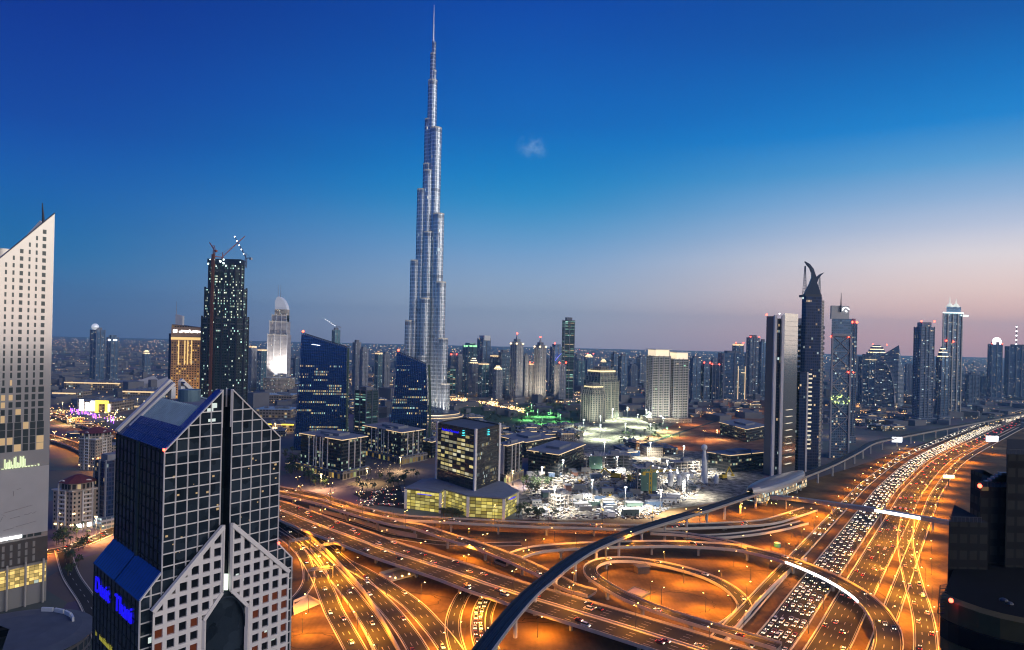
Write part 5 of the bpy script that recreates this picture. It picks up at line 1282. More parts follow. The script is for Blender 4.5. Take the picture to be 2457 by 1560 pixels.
# ------------------------------------------------------------------ tower crane
def crane(label, base, zb, h, jib, rz, tilt=0.0, lights=0, m='orange_steel', group=None, name='tower_crane', mastdown=0.0):
    t = thing(name, label, 'crane', (base[0], base[1], zb), group); b = MB()
    x, y = base; s = 1.1
    for dx, dy in ((-s, -s), (s, -s), (s, s), (-s, s)): b.beam((x + dx, y + dy, zb - mastdown), (x + dx, y + dy, zb + h), 0.55)
    n = int((h + mastdown) / 5)
    for k in range(n):
        z = zb - mastdown + k * 5
        b.beam((x - s, y - s, z), (x + s, y - s, z + 5), 0.4); b.beam((x + s, y + s, z), (x - s, y + s, z + 5), 0.4)
    b.build('mast', M[m], t)
    d = Vector((math.cos(rz) * math.cos(tilt), math.sin(rz) * math.cos(tilt), math.sin(tilt))); up = Vector((0, 0, 1)); T = Vector((x, y, zb + h))
    b = MB(); b.beam(T, T + d * jib, 0.7); b.beam(T + up * 2.2, T + d * jib + up * 0.6, 0.5)
    for k in range(int(jib / 4)): b.beam(T + d * (k * 4) + up * (2.2 - 1.6 * k * 4 / jib), T + d * min(jib, k * 4 + 4), 0.4)
    b.build('jib', M[m], t)
    hd = Vector((math.cos(rz), math.sin(rz), 0))
    b = MB(); b.beam(T, T - hd * jib * 0.28, 1.2); q = T - hd * jib * 0.26; b.box((q.x, q.y, q.z - 3), (3, 3, 3), rz); b.build('counter_jib', M[m], t)
    b = MB(); b.beam(T, T + up * 7, 0.8); b.beam(T + up * 7, T + d * jib * 0.6, 0.25); b.beam(T + up * 7, T - hd * jib * 0.25, 0.25); b.build('apex', M[m], t)
    if lights:
        b = MB()
        for k in range(lights): b.ball(T + d * (jib * (k + 1) / lights), 1.1, 6, 4)
        b.build('work_light', M['white_light'], t)
    return t

# ------------------------------------------------------------------ the tower under construction
YK = 1000.0; cK = at(541, 700, YK); cx, cy = at(534, 700, YK).x, YK + 12
t = thing('tower_shell', 'stepped concrete tower still under construction, dotted with work lights', 'tower', (cx, cy, 0))
FM['shell'] = facade('open_floor_shell', (0.035, 0.05, 0.055), (0.012, 0.03, 0.035), 2.4, 4.0, 0.6, 0.5, 0.16, 1.5, 0.1, 0.6, 0.25, warm=(0.85, 1.0, 0.8), cool=(0.6, 1.0, 0.85), coolness=0.5)
FM['shell_lit'] = facade('open_floor_shell_lit', (0.05, 0.07, 0.07), (0.02, 0.05, 0.045), 2.2, 4.0, 0.6, 0.5, 0.5, 1.5, 0.1, 0.6, 0.3, warm=(0.9, 1.0, 0.75), cool=(0.6, 1.0, 0.85), coolness=0.5)
zz = lambda y: at(541, y, YK).z
for (x0, x1, y0, y1, m) in ((484, 600, 1600, 762, 'shell'), (492, 597, 762, 692, 'shell_lit'), (500, 590, 692, 628, 'shell_lit')):
    w = (x1 - x0 - 14) * YK / F; z0, z1 = (0 if y0 > 1000 else zz(y0)), zz(y1)
    b = MB(); ch = w * 0.16
    P = [(-w/2 + ch, -w/2), (w/2 - ch, -w/2), (w/2, -w/2 + ch), (w/2, w/2 - ch), (w/2 - ch, w/2), (-w/2 + ch, w/2), (-w/2, w/2 - ch), (-w/2, -w/2 + ch)]
    P = [(cx + p[0], cy + p[1] * 0.36) for p in P]; b.prism(P, z0, z1, 0, 1); b.build('shaft', [FM[m], M['roofdark']], t)
    k = MB()
    for i in range(len(P)):
        a, e = Vector((*P[i], 0)), Vector((*P[(i+1) % 8], 0)); L = (e - a).length
        for f in ([0.0] if L < 20 else [0.0, 0.25, 0.5, 0.75]):
            p = a + (e - a) * f; k.beam((p.x, p.y, z0), (p.x, p.y, z1 + 2), 2.2)
    k.build('column', M['darksteel'], t)
    k = MB(); z = z1
    for dz in (0, 8, 16) if m == 'shell' else (0, 12): k.prism([(cx + (p[0]-cx)*1.03, cy + (p[1]-cy)*1.03) for p in P], z - dz - 2, z - dz, bottom=True)
    k.build('slab_edge', M['roofdark'], t)
b = MB(); w = 80 * YK / F; b.prism(rect((cx, cy), w, w * 0.4), zz(634), zz(621), 0, -1); b.build('formwork_screen', mat('blue_screen', (0.015, 0.03, 0.06), 0.6), t)
b = MB()
for k in range(14): b.ball((cx + random.uniform(-0.5, 0.5) * w, cy - w * 0.2 - 0.6, zz(random.uniform(618, 640))), random.uniform(0.8, 1.5), 6, 4)
b.build('work_light', M['cool_light'], t)
b = MB(); hx = at(513, 700, YK - 1).x; b.beam((hx, YK - 6, 0), (hx, YK - 6, zz(612)), 3.6, 3.0); b.build('hoist_mast', mat('rust_hoist', (0.14, 0.05, 0.035), 0.7), t)
crane('orange crane climbing past the top of the unfinished tower', (at(512, 610, YK).x, YK + 2), zz(640), 24, 15, R(155), R(50), 0, group='cranes on the unfinished tower', mastdown=0)
crane('lit crane with a raised jib strung with lamps above the unfinished tower', (at(585, 620, YK).x, YK + 8), zz(640), 14, 42, R(150), R(52), 5, 'steel', group='cranes on the unfinished tower')
crane('second crane reaching over the unfinished tower top', (at(520, 620, YK).x, YK + 20), zz(640), 16, 46, R(28), R(48), 0, group='cranes on the unfinished tower')
c0 = at(806, 795, 2100); crane('small crane strung with lamps on the slim unfinished tower', (c0.x, c0.y + 10), c0.z, 14, 44, R(170), R(30), 6, 'steel')

# ------------------------------------------------------------------ golden hotel behind the gabled tower
YH = 1050.0; p0, p1 = at(412, 775, YH), at(486, 790, YH); w = p1.x - p0.x; cx, cy = (p0.x + p1.x)/2, YH + 16
t = thing('golden_hotel', 'golden floodlit hotel block with a sloped roof fin and lit roof sign', 'hotel', (cx, cy, 0))
FM['gold'] = facade('golden_wall', (0.46, 0.30, 0.17), (0.05, 0.04, 0.04), 4.0, 3.6, 0.55, 0.5, 0.24, 1.0, 0.1, 0.7, 0.25, warm=(1.0, 0.58, 0.12), coolness=0.05)
zt, zs = at(445, 782, YH).z, at(445, 800, YH).z
b = MB(); b.prism(rect((cx, cy), w, 32, 0.0), 0, [zt + 2, zt - 3, zt - 3, zt + 2], 0, 1); b.build('shaft', [FM['gold'], M['roofdark']], t)
b = MB(); b.prism(rect((cx - w/2 - 3, cy + 2), 6, 28), 0, at(405, 800, YH).z); b.build('dark_flank', [FM['dark']], t)
b = MB(); b.box((cx, cy - 16.4, zs - 12), (w, 0.6, zt - zs + 10)); b.build('sign_wall', mat('sign_wall', (0.45, 0.32, 0.22), 0.7), t)
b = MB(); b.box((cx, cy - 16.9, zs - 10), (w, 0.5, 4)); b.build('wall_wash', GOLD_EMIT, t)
b = MB()
for k in range(3): b.box((cx - w*0.42 + k * 2.2, cy - 17.0, zs + 1), (1.4, 0.4, 4.5))
for k in range(11): b.box((cx - w*0.22 + k * 3.0, cy - 17.0, zs + 1 + (k % 3) * 0.6), (2.2, 0.4, 3.2 if k % 2 else 2.4))
b.build('roof_sign', M['white_light'], t)
b = MB()
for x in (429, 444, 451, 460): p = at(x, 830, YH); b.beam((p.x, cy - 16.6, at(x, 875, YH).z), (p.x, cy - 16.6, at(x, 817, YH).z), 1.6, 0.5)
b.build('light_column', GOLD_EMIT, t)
b = MB(); x = at(418, 760, YH).x; b.prism([(x - 5, cy - 2), (x + 6, cy - 2), (x + 6, cy + 4), (x - 5, cy + 4)], zt - 2, [at(418, 753, YH).z, at(418, 757, YH).z, at(418, 757, YH).z, at(418, 753, YH).z]); b.build('roof_fin', M['white'], t)
b = MB(); x = at(411, 760, YH).x; b.tube((x, cy, zt), (x, cy, at(411, 722, YH).z), 0.6, 0.25, 6); b.build('mast', M['steel'], t)

# ------------------------------------------------------------------ rounded white hotel tower
YA = 1900.0; cA = at(665, 712, YA); cx, cy = cA.x, YA + 18
t = thing('rounded_hotel', 'white floodlit hotel tower with stepped shoulders and curved crown', 'hotel', (cx, cy, 0))
FM['pale'] = facade('pale_floodlit_wall', (0.52, 0.49, 0.48), (0.10, 0.10, 0.12), 3.2, 3.5, 0.5, 0.5, 0.10, 0.8, 0.05, 0.7, 0.3, coolness=0.3)
pz_ = lambda y: at(665, y, YA).z; px_ = lambda x: at(x, 800, YA).x
for x0, x1, y1, dp in ((642, 689, 804, 34), (645.5, 687, 772, 30), (650, 685, 756, 26)):
    b = MB(); b.prism(rect(((px_(x0) + px_(x1))/2, cy), px_(x1) - px_(x0), dp), 0, pz_(y1), 0, 1); b.build('shaft', [FM['pale'], M['roofgrey']], t)
    k = MB()
    for x in (x0, x0 + (x1-x0)*0.33, x0 + (x1-x0)*0.67, x1): k.beam((px_(x), cy - dp/2 - 0.5, 0), (px_(x), cy - dp/2 - 0.5, pz_(y1) + 4), 1.6)
    k.build('white_rib', M['white'], t)
    k = MB(); k.box(((px_(x0) + px_(x1))/2, cy - dp/2 - 0.4, pz_(y1) - 1), (px_(x1) - px_(x0), 0.5, 2.2)); k.build('terrace_light', M['terr'], t)
b = MB(); N = 12; x0, x1 = 656.0, 685.0; zb, zt = pz_(742), pz_(711)
prof = [(px_(x0), zb), (px_(x0), pz_(722)), (px_(660), pz_(713)), (px_(664), zt), (px_(671), pz_(714)), (px_(678), pz_(722)), (px_(683), pz_(733)), (px_(x1), zb)]
for dy in (-11, 11):
    pts = [(x, cy + dy, z) for x, z in prof]; b.face(pts if dy > 0 else pts[::-1])
for i in range(len(prof) - 1):
    (xa, za), (xb, zb2) = prof[i], prof[i + 1]; b.face([(xa, cy - 11, za), (xb, cy - 11, zb2), (xb, cy + 11, zb2), (xa, cy + 11, za)])
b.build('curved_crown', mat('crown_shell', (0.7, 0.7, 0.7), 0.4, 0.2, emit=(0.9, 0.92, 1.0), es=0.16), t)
b = MB(); b.prism(rect(((px_(656) + px_(685))/2, cy), px_(685) - px_(656), 24), 0, pz_(742), 0, 1); b.build('neck', [facade('crown_lit_wall', (0.5, 0.45, 0.38), (0.2, 0.15, 0.1), 3, 3.5, 0.6, 0.6, 0.4, 0.7, 0.3, warm=(1, 0.75, 0.45))], t)
b = MB()
for x in (660, 666): b.tube((px_(x), cy, pz_(720)), (px_(x), cy, pz_(683)), 0.9, 0.3, 6)
b.build('twin_mast', M['steel'], t)
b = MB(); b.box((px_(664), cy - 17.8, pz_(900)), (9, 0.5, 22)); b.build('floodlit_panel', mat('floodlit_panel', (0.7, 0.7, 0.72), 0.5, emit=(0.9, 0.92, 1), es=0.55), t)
b = MB(); b.prism(circle((px_(668), cy - 20), 48, 28), 0, pz_(905), 0, 1); b.build('podium', [facade('hotel_podium', (0.42, 0.36, 0.3), (0.1, 0.08, 0.06), 3.2, 3.6, 0.6, 0.55, 0.35, 0.8, 0.1, warm=(1, 0.7, 0.38)), M['roofgrey']], t)

# ------------------------------------------------------------------ domed hotel pair and floodlit twin towers
FM['dome'] = facade('olive_grey_wall', (0.30, 0.30, 0.27), (0.07, 0.09, 0.09), 4.2, 4.0, 0.6, 0.6, 0.06, 0.8, 0.1, 0.8, 0.2, cool=(0.5, 0.9, 0.6))
def stepped(label, x0, x1, y0, ybase, Y, rot, name='stepped_hotel'):
    zt = at((x0+x1)/2, y0, Y).z; pw = (x1 - x0) * Y / F; w = pw / (abs(math.cos(rot)) + abs(math.sin(rot))); c = at((x0+x1)/2, y0, Y); c = (c.x, Y + pw/2)
    t = thing(name, label, 'hotel', (*c, 0), 'stepped hotel towers')
    for s, f in ((1.0, 0.72), (0.88, 0.82), (0.76, 0.9), (0.62, 0.96), (0.4, 1.0)):
        b = MB(); b.prism(rect(c, w * s, w * s, rot), 0, zt * f, 0, 1); b.build('tier', [FM['dome'], M['roofgrey']], t)
        k = MB(); P = rect(c, w * s * 1.01, w * s * 1.01, rot)
        for i in range(4):
            a, e = Vector((*P[i], 0)), Vector((*P[(i+1) % 4], 0))
            for q in (0, 0.2, 0.4, 0.6, 0.8): p = a + (e - a) * q; k.beam((p.x, p.y, 0), (p.x, p.y, zt * f + 2.0), 1.5)
        k.build('pier', M['concrete'], t)
    b = MB(); b.prism(rect(c, w * 0.80, w * 0.80, rot), zt * 0.905, zt * 0.935, 0, -1); b.build('crown_light', mat('crown_warm_glow', (0.7, 0.6, 0.4), 0.5, emit=(1.0, 0.78, 0.40), es=1.3), t)
    return t
stepped('larger stepped dome topped hotel tower with warm lit crown', 1407, 1491, 882, 1000, 1440, 0.6)
stepped('smaller stepped dome topped hotel tower in front of its twin', 1399, 1457, 922, 1012, 1370, 0.6)
for i, (x0, x1, yt, Y) in enumerate(((1552, 1608, 855, 1395), (1605, 1652, 862, 1400))):
    lab = 'floodlit twin tower with balconies, the one nearer the domed hotel' if i == 0 else 'floodlit twin tower with balconies, the one nearer the grey slab tower'
    t, c, w, d, z = tower('twin_tower', lab, x0, x1, yt, Y, 'balcony', 'flat', 0.35, 1.0, 'floodlit balcony towers')
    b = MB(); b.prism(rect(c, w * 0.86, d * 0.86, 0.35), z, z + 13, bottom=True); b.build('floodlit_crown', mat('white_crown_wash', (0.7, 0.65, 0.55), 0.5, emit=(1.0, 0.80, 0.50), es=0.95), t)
    b = MB(); b.prism(rect(c, w * 1.06, d * 1.06, 0.35), z + 13, z + 15, bottom=True); b.build('roof_canopy', M['white'], t)

# ------------------------------------------------------------------ grey slab tower with a pale reflective face
YS = 856.0; zt = at(1860, 755, YS).z
xs = lambda x, Y=YS: at(x, 820, Y).x
t = thing('grey_slab_tower', 'grey slab tower with dark recess, pale shining face and tall plain walls', 'tower', (xs(1875), YS + 20, 0))
P = [(xs(1838, 864), 864), (xs(1859), 850), (xs(1859), 875), (xs(1838, 890), 890)]
b = MB(); b.prism(P, 0, zt - 2); b.build('stone_wall', mat('dark_stone', (0.16, 0.15, 0.145), 0.6, noise=0.15, nscale=0.05), t)
b = MB(); b.prism([(xs(1859), 853), (xs(1871), 853), (xs(1871), 880), (xs(1859), 880)], 0, zt - 5); b.build('glass_recess', [facade('navy_recess', (0.01, 0.02, 0.05), (0.008, 0.016, 0.045), 2.5, 3.8, 0.8, 0.8, 0.05, 0.9, 0, 0.3, 0.1)], t)
b = MB()
for x in (1855, 1873): b.prism(rect((xs(x), 850), 3.2, 4), 0, zt - 1)
b.build('pale_fin', M['beige'], t)
b = MB(); tl = (xs(1877), 850); b.prism([tl, (xs(1914, 872), 872), (xs(1914, 890), 890), (xs(1877, 885), 885)], 0, zt + 2); 
b.build('shining_face', mat('pale_brushed_panel', (0.60, 0.575, 0.51), 0.12, 0.95, noise=0.06, nscale=0.05), t)
b = MB()
for k in range(14):
    a, e = Vector((*tl, 0)), Vector((xs(1914, 872), 872, 0)); n = Vector(((e-a).y, -(e-a).x, 0)).normalized() * 0.15
    z = zt - 8 - k * 6.0; b.beam(a + n + Vector((0, 0, z)), e + n + Vector((0, 0, z)), 0.3, 0.2)
b.build('panel_joint', M['darksteel'], t)
b = MB()
for k in range(9):
    a, e = Vector((*tl, 0)), Vector((xs(1914, 872), 872, 0)); n = Vector(((e-a).y, -(e-a).x, 0)).normalized() * 0.2; z = 14 + k * 8.5
    b.beam(a + (e-a)*0.25 + n + Vector((0, 0, z)), a + (e-a)*0.68 + n + Vector((0, 0, z + 0.4)), 2.6, 0.3)
b.build('window_glow', mat('cream_window_glow', (0.6, 0.55, 0.4), 0.4, emit=(1, 0.86, 0.6), es=0.7), t)
beacon((xs(1838, 864), 864, zt), t, 1.2); beacon((xs(1866), 852, zt + 1), t, 0.9, 'white_light')

# ------------------------------------------------------------------ dark horned tower
YR = 900.0; xr = lambda x: at(x, 780, YR).x; zr_ = lambda x, y: at(x, y, YR).z
t = thing('horned_tower', 'dark blue tower crowned with two curved crossing horns', 'tower', (xr(1958), YR + 16, 0))
zs = zr_(1958, 712)
b = MB(); x0, x1 = xr(1927), xr(1972)
P = [(x0 - 1.5, YR + 2), (x0 + 3, YR - 1), (x1 - 2, YR - 1), (x1, YR + 1), (x1 * (YR + 34) / YR, YR + 34), (x0 * (YR + 34) / YR, YR + 34)]
b.prism(P, 0, zs); b.build('shaft', [FM['dark']], t)
b = MB(); x2 = xr(1990); b.prism([(x1, YR + 4), (x2, YR + 16), (x2, YR + 34), (x1, YR + 34)], 0, zs - 4)
b.build('pale_flank', [facade('pale_balcony_flank', (0.30, 0.29, 0.26), (0.04, 0.05, 0.06), 5, 4, 0.5, 0.6, 0.04, 0.6, 0.1)], t)
b = MB()
for k in range(24): z = 25 + k * 7.0; b.prism(circle((x2 - 1, YR + 16), 2.4, 10), z, z + 4.2, bottom=True)
b.build('balcony', M['roofgrey'], t)
b = MB()
for k in range(24): z = 25 + k * 7.0; b.prism(circle((x0 - 1.0, YR + 8), 2.0, 10), z, z + 4.2, bottom=True)
b.build('balcony', M['darksteel'], t)
def horn(pts, w0, w1, dy, m, nm):
    P = [Vector((xr(x), YR + dy, zr_(x, y))) for x, y in pts]; b = MB(); n = len(P)
    for i in range(n - 1): 
        ww = w0 + (w1 - w0) * i / (n - 1); b.beam(P[i], P[i+1] + (P[i+1] - P[i]) * 0.06, ww, 2.6)
    b.build(nm, M[m], t)
prof = [(1931.6, 626), (1943.6, 633), (1952.6, 644), (1958, 659), (1960, 664), (1969, 656.5), (1979, 652.5), (1971, 660.5), (1965, 668), (1962, 678), (1966, 689), (1970.7, 704), (1971.5, 713), (1928.5, 713), (1932, 704), (1943.6, 680), (1949.2, 664.7), (1948.4, 652.6), (1944, 641.5), (1938, 635)]
fr = [Vector((xr(x), YR + 4, zr_(x, y))) for x, y in prof]; bk = [p + Vector((1.5, 7, 0)) for p in fr]
b = MB(); b.face(fr[::-1]); b.face(bk)
for i in range(len(fr)): j = (i + 1) % len(fr); b.face([fr[i], fr[j], bk[j], bk[i]])
b.build('horn', mat('navy_crown', (0.012, 0.03, 0.075), 0.35, 0.3), t)
b = MB(); b.prism([(x0 + 2, YR), (x1 - 1, YR), (x1 - 1, YR + 20), (x0 + 2, YR + 20)], zs, zs + 3); b.build('crown_base', M['darksteel'], t)
for (xa, xb, yt, yb) in ((1933, 1943, 636, 705), (1970, 1978, 660, 708)):
    b = MB(); xm = (xa + xb) / 2
    for f in (0, 0.33, 0.67, 1): x = xa + (xb - xa) * f; b.beam((xr(x), YR + 12, zr_(x, yb)), (xr(xm + (x - xm) * 0.25), YR + 12, zr_(x, yt)), 0.5)
    for k in range(10):
        y = yb + (yt - yb) * k / 10; h = (xb - xa) / 2 * (1 - 0.75 * k / 10); b.beam((xr(xm - h), YR + 12, zr_(xm, y)), (xr(xm + h), YR + 12, zr_(xm, y)), 0.45)
    b.build('lattice_fin', M['steel'], t)
b = MB(); b.prism([(xr(1908), YR - 18), (xr(1924), YR - 18), (xr(1924), YR), (xr(1908), YR)], 0, at(1915, 893, YR - 18).z); b.build('lower_wing', [FM['dark']], t)
b = MB(); b.prism(rect((xr(1926.5), YR - 17), 2.0, 3), 0, at(1926, 893, YR - 18).z); b.build('pale_fin', M['beige'], t)
b = MB()
for k in range(18): z = at(1944, 900 + k * 10.5, YR - 4).z; b.box((xr(1944.5), YR - 2.2, z), (6.5 if k % 2 else 5, 0.4, 2.0))
b.build('window_glow', bpy.data.materials['cream_window_glow'], t)
b = MB(); b.prism([(xr(1938), YR - 2), (xr(1952), YR - 2), (xr(1952), YR + 1), (xr(1938), YR + 1)], 0, at(1945, 888, YR).z); b.build('stair_core', [FM['dark']], t)

# ------------------------------------------------------------------ braced tower with a panel and mast
YX = 1000.0; xx = lambda x: at(x, 800, YX).x; zx = lambda y: at(2020, y, YX).z
t = thing('braced_tower', 'tower with cross braced front, tall roof panel with white emblem and mast', 'tower', (xx(2020), YX + 18, 0))
b = MB(); b.prism([(xx(1995), YX), (xx(2043), YX), (xx(2043) * 1.03, YX + 34), (xx(1995) * 1.034, YX + 34)], 0, zx(765)); b.build('shaft', [FM['navy']], t)
b = MB(); b.prism([(xx(2000), YX + 8), (xx(2043), YX + 8), (xx(2043), YX + 12), (xx(2000), YX + 12)], zx(765), zx(733)); b.build('roof_panel', M['steel'], t)
b = MB(); b.tube((xx(2021), YX + 6, zx(748)), (xx(2021), YX + 6, zx(702)), 1.3, 0.3, 8); b.build('mast', M['darksteel'], t)
b = MB(); pv = None
for k in range(9):
    a = math.pi * (1 - k / 8 * 0.9); p = Vector((xx(2034) + math.cos(a) * 5, YX + 7, zx(745) + math.sin(a) * 5))
    if pv: b.beam(pv, p, 1.2, 0.4)
    pv = p
b.beam(Vector((xx(2033), YX + 7, zx(744))), Vector((xx(2037), YX + 7, zx(748))), 1.3, 0.4)
b.build('emblem', M['white_light'], t)
b = MB()
for k in range(6):
    z0, z1 = zx(805) - k * 24, zx(805) - k * 24 - 24; a0, a1_ = xx(1997), xx(2040); yy = YX - 0.6
    b.beam((a0, yy, z0), (a1_, yy, z1), 0.9); b.beam((a1_, yy, z0), (a0, yy, z1), 0.9); b.beam((a0, yy, z0), (a1_, yy, z0), 0.9)
b.beam((xx(1997), YX - .6, 0), (xx(1997), YX - .6, zx(804)), 2.4); b.beam((xx(2041), YX - .6, 0), (xx(2041), YX - .6, zx(804)), 2.4); b.beam((xx(1996), YX - .6, zx(804)), (xx(2042), YX - .6, zx(804)), 4)
b.build('cross_bracing', M['rib_pale'], t)
for x, y in ((1992, 808), (2035, 808), (2036, 893), (2048, 893)): beacon((xx(x), YX - 2, zx(y)), t, 1.1)
b = MB()
for k in range(22): b.ball((xx(random.uniform(1995, 2040)), YX - 4, zx(random.uniform(948, 968))), random.uniform(0.5, 1.3), 6, 4)
b.build('green_light_cluster', mat('yellow_green_glow', (0.5, 0.6, 0.2), 0.4, emit=(0.75, 1.0, 0.3), es=1.6), t)

# ------------------------------------------------------------------ faceted pointed building and twin crowned hotel
YP = 1900.0; xp = lambda x: at(x, 880, YP).x; zp_ = lambda y: at(2150, y, YP).z
t = thing('pointed_building', 'faceted glass building rising to a sharp point past the braced tower', 'office building', (xp(2150), YP + 20, 0))
base = [(2106, YP + 10), (2150, YP - 12), (2172, YP + 5), (2150, YP + 40)]
bp = [Vector((xp(x), Y, 0)) for x, Y in base]; tops = [zp_(862), zp_(828), zp_(905), zp_(850)]
b = MB(); b.prism([(p.x, p.y) for p in bp], 0, tops, 0); b.build('facet', [FM['grey']], t)
b = MB(); pv = None
for k in range(10):
    f = k / 9; p = Vector((xp(2112 + 32 * math.sin(f * 1.57)), YP - 2 - 9 * f, zp_(866 + 100 * (1 - math.cos(f * 1.57)))))
    if pv: b.beam(pv, p, 4, 1)
    pv = p
b.build('curved_rib', M['beige'], t)
YJ = 1650.0; xj = lambda x: at(x, 850, YJ).x; zj = lambda y: at(2290, y, YJ).z
t = thing('crowned_hotel', 'very tall hotel tower with twin glowing crowns near the highway bend', 'hotel', (xj(2288), YJ + 20, 0))
for nm, x0, x1, y0, dy in (('shaft', 2261, 2306, 750, 0), ('shaft', 2303, 2318, 768, 14)):
    b = MB(); b.prism([(xj(x0), YJ + dy), (xj(x1), YJ + dy), (xj(x1) * 1.024, YJ + dy + 40), (xj(x0) * 1.024, YJ + dy + 40)], 0, zj(y0), 0, 1); b.build(nm, [FM['grey'], M['roofgrey']], t)
for x0, x1, y in ((2259, 2308, 751), (2302, 2320, 757)):
    b = MB(); b.prism([(xj(x0), YJ - 2), (xj(x1), YJ - 2), (xj(x1) * 1.024, YJ + 38), (xj(x0) * 1.024, YJ + 38)], zj(y) - 1, zj(y) + 1.6, bottom=True); b.build('lit_ledge', M['cool_light'], t)
b = MB(); b.prism([(xj(2271), YJ + 4), (xj(2306), YJ + 4), (xj(2306) * 1.016, YJ + 30), (xj(2271) * 1.016, YJ + 30)], zj(750), zj(736)); b.build('upper_block', [FM['navy']], t)
for x, y in ((2284, 712), (2299, 716)):
    b = MB(); p = (xj(x), YJ + 12); b.tube((*p, zj(737)), (*p, zj(728)), 9, 3, 10); b.tube((*p, zj(728)), (*p, zj(y)), 1.5, 0.4, 6); b.build('glowing_crown', mat('cream_crown_glow', (0.7, 0.7, 0.6), 0.4, emit=(0.95, 1, 0.85), es=0.7), t)
b = MB()
for x in (2261, 2272, 2284, 2296, 2306): b.beam((xj(x), YJ - 1, 0), (xj(x), YJ - 1, zj(752)), 2.4)
b.build('rib', M['steel'], t)
for x, y in ((2268, 818), (2285, 820)): beacon((xj(x), YJ - 3, zj(y)), t, 2.0)
# ------------------------------------------------------------------ apartment blocks with red roofs
FM['apart'] = facade('apartment_cream', (0.42, 0.35, 0.28), (0.02, 0.02, 0.02), 3.2, 3.5, 0.42, 0.5, 0.07, 0.9, 0.05, 0.8, 0.2, warm=(1, 0.7, 0.3))
def apartment(label, xl, xf, xr_, yf, yb, dark=False):
    g0 = gnd(xf, yb, 0); Y = g0.y; zt = at(xf, yf, Y).z
    l = gnd(xl, yf - 4, zt); r = gnd(xr_, yf - 9, zt); f_ = Vector((g0.x, Y, 0)); l.z = r.z = 0
    l.y = min(l.y, Y + 34); r.y = min(r.y, Y + 30); bk = l + r - f_; c = (l + r) / 2
    t = thing('apartment_block', label, 'apartment building', tuple(c), 'red roofed apartment blocks')
    b = MB(); side(b, l, f_, 0, zt, 0); side(b, f_, r, 0, zt, 0); side(b, r, bk, 0, zt, 0); side(b, bk, l, 0, zt, 0); b.face([(p.x, p.y, zt) for p in (l, f_, r, bk)], None, 1)
    b.build('wall', [FM['apart'], M['roofgrey']], t)
    ex = lambda p, k: c + (p - c) * k
    b = MB(); b.prism([(ex(p, 1.07).x, ex(p, 1.07).y) for p in (l, f_, r, bk)], zt, zt + 1.0, bottom=True); b.build('cornice', M['beige'], t)
    b = MB(); rr = (r - f_).length * 0.55; P = circle((c.x, c.y), rr, 8); b.prism(P, zt + 1, zt + 7); b.build('roof_drum', facade('drum_glass', (0.3, 0.26, 0.22), (0.03, 0.03, 0.03), 3.5, 5.5, 0.7, 0.7, 0.2, 0.7, 0.1), t)
    b = MB(); P = circle((c.x, c.y), rr * 1.2, 8)
    for i in range(8): b.face([(*P[i], zt + 7), (*P[(i+1) % 8], zt + 7), (c.x + (P[(i+1)%8][0]-c.x)*0.15, c.y + (P[(i+1)%8][1]-c.y)*0.15, zt + 12), (c.x + (P[i][0]-c.x)*0.15, c.y + (P[i][1]-c.y)*0.15, zt + 12)])
    b.face([(c.x + (p[0]-c.x)*0.15, c.y + (p[1]-c.y)*0.15, zt + 12) for p in P]); b.build('roof', M['roofred'], t)
    for p, q in ((l, f_), (f_, r)):
        d = (q - p).normalized(); n = Vector((d.y, -d.x, 0)); m_ = (p + q) / 2 + n * 0.8
        b = MB(); b.beam(m_ - d * 3.4, m_ - d * 3.4 + Vector((0, 0, zt + 5)), 0.9); b.beam(m_ + d * 3.4, m_ + d * 3.4 + Vector((0, 0, zt + 5)), 0.9); pv = None
        for k in range(9):
            a = math.pi * k / 8; e = m_ + d * (-math.cos(a) * 3.4) + Vector((0, 0, zt + 5 + math.sin(a) * 3.6))
            if pv: b.beam(pv, e, 0.9)
            pv = e
        b.build('arched_bay', M['beige'], t)
        nf_ = int(zt / 3.5)
        for k in range(2, nf_):
            b = MB(); e = (p + q) / 2 + n * 0.6; b.box((e.x, e.y, k * 3.5), (5.6, 1.6, 1.0), math.atan2(d.y, d.x)); b.build('balcony', M['beige'], t)
    b = MB()
    for k in range(10):
        p, q = ((l, f_), (f_, r))[k % 2]; e = p + (q - p) * random.random() - Vector((0, 1.0, 0)); b.ball((e.x, e.y, random.choice((5, 5, 14))), 0.7, 6, 4)
    b.build('wall_lamp', M['warm_light'], t)
    b = MB()
    for k in range(2): e = f_ + (r - f_) * (0.3 + 0.35 * k); b.box((e.x - 0.2, e.y - 0.6, 2), (5, 0.4, 3), math.atan2((r-f_).y, (r-f_).x))
    b.build('shop_front', M['white_light'], t)
apartment('cream apartment block with dark red roof and tall arched bays', 128, 172, 246, 1180, 1275)
apartment('darker apartment block with red roof half behind the gabled tower', 190, 228, 270, 1056, 1130)
tower('apartment_slab', 'unlit stone apartment slab between red roofed blocks and gabled tower', 228, 300, 1108, 560, 'dark', 'flat', 0.5, 1.0, None, cat='apartment building')

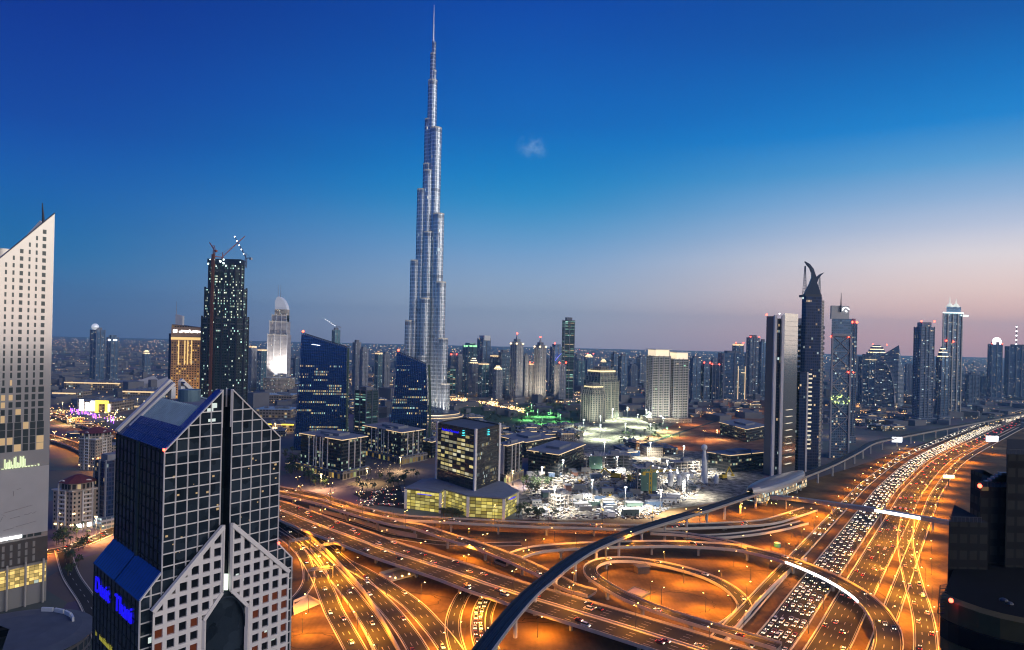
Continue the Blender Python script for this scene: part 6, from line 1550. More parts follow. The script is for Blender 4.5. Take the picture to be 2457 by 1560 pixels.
# ------------------------------------------------------------------ low dark curved roof in the corner
t = thing('curved_roof_hall', 'dark hall with a broad curved roof and white windows in the corner', 'hall', tuple(gnd(60, 1560, 0)))
def ringpt(a, r, c=gnd(20, 1590, 0)): return (c.x + math.cos(a) * r, c.y + math.sin(a) * r)
b = MB(); A = [R(-60 + 210 * k / 24) for k in range(25)]
b.prism([ringpt(a, 34) for a in A], 0, 12, 0, -1); b.build('wall', facade('hall_wall', (0.08, 0.08, 0.085), (0.03, 0.04, 0.05), 5, 5, 0.8, 0.7, 0.12, 0.8, 0.1, cool=(0.8, 0.9, 1), coolness=0.7), t)
b = MB()
for i in range(24):
    for r0, r1, z0, z1 in ((36, 30, 12.2, 14.0), (30, 18, 14.0, 15.6), (18, 0.5, 15.6, 16.2)):
        b.face([(*ringpt(A[i], r0), z0), (*ringpt(A[i+1], r0), z0), (*ringpt(A[i+1], r1), z1), (*ringpt(A[i], r1), z1)])
b.build('roof', M['roofdark'], t, True)
b = MB(); 
for i in range(4): a = R(40 + i * 16); p = ringpt(a, 26); b.box((*p, 14.4), (6, 1, 2.2), a + 1.57)
b.build('roof_light', M['white'], t)

# ------------------------------------------------------------------ black building at the corner, nearest the viewer
YD = 150.0; Pd = lambda x, y, Y=YD: at(x, y, Y)
t = thing('black_building', 'black stepped building with an olive parapet and red beacon at the corner', 'building', tuple(Vector((Pd(2380, 1300).x, YD + 20, 0))))
M['blackgrid'] = facade('black_facade', (0.007, 0.007, 0.009), (0.002, 0.003, 0.004), 2.2, 3.6, 0.72, 0.55, 0.03, 0.25, 0.05, 0.95, 0.7, warm=(1, 0.6, 0.25))
def blk(nm, x0, x1, y, Y, d, m):
    b = MB(); a, e = at(x0, y, Y), at(x1, y, Y); b.prism([(a.x, Y), (e.x, Y), (e.x + d * 0.2, Y + d), (a.x + d * 0.72, Y + d)], 0, a.z); return b.build(nm, m, t)
blk('lower_block', 2277, 2372, 1252, YD, 16, M['blackgrid']); blk('middle_block', 2352, 2440, 1168, YD + 4, 22, M['blackgrid']); blk('upper_block', 2417, 2620, 1090, YD + 2, 26, M['blackgrid'])
for x0, x1, y, Y in ((2277, 2355, 1252, YD), (2352, 2420, 1168, YD + 4), (2417, 2500, 1090, YD + 2)):
    b = MB(); a, e = at(x0, y, Y), at(x1, y, Y); e.z = a.z; up = Vector((0, 0, 1.1)); b.beam(a + up, e + up, 0.08)
    for k in range(9): q = a.lerp(e, k / 8); b.beam(q, q + up, 0.07)
    b.build('railing', M['darksteel'], t)
b = MB(); px = [2256, 2275, 2300, 2350, 2400, 2457, 2540]; pv = None
tp = [1430, 1441, 1452, 1470, 1484, 1496, 1512]; YQ = [132, 125, 121, 117, 114, 112, 110]
for nm, off, hh, m in (('parapet', 0, 48, 'olive'), ('fascia', 52, 44, 'black'), ('ledge', 98, 26, 'olive')):
    b = MB()
    for i in range(len(px) - 1):
        a, e = at(px[i], tp[i] + off, YQ[i]), at(px[i+1], tp[i+1] + off, YQ[i+1]); a2, e2 = at(px[i], tp[i] + off + hh, YQ[i]), at(px[i+1], tp[i+1] + off + hh, YQ[i+1])
        z1 = a.z; b.face([(a.x, a.y, a2.z), (e.x, e.y, e2.z), e, a]); k = Vector((2.0, 2.2, 0)); b.face([a, e, e + k, a + k]); 
    b.build(nm, M[m], t)
b = MB(); pts = [(at(x, y, Y).x, Y) for x, y, Y in zip(px, tp, YQ)]; zf = at(2300, 1475, 121).z
b.prism([(x + 1.4, Y + 1.5) for x, Y in pts] + [(150, 165), (pts[0][0] + 26, 165)], 0, zf - 1.2); b.build('terrace', M['black'], t)
beacon(at(2282, 1441, 122), t, 0.42); beacon(at(2351, 1166, YD + 3), t, 0.5)
b = MB(); q0, q1 = at(2256, 1404, 128), at(2250, 1472, 128)
for k in range(9): p = q0.lerp(q1, k / 8); b.beam(p, p + Vector((1.3, 0, 0.12)), 0.12)
b.beam(q0, q1, 0.14); b.build('ladder', M['darksteel'], t)
b = MB()
for k in range(5): p = at(2376 + k * 8, 1120 + 14 * ((k * 3) % 4), YD + 10); b.box((p.x, p.y, at(2390, 1166, YD + 10).z), (2.0, 1.5, 1.2 + k * 0.5))
b.build('roof_plant', M['steel'], t)
b = MB(); 
for dx in (0, 1.6): p = at(2408 + dx * 8, 1440 + dx * 5, 118); b.ball(p, 0.7, 10, 6, sz=0.5)
b.build('dish', M['darksteel'], t)

# ------------------------------------------------------------------ the mall and its lit entrance
FM['mall'] = facade('mall_wall', (0.36, 0.29, 0.22), (0.10, 0.07, 0.05), 6.0, 6.0, 0.7, 0.6, 0.25, 0.7, 0.3, warm=(1, 0.66, 0.28))
def mallblock(label, x0, x1, ybase, h, depth, m='mall', rz=0.0, roof='roofgrey', trim=None, name='mall_block'):
    a, e = gnd(x0, ybase, 0), gnd(x1, ybase, 0); Y = (a.y + e.y) / 2; w = abs(e.x - a.x); c = ((a.x + e.x) / 2, Y + depth / 2)
    t = thing(name, label, 'shopping mall', (*c, 0), 'mall buildings')
    b = MB(); b.prism(rect(c, w, depth, rz), 0, h, 0, 1); b.build('hall', [FM[m] if m in FM else M[m], M[roof]], t)
    b = MB()
    for k in range(5): b.prism(rect((c[0] + random.uniform(-0.4, 0.4) * w, c[1] + random.uniform(-0.3, 0.3) * depth), w * 0.10, depth * 0.12, rz), h, h + 4)
    b.build('roof_plant', M['roofgrey'], t)
    if trim: b = MB(); b.box((c[0], Y - 0.5, h * 0.8), (w, 0.6, h * 0.13)); b.build('lit_trim', M[trim], t)
    return t, c, w, Y
mallblock('flat roofed mall hall with an orange lit side', 120, 186, 962, 20, 60, trim='warm_strip')
t, c, w, Y = mallblock('bright mall entrance with a yellow arch and white screens', 180, 280, 990, 22, 70)
b = MB(); x = gnd(247, 990, 0).x; pv = None
b.box((x - 10, Y - 2, 0), (5, 3, 24)); b.box((x + 10, Y - 2, 0), (5, 3, 24)); b.box((x, Y - 2, 18), (16, 3, 6)); b.build('yellow_arch', M['yellow_light'], t)
b = MB()
for xx_, h in ((191, 22), (207, 16), (222, 20), (263, 14)): q = gnd(xx_, 990, 0); b.box((q.x, Y - 1.2, 3), (8, 0.6, h))
b.build('white_screen', M['white_light'], t)
mallblock('long low mall hall with a glowing cornice further back', 140, 300, 936, 22, 90, trim='warm_strip')
mallblock('mall hall behind the gabled tower with a lit frontage', 285, 420, 960, 22, 80, trim='warm_strip')
for i, (x0, x1, yb, h) in enumerate(((590, 705, 968, 20), (600, 720, 938, 22), (604, 700, 1003, 16))):
    mallblock(('teal roofed mall hall just beside the gabled tower roof', 'farther teal roofed mall hall before the white hotel', 'nearest teal roofed mall hall with domed skylights')[i], x0, x1, yb, h, 60, roof='teal')
t, c, w, Y = mallblock('cream canopy hall glowing yellow between tower and mall', 640, 706, 1036, 14, 40, trim='yellow_light')
t = thing('wave_roof_hall', 'pale hall with a wavy tent roof among the mall blocks', 'hall', tuple(gnd(350, 945, 0)), 'mall buildings')
b = MB(); a = gnd(300, 945, 0); e = gnd(400, 940, 0); n = 40
for i in range(n):
    f0, f1 = i / n, (i + 1) / n; p, q = a.lerp(e, f0), a.lerp(e, f1); z0, z1 = 24 + 9 * math.sin(f0 * 12.5 + 1), 24 + 9 * math.sin(f1 * 12.5 + 1)
    b.face([(p.x, p.y, z0 - 8), (q.x, q.y, z1 - 8), (q.x + 8, q.y + 110, z1 + 8), (p.x + 8, p.y + 110, z0 + 8)]); b.face([(p.x, p.y, 0), (q.x, q.y, 0), (q.x, q.y, z1 - 8), (p.x, p.y, z0 - 8)])
b.build('tent_roof', mat('pale_tent_fabric', (0.42, 0.40, 0.40), 0.7, noise=0.1), t, True)

# ------------------------------------------------------------------ old town houses glowing warm, low blocks
FM['old'] = facade('sandstone_house', (0.40, 0.28, 0.19), (0.12, 0.07, 0.04), 4.5, 4.0, 0.5, 0.6, 0.35, 0.9, 0.1, 0.8, 0.4, warm=(1, 0.55, 0.2), coolness=0.05)
hs = thing('old_town_house', 'warm lit sandstone house in the low quarter between the blue towers', 'house', (0, 0, 0), 'warm lit low houses')
b = MB(); b.prism(rect((0, 0), 20, 16), 0, 13, 0, 1); b.prism(rect((4, 2), 9, 9), 13, 17, 0, 1); b.build('wall', [FM['old'], M['concrete']], hs)
b = MB(); b.box((0, -8.3, 10), (20, 0.5, 1.0)); b.build('lit_cornice', M['warm_strip'], hs)
first = True
for k in range(60):
    x = random.choice([random.uniform(840, 935), random.uniform(840, 935), random.uniform(600, 700), random.uniform(1040, 1240)]); y = random.uniform(905, 935) if x < 1000 else random.uniform(944, 962)
    p = gnd(x, y, 0); rz = random.choice((0.2, 0.5, 1.8))
    if first: hs.location = p; hs.rotation_euler = (0, 0, rz); first = False
    else:
        lab = None if x < 1000 and x > 800 else ('warm lit low house at the foot of the rounded white hotel' if x < 800 else 'warm lit low house along the lamp lined boulevard')
        copy_thing(hs, p, rz, lab)

LB = []
for i, (w, d, h, st) in enumerate(((34, 20, 9, 'grey'), (24, 24, 13, 'cream'), (44, 16, 7, 'dark'))):
    t = thing('low_block', 'low flat roofed block', 'low building', (0, 0, -200), 'low blocks between the towers'); OFF[t.name] = Vector((0, 0, 0))
    b = MB(); b.prism(rect((0, 0), w, d), 0, h, 0, 1); b.build('wall', [FM[st] if st != 'grey' else facade('low_lit_block', (0.22, 0.2, 0.19), (0.05, 0.05, 0.05), 3.5, 3.2, 0.75, 0.6, 0.3, 1.0, 0.3), M['roofdark']], t)
    b = MB(); b.box((0, 0, h), (w + 1, d + 1, 0.7)); b.build('roof_rim', M['roofgrey'], t)
    b = MB(); b.box((w * 0.2, 0, h + 0.7), (w * 0.25, d * 0.4, 2.5)); b.build('roof_plant', M['steel'], t)
    b = MB(); b.box((-w * 0.25, 2, h + 0.7), (4, 5, 1.8)); b.build('stair_head', M['concrete'], t)
    b = MB(); b.box((0, -d / 2 - 0.3, h - 1.2), (w * 0.8, 0.4, 0.7)); b.build('lit_cornice', M['warm_strip'], t); LB.append(t)
lbu = set()
for reg, n, where in (((1045, 1005, 1235, 1052), 16, 'between the tiered skyscraper and the cube tower'), ((1245, 1028, 1395, 1066), 14, 'behind the blue roofed low block'), ((835, 945, 940, 995), 10, 'between the two blue office towers'), ((1660, 962, 1835, 985), 9, 'before the bulky dark offices'), ((2010, 985, 2200, 1035), 10, 'on the plain inside the highway bend'), ((130, 1012, 300, 1095), 7, 'beside the orange road bridges'), ((1420, 1062, 1640, 1100), 6, 'at the far edge of the building site'), ((600, 1010, 700, 1060), 5, 'next to the yellow canopy hall')):
    for k in range(n):
        p = gnd(random.uniform(reg[0], reg[2]), random.uniform(reg[1], reg[3]), 0); pr = LB[k % 3]; lab = ('grey', 'cream', 'dark long')[k % 3] + ' low block ' + where; rz = random.choice((0.2, 0.35, 0.5, 1.8, 2.0))
        if pr.name not in lbu: lbu.add(pr.name); pr.location = p; pr.rotation_euler = (0, 0, rz); pr['label'] = lab
        else: copy_thing(pr, p, rz, lab)
# ------------------------------------------------------------------ trees
def tree_proto(name, h, r, seed):
    rnd = random.Random(seed); t = thing(name, 'tree', 'tree', (0, 0, -400)); OFF[t.name] = Vector((0, 0, 0))
    b = MB(); b.tube((0, 0, 0), (0.2, 0.1, h * 0.55), 0.32, 0.2, 6)
    for k in range(4): a = k * 1.6; b.tube((0.15, 0.1, h * 0.45), (math.cos(a) * r * 0.6, math.sin(a) * r * 0.6, h * 0.75), 0.14, 0.05, 5)
    b.build('trunk', M['bark'], t); b = MB()
    cl = [(Vector((rnd.gauss(0, r * 0.45), rnd.gauss(0, r * 0.45), h * rnd.uniform(0.5, 0.95))), r * rnd.uniform(0.28, 0.5)) for _ in range(11)]
    for k in range(230):
        c, s = rnd.choice(cl); d = Vector((rnd.gauss(0, 1), rnd.gauss(0, 1), rnd.gauss(0, 0.8))).normalized() * s * rnd.uniform(0.5, 1.05)
        p = c + d; u = Vector((rnd.gauss(0, 1), rnd.gauss(0, 1), rnd.gauss(0, 1))).normalized(); v = u.cross(Vector((rnd.gauss(0, 1), rnd.gauss(0, 1), 1))).normalized(); q = rnd.uniform(0.35, 0.75)
        b.face([p - u*q, p - v*q*0.6, p + u*q, p + v*q*0.6])
    b.build('crown', M['leaf'], t); return t
def palm_proto(name, h, seed):
    rnd = random.Random(seed); t = thing(name, 'palm', 'palm tree', (0, 0, -400)); OFF[t.name] = Vector((0, 0, 0))
    b = MB(); b.tube((0, 0, 0), (0.3, 0, h), 0.28, 0.2, 7); b.build('trunk', M['bark'], t); b = MB()
    for k in range(18):
        a = k * 2.4; e = rnd.uniform(-0.2, 0.9); d = Vector((math.cos(a), math.sin(a), 0)); pv = Vector((0.3, 0, h)); n = Vector((-d.y, d.x, 0))
        for j in range(1, 5):
            f = j / 4; p = Vector((0.3, 0, h)) + d * (3.0 * f) + Vector((0, 0, e * 2 * f - 2.4 * f * f)); w0, w1 = 0.45 * (1.1 - (f - 0.25)), 0.45 * (1.1 - f)
            b.face([pv - n*w0, p - n*w1, p + n*w1, pv + n*w0]); pv = p
    b.build('crown', M['leaf'], t); return t
TR = [tree_proto('leafy_tree', 8, 3.4, 1), tree_proto('leafy_tree', 6.5, 2.8, 2), tree_proto('leafy_tree', 9.5, 3.8, 3)]; PA = palm_proto('palm_tree', 9, 4)
tree_used = set()
def plant(proto, p, label, group):
    rz = random.uniform(0, 6.28)
    if proto.name not in tree_used:
        tree_used.add(proto.name); proto.location = p; proto.rotation_euler = (0, 0, rz); proto['label'] = label; proto['group'] = group; return
    copy_thing(proto, p, rz, label, group)
def scatter(n, quad, label, group, palm=0.3):
    for _ in range(n):
        u, v = random.random(), random.random(); a = Vector(quad[0]).lerp(Vector(quad[1]), u); e = Vector(quad[3]).lerp(Vector(quad[2]), u); x, y = a.lerp(e, v)
        plant(PA if random.random() < palm else random.choice(TR), gnd(x, y, 0), label, group)
scatter(28, [(690, 1120), (800, 1168), (790, 1180), (680, 1140)], 'dark tree in the planting before the near low office block', 'trees by the office blocks')
scatter(22, [(850, 1165), (1000, 1135), (1010, 1150), (880, 1185)], 'dark tree along the curved approach road between office blocks', 'trees by the office blocks')
scatter(14, [(1060, 1236), (1110, 1243), (1108, 1247), (1058, 1241)], 'low dark tree against the yellow lit podium', 'trees by the podium', 0.0)
scatter(18, [(1225, 1225), (1330, 1236), (1330, 1248), (1225, 1245)], 'dark tree between the podium and the building site', 'trees by the podium', 0.1)
scatter(60, [(1250, 975), (1390, 968), (1400, 1020), (1250, 1030)], 'green lit park tree near the stepped hotels', 'park trees', 0.2)
scatter(22, [(1250, 1140), (1330, 1150), (1320, 1190), (1245, 1180)], 'dark tree round the blue roofed low block', 'trees by the office blocks', 0.2)
scatter(24, [(130, 1290), (215, 1270), (215, 1340), (150, 1400)], 'dark street tree under the cream apartment block', 'trees by the apartment blocks', 0.4)
scatter(26, [(1490, 1040), (1590, 1020), (1590, 1062), (1480, 1072)], 'pale green tree beneath the floodlit twin towers', 'trees under the twin towers', 0.1)
scatter(24, [(1040, 985), (1200, 985), (1250, 1010), (1060, 1020)], 'dark park tree beside the tiered skyscraper', 'park trees', 0.5)
scatter(40, [(1040, 995), (1240, 995), (1240, 1055), (1045, 1055)], 'dark tree among low blocks before the cube tower', 'trees by the office blocks', 0.3)
scatter(26, [(1240, 1020), (1400, 1020), (1400, 1066), (1245, 1070)], 'dark tree among low blocks behind the blue roof', 'trees by the office blocks', 0.3)
scatter(20, [(685, 1090), (720, 1085), (725, 1130), (685, 1140)], 'dark tree at the flank of the near low office block', 'trees by the office blocks', 0.3)
for k in range(8):
    for key, off in (('top', 11),): 
        p, d = sample(LINES[key], 190 + k * 9); plant(random.choice(TR), Vector((p.x, p.y + 12 + random.uniform(0, 5), 0)), 'low dark tree against the yellow lit podium', 'trees by the podium')

# ------------------------------------------------------------------ building site
rs = random.Random(11)
SITE = 'building site objects'
def box_thing(name, label, cat, x, y, size, m, rz, extra=None, group=SITE):
    p = gnd(x, y, 0.05); t = thing(name, label, cat, tuple(p), group); b = MB(); b.box((p.x, p.y, p.z), size, rz); b.build('shell', m, t)
    co, si = math.cos(rz), math.sin(rz)
    k = MB()
    if name == 'site_cabin':
        k.box((p.x, p.y, p.z + size[2]), (size[0] + 0.6, size[1] + 0.6, 0.25), rz); k.build('roof', M['roofgrey'], t)
        k = MB(); n = Vector((si, -co, 0))
        for f in (-0.3, 0.0, 0.3): q = p + Vector((co, si, 0)) * size[0] * f + n * (size[1]/2 + 0.04); k.box((q.x, q.y, p.z + 1.1), (1.3, 0.06, 1.2), rz)
        k.build('window', M['glassdark'], t)
    else:
        for f in range(9): q = p + Vector((co, si, 0)) * size[0] * (f/8 - 0.5) + Vector((si, -co, 0)) * (size[1]/2 + 0.05); k.box((q.x, q.y, p.z + 0.1), (0.14, 0.1, size[2] - 0.2), rz)
        k.build('corrugation', m, t)
    return t
cm = [('white', M['white']), ('blue', mat('blue_container', (0.06, 0.10, 0.18), 0.5, noise=0.2)), ('rusty red', mat('rust_container', (0.20, 0.10, 0.08), 0.6, noise=0.3)), ('grey', M['steel']), ('green', mat('green_container', (0.10, 0.16, 0.14), 0.55, noise=0.2))]
for k in range(96):
    u, v = rs.random(), rs.random(); x = 1275 + 470 * u; y = 1112 + 126 * v - 20 * (u - 0.2) * (1 - v)
    if x > 1560 + (1240 - y) * 1.6: continue
    cn, m = rs.choice(cm + [cm[3], cm[0], cm[3]]); big = rs.random() < 0.4; rz = rs.choice((0.1, 0.25, 1.7, 0.2, 1.9))
    where = 'beside the viaduct' if x > 1560 else ('by the blue roofed block' if x < 1400 else 'amid the rubble')
    if big: box_thing('site_cabin', f'{cn} site cabin with dark windows {where} of the floodlit site', 'cabin', x, y, (rs.uniform(9, 17), rs.uniform(5, 8), rs.uniform(3.2, 6.5)), m, rz)
    else: box_thing('shipping_container', f'{cn} shipping container {where} of the floodlit building site', 'container', x, y, (12, 2.6, rs.choice((2.7, 5.4))), m, rz)
def frame_building(label, x, y, w, d, nf, rz, mesh=None):
    p = gnd(x, y, 0); t = thing('concrete_frame', label, 'unfinished building', tuple(p), SITE); co, si = math.cos(rz), math.sin(rz)
    b = MB()
    for f in range(nf + 1): b.prism(rect((p.x, p.y), w, d, rz), f * 3.8 + 0.05, f * 3.8 + 0.45, bottom=True)
    b.build('floor_slab', M['concrete'], t); b = MB()
    for i in range(5):
        for j in range(4):
            u, v = (i / 4 - 0.5) * (w - 1), (j / 3 - 0.5) * (d - 1); b.box((p.x + u * co - v * si, p.y + u * si + v * co, 0), (0.7, 0.7, nf * 3.8 + (2.0 if (i + j) % 2 else 0.4)), rz)
    b.build('column', M['concrete'], t)
    b = MB(); b.prism(rect((p.x + 2, p.y + 1), w * 0.25, d * 0.3, rz), 0, nf * 3.8 + 5); b.build('lift_core', M['roofgrey'], t)
    if mesh: b = MB(); q = Vector((si, -co, 0)) * (d / 2 + 0.5); b.box((p.x + q.x, p.y + q.y, 3), (w * 0.7, 0.15, nf * 3.8 - 3), rz); b.build('safety_mesh', M[mesh], t)
    b = MB()
    for k in range(6): b.ball((p.x + rs.uniform(-.4, .4) * w, p.y - d * 0.52, 3 + rs.random() * nf * 3.6), 0.45, 6, 4)
    b.build('work_light', M['white_light'], t)
M['greenmesh'] = mat('green_safety_mesh', (0.10, 0.20, 0.15), 0.8, noise=0.2)
frame_building('grey concrete frame wrapped in green mesh at the middle of the site', 1548, 1180, 26, 18, 7, 0.2, 'greenmesh')
frame_building('wide bare concrete frame behind the yellow excavators', 1470, 1118, 46, 22, 4, 0.15)
frame_building('bare concrete frame next to the blue roofed low block', 1425, 1128, 24, 18, 5, 0.1, 'greenmesh')
frame_building('low concrete frame beside the white pylon', 1640, 1128, 36, 18, 3, 0.3)
frame_building('small concrete frame by the dark trees of the site corner', 1345, 1215, 20, 14, 3, 0.5)
# rubble, spoil heaps
b = MB()
for k in range(5200):
    u, v = rs.random(), rs.random(); x = 1268 + 460 * u; y = 1105 + 140 * v
    if x > 1570 + (1240 - y) * 1.8: continue
    p = gnd(x, y, 0.05); s = rs.uniform(0.4, 1.8) * (1.6 if rs.random() < 0.1 else 1); rz = rs.uniform(0, 3)
    b.box((p.x, p.y, 0.02), (s * rs.uniform(0.8, 2.6), s, s * rs.uniform(0.3, 1.0)), rz, m=rs.choice((0, 0, 1, 2, 3)))
o = b.build('rubble', [M['roofgrey'], M['concrete'], M['darksteel'], M['bark']]); o['kind'] = 'stuff'; o['label'] = 'scattered pale and dark rubble on the building site'
b = MB()
for k in range(26):
    x, y = 1290 + 420 * rs.random(), 1150 + 85 * rs.random()
    if x > 1560 + (1240 - y) * 1.6: continue
    p = gnd(x, y, 0); r = rs.uniform(5, 12); P = [p + Vector((math.cos(a * 0.7) * r * rs.uniform(0.7, 1.2), math.sin(a * 0.7) * r * rs.uniform(0.6, 1.0), 0)) for a in range(9)]; top = p + Vector((0, 0, r * 0.35))
    for i in range(9): b.face([P[i], P[(i+1) % 9], top])
o = b.build('spoil_heap', M['sitesand']); tag(o, 'pale spoil heaps of excavated earth over the building site', 'earth heaps', None, 'stuff')
# machines
def excavator(label, x, y, rz, m='yellow_paint', sc_=1.0, boomh=9):
    p = gnd(x, y, 0.05); t = thing('excavator', label, 'excavator', tuple(p), SITE); d = Vector((math.cos(rz), math.sin(rz), 0)); n = Vector((-d.y, d.x, 0)); s = sc_
    for q in (-1, 1): b = MB(); c = p + n * q * 1.6 * s; b.box((c.x, c.y, 0.05), (5 * s, 0.9 * s, 1.1 * s), rz); b.build('track', M['tyre'], t)
    b = MB(); b.box((p.x, p.y, 1.2 * s), (4.6 * s, 3.4 * s, 2.2 * s), rz); b.build('body', M[m], t)
    b = MB(); c = p + d * 1.2 * s + n * 1.0 * s; b.box((c.x, c.y, 2.2 * s), (1.9 * s, 1.4 * s, 2.0 * s), rz); b.build('cab', M['glassdark'], t)
    b = MB(); a = p + d * 2 * s + Vector((0, 0, 2.4 * s)); e = p + d * 6 * s + Vector((0, 0, boomh * s)); b.beam(a, e, 0.8 * s); b.build('boom', M[m], t)
    b = MB(); f = e + d * 4 * s - Vector((0, 0, 6 * s)); b.beam(e, f, 0.6 * s); b.box((f.x, f.y, f.z - 1.4 * s), (1.8 * s, 1.6 * s, 1.4 * s), rz); b.build('arm', M[m], t)
excavator('big yellow excavator at work in the middle of the building site', 1520, 1158, 0.3, sc_=2.6, boomh=6); excavator('second yellow machine with raised boom behind the big excavator', 1478, 1150, 2.8, sc_=2.4, boomh=5)
excavator('yellow excavator by the station end of the site', 1735, 1150, 0.5, sc_=1.6)
def silo(label, x, y, r, h, cone=True, m='white'):
    p = gnd(x, y, 0); t = thing('silo', label, 'silo', tuple(p), SITE); b = MB(); b.tube((p.x, p.y, 3), (p.x, p.y, h), r, r, 16); b.build('tank', M[m], t, False)
    b = MB(); b.tube((p.x, p.y, h), (p.x, p.y, h + r * 1.1), r, 0.2, 16); b.build('top', M[m], t)
    b = MB()
    for a in (0.6, 2.2, 3.7, 5.3): b.beam((p.x + math.cos(a) * r, p.y + math.sin(a) * r, 0), (p.x + math.cos(a) * r, p.y + math.sin(a) * r, 4), 0.5)
    b.build('leg', M['steel'], t)
p = gnd(1690, 1160, 0); t = thing('white_pylon', 'tall tapered white pylon lit brightly on the building site', 'pylon', tuple(p), SITE)
zt = at(1684, 1066, p.y).z; b = MB(); b.tube((p.x, p.y, 0), (p.x - 1, p.y, zt * 0.86), 4.6, 1.7, 12); b.build('shaft', M['white'], t, True)
b = MB(); b.ball((p.x - 1, p.y, zt * 0.92), 3.6, 10, 8); b.build('head', M['white'], t, True)
b = MB()
for k in range(4): b.beam((p.x - 26 + k * 4, p.y - 3, 0), (p.x - 42 + k * 4, p.y - 3, 20 - k * 3), 2.0)
b.build('strut', M['white'], t)
silo('white cement silo beside the excavators', 1608, 1172, 3, 15); silo('second white cement silo, shorter, beside the first', 1630, 1170, 3, 12); silo('white silo near the red container by the station', 1718, 1166, 2.6, 11)
crane('yellow tower crane standing over the building site', tuple(gnd(1560, 1192, 0))[:2], 0, 26, 30, R(12), 0.05, 4, 'yellow_paint', SITE); crane('white lit crane with a long low jib beside the pylon', tuple(gnd(1640, 1182, 0))[:2], 0, 20, 34, R(170), 0.2, 5, 'white', SITE)
for k, (x, y) in enumerate(((1385, 1160), (1420, 1175), (1470, 1195), (1345, 1195), (1535, 1215), (1590, 1205))):
    p = gnd(x, y, 0.05); rz = rs.uniform(0, 3); d = Vector((math.cos(rz), math.sin(rz), 0)); t = thing('dump_truck', ('white cabbed' if k % 2 else 'yellow cabbed') + ' dump truck ' + ('near the blue roofed block', 'among site cabins', 'under the tower crane', 'at the tree edge', 'at the viaduct side', 'behind the rubble')[k], 'truck', tuple(p), SITE)
    b = MB(); c = p - d * 1.6; b.box((c.x, c.y, 1.2), (6, 2.6, 1.8), rz); b.build('tipper', M['steel'], t); b = MB(); c = p + d * 3; b.box((c.x, c.y, 0.8), (2.2, 2.5, 2.3), rz); b.build('cab', M['white' if k % 2 else 'yellow_paint'], t)
    n = Vector((-d.y, d.x, 0))
    for a_, s_ in ((-3, 1), (-3, -1), (-1.4, 1), (-1.4, -1), (2.8, 1), (2.8, -1)): b = MB(); c = p + d * a_ + n * s_ * 1.1; b.tube(c + Vector((0, 0, 0.55)) - n * 0.2, c + Vector((0, 0, 0.55)) + n * 0.2, 0.55, 0.55, 10); b.build('wheel', M['tyre'], t)
# floodlight masts
FLD = lamp_data('floodlight', 190000, 150, 1.0, (1.0, 0.93, 0.78))
def flood(label, x, y, h=22, ld=FLD, m='white_light'):
    p = gnd(x, y, 0); t = thing('floodlight_mast', label, 'floodlight', tuple(p), 'floodlight masts'); b = MB(); b.tube((p.x, p.y, 0), (p.x, p.y, h), 0.35, 0.2, 6); b.build('pole', M['steel'], t)
    b = MB(); b.box((p.x, p.y - 0.4, h), (2.6, 0.5, 0.9)); b.build('lamp_bank', M[m], t)
    lo = bpy.data.objects.new('flood_light', ld); COL.objects.link(lo); lo.parent = t; lo.location = (0, -1.2, h - 0.6)
for x, y in ((1300, 1170), (1380, 1120), (1450, 1100), (1560, 1100), (1640, 1110), (1330, 1225), (1585, 1232), (1350, 1150), (1420, 1205), (1480, 1140), (1545, 1180), (1600, 1150), (1650, 1190), (1500, 1225), (1690, 1135)): flood('floodlight mast of the building site', x, y)
FL2 = lamp_data('soft_floodlight', 270000, 150, 2.0, (0.88, 1.0, 0.72))
for x, y in ((1530, 1025), (1590, 1035), (1500, 1050), (1440, 1030), (1560, 1052), (1470, 1010), (1505, 1005), (1550, 1012), (1400, 1040), (1440, 1055)): flood('white floodlight mast beneath the stepped hotels and twin towers', x, y, 24, FL2)
FL3 = lamp_data('green_floodlight', 110000, 160, 1.5, (0.35, 1.0, 0.4))
for x, y in ((1275, 985), (1320, 1000), (1365, 985), (1300, 1018), (1345, 1012), (1290, 1000), (1265, 1008), (1600, 1045)): flood('green tinted lamp mast in the park', x, y, 14, FL3, 'green_light')
FL4 = lamp_data('warm_floodlight', 80000, 160, 1.5, (1.0, 0.66, 0.28))
for x, y in ((200, 1000), (260, 1005), (150, 985), (230, 1290), (880, 930), (910, 915), (1100, 965), (1180, 972), (1240, 985), (330, 975), (660, 1040), (770, 1175), (880, 1160), (960, 1130), (1230, 1165), (1720, 1055), (1800, 985), (1860, 975), (2100, 985), (2150, 990), (160, 1020), (130, 1065)): flood('warm lamp mast among far low buildings', x, y, 16, FL4, 'warm_light')

def uplight(label, x, Y, e, col, a=132, z0=0.0):
    q = at(x, 900, Y); d = bpy.data.lights.new('facade_light', 'SPOT'); d.energy = e; d.color = col; d.spot_size = R(110); d.spot_blend = 0.8; d.shadow_soft_size = 1.5
    t = thing('facade_floodlight', label, 'floodlight', (q.x, Y, z0), 'facade floodlights'); b = MB(); b.tube((q.x, Y, z0), (q.x, Y, z0 + 5), 0.3); b.build('pole', M['steel'], t)
    b = MB(); b.box((q.x, Y, z0 + 5), (3.0, 1.2, 0.8)); b.build('lamp_bank', M['warm_light'], t)
    lo = bpy.data.objects.new('flood_light', d); COL.objects.link(lo); lo.parent = t; lo.location = (0, 0.9, 6.2); lo.rotation_euler = (R(a), 0, 0)
WH, WM, GD_ = (1.0, 0.92, 0.84), (1.0, 0.82, 0.55), (1.0, 0.62, 0.22)
uplight('facade floodlight at the foot of the first balcony tower', 1572, 1350, 140000, (1.0, 0.95, 0.76)); uplight('facade floodlight at the foot of the second balcony tower', 1628, 1356, 140000, (1.0, 0.95, 0.76))
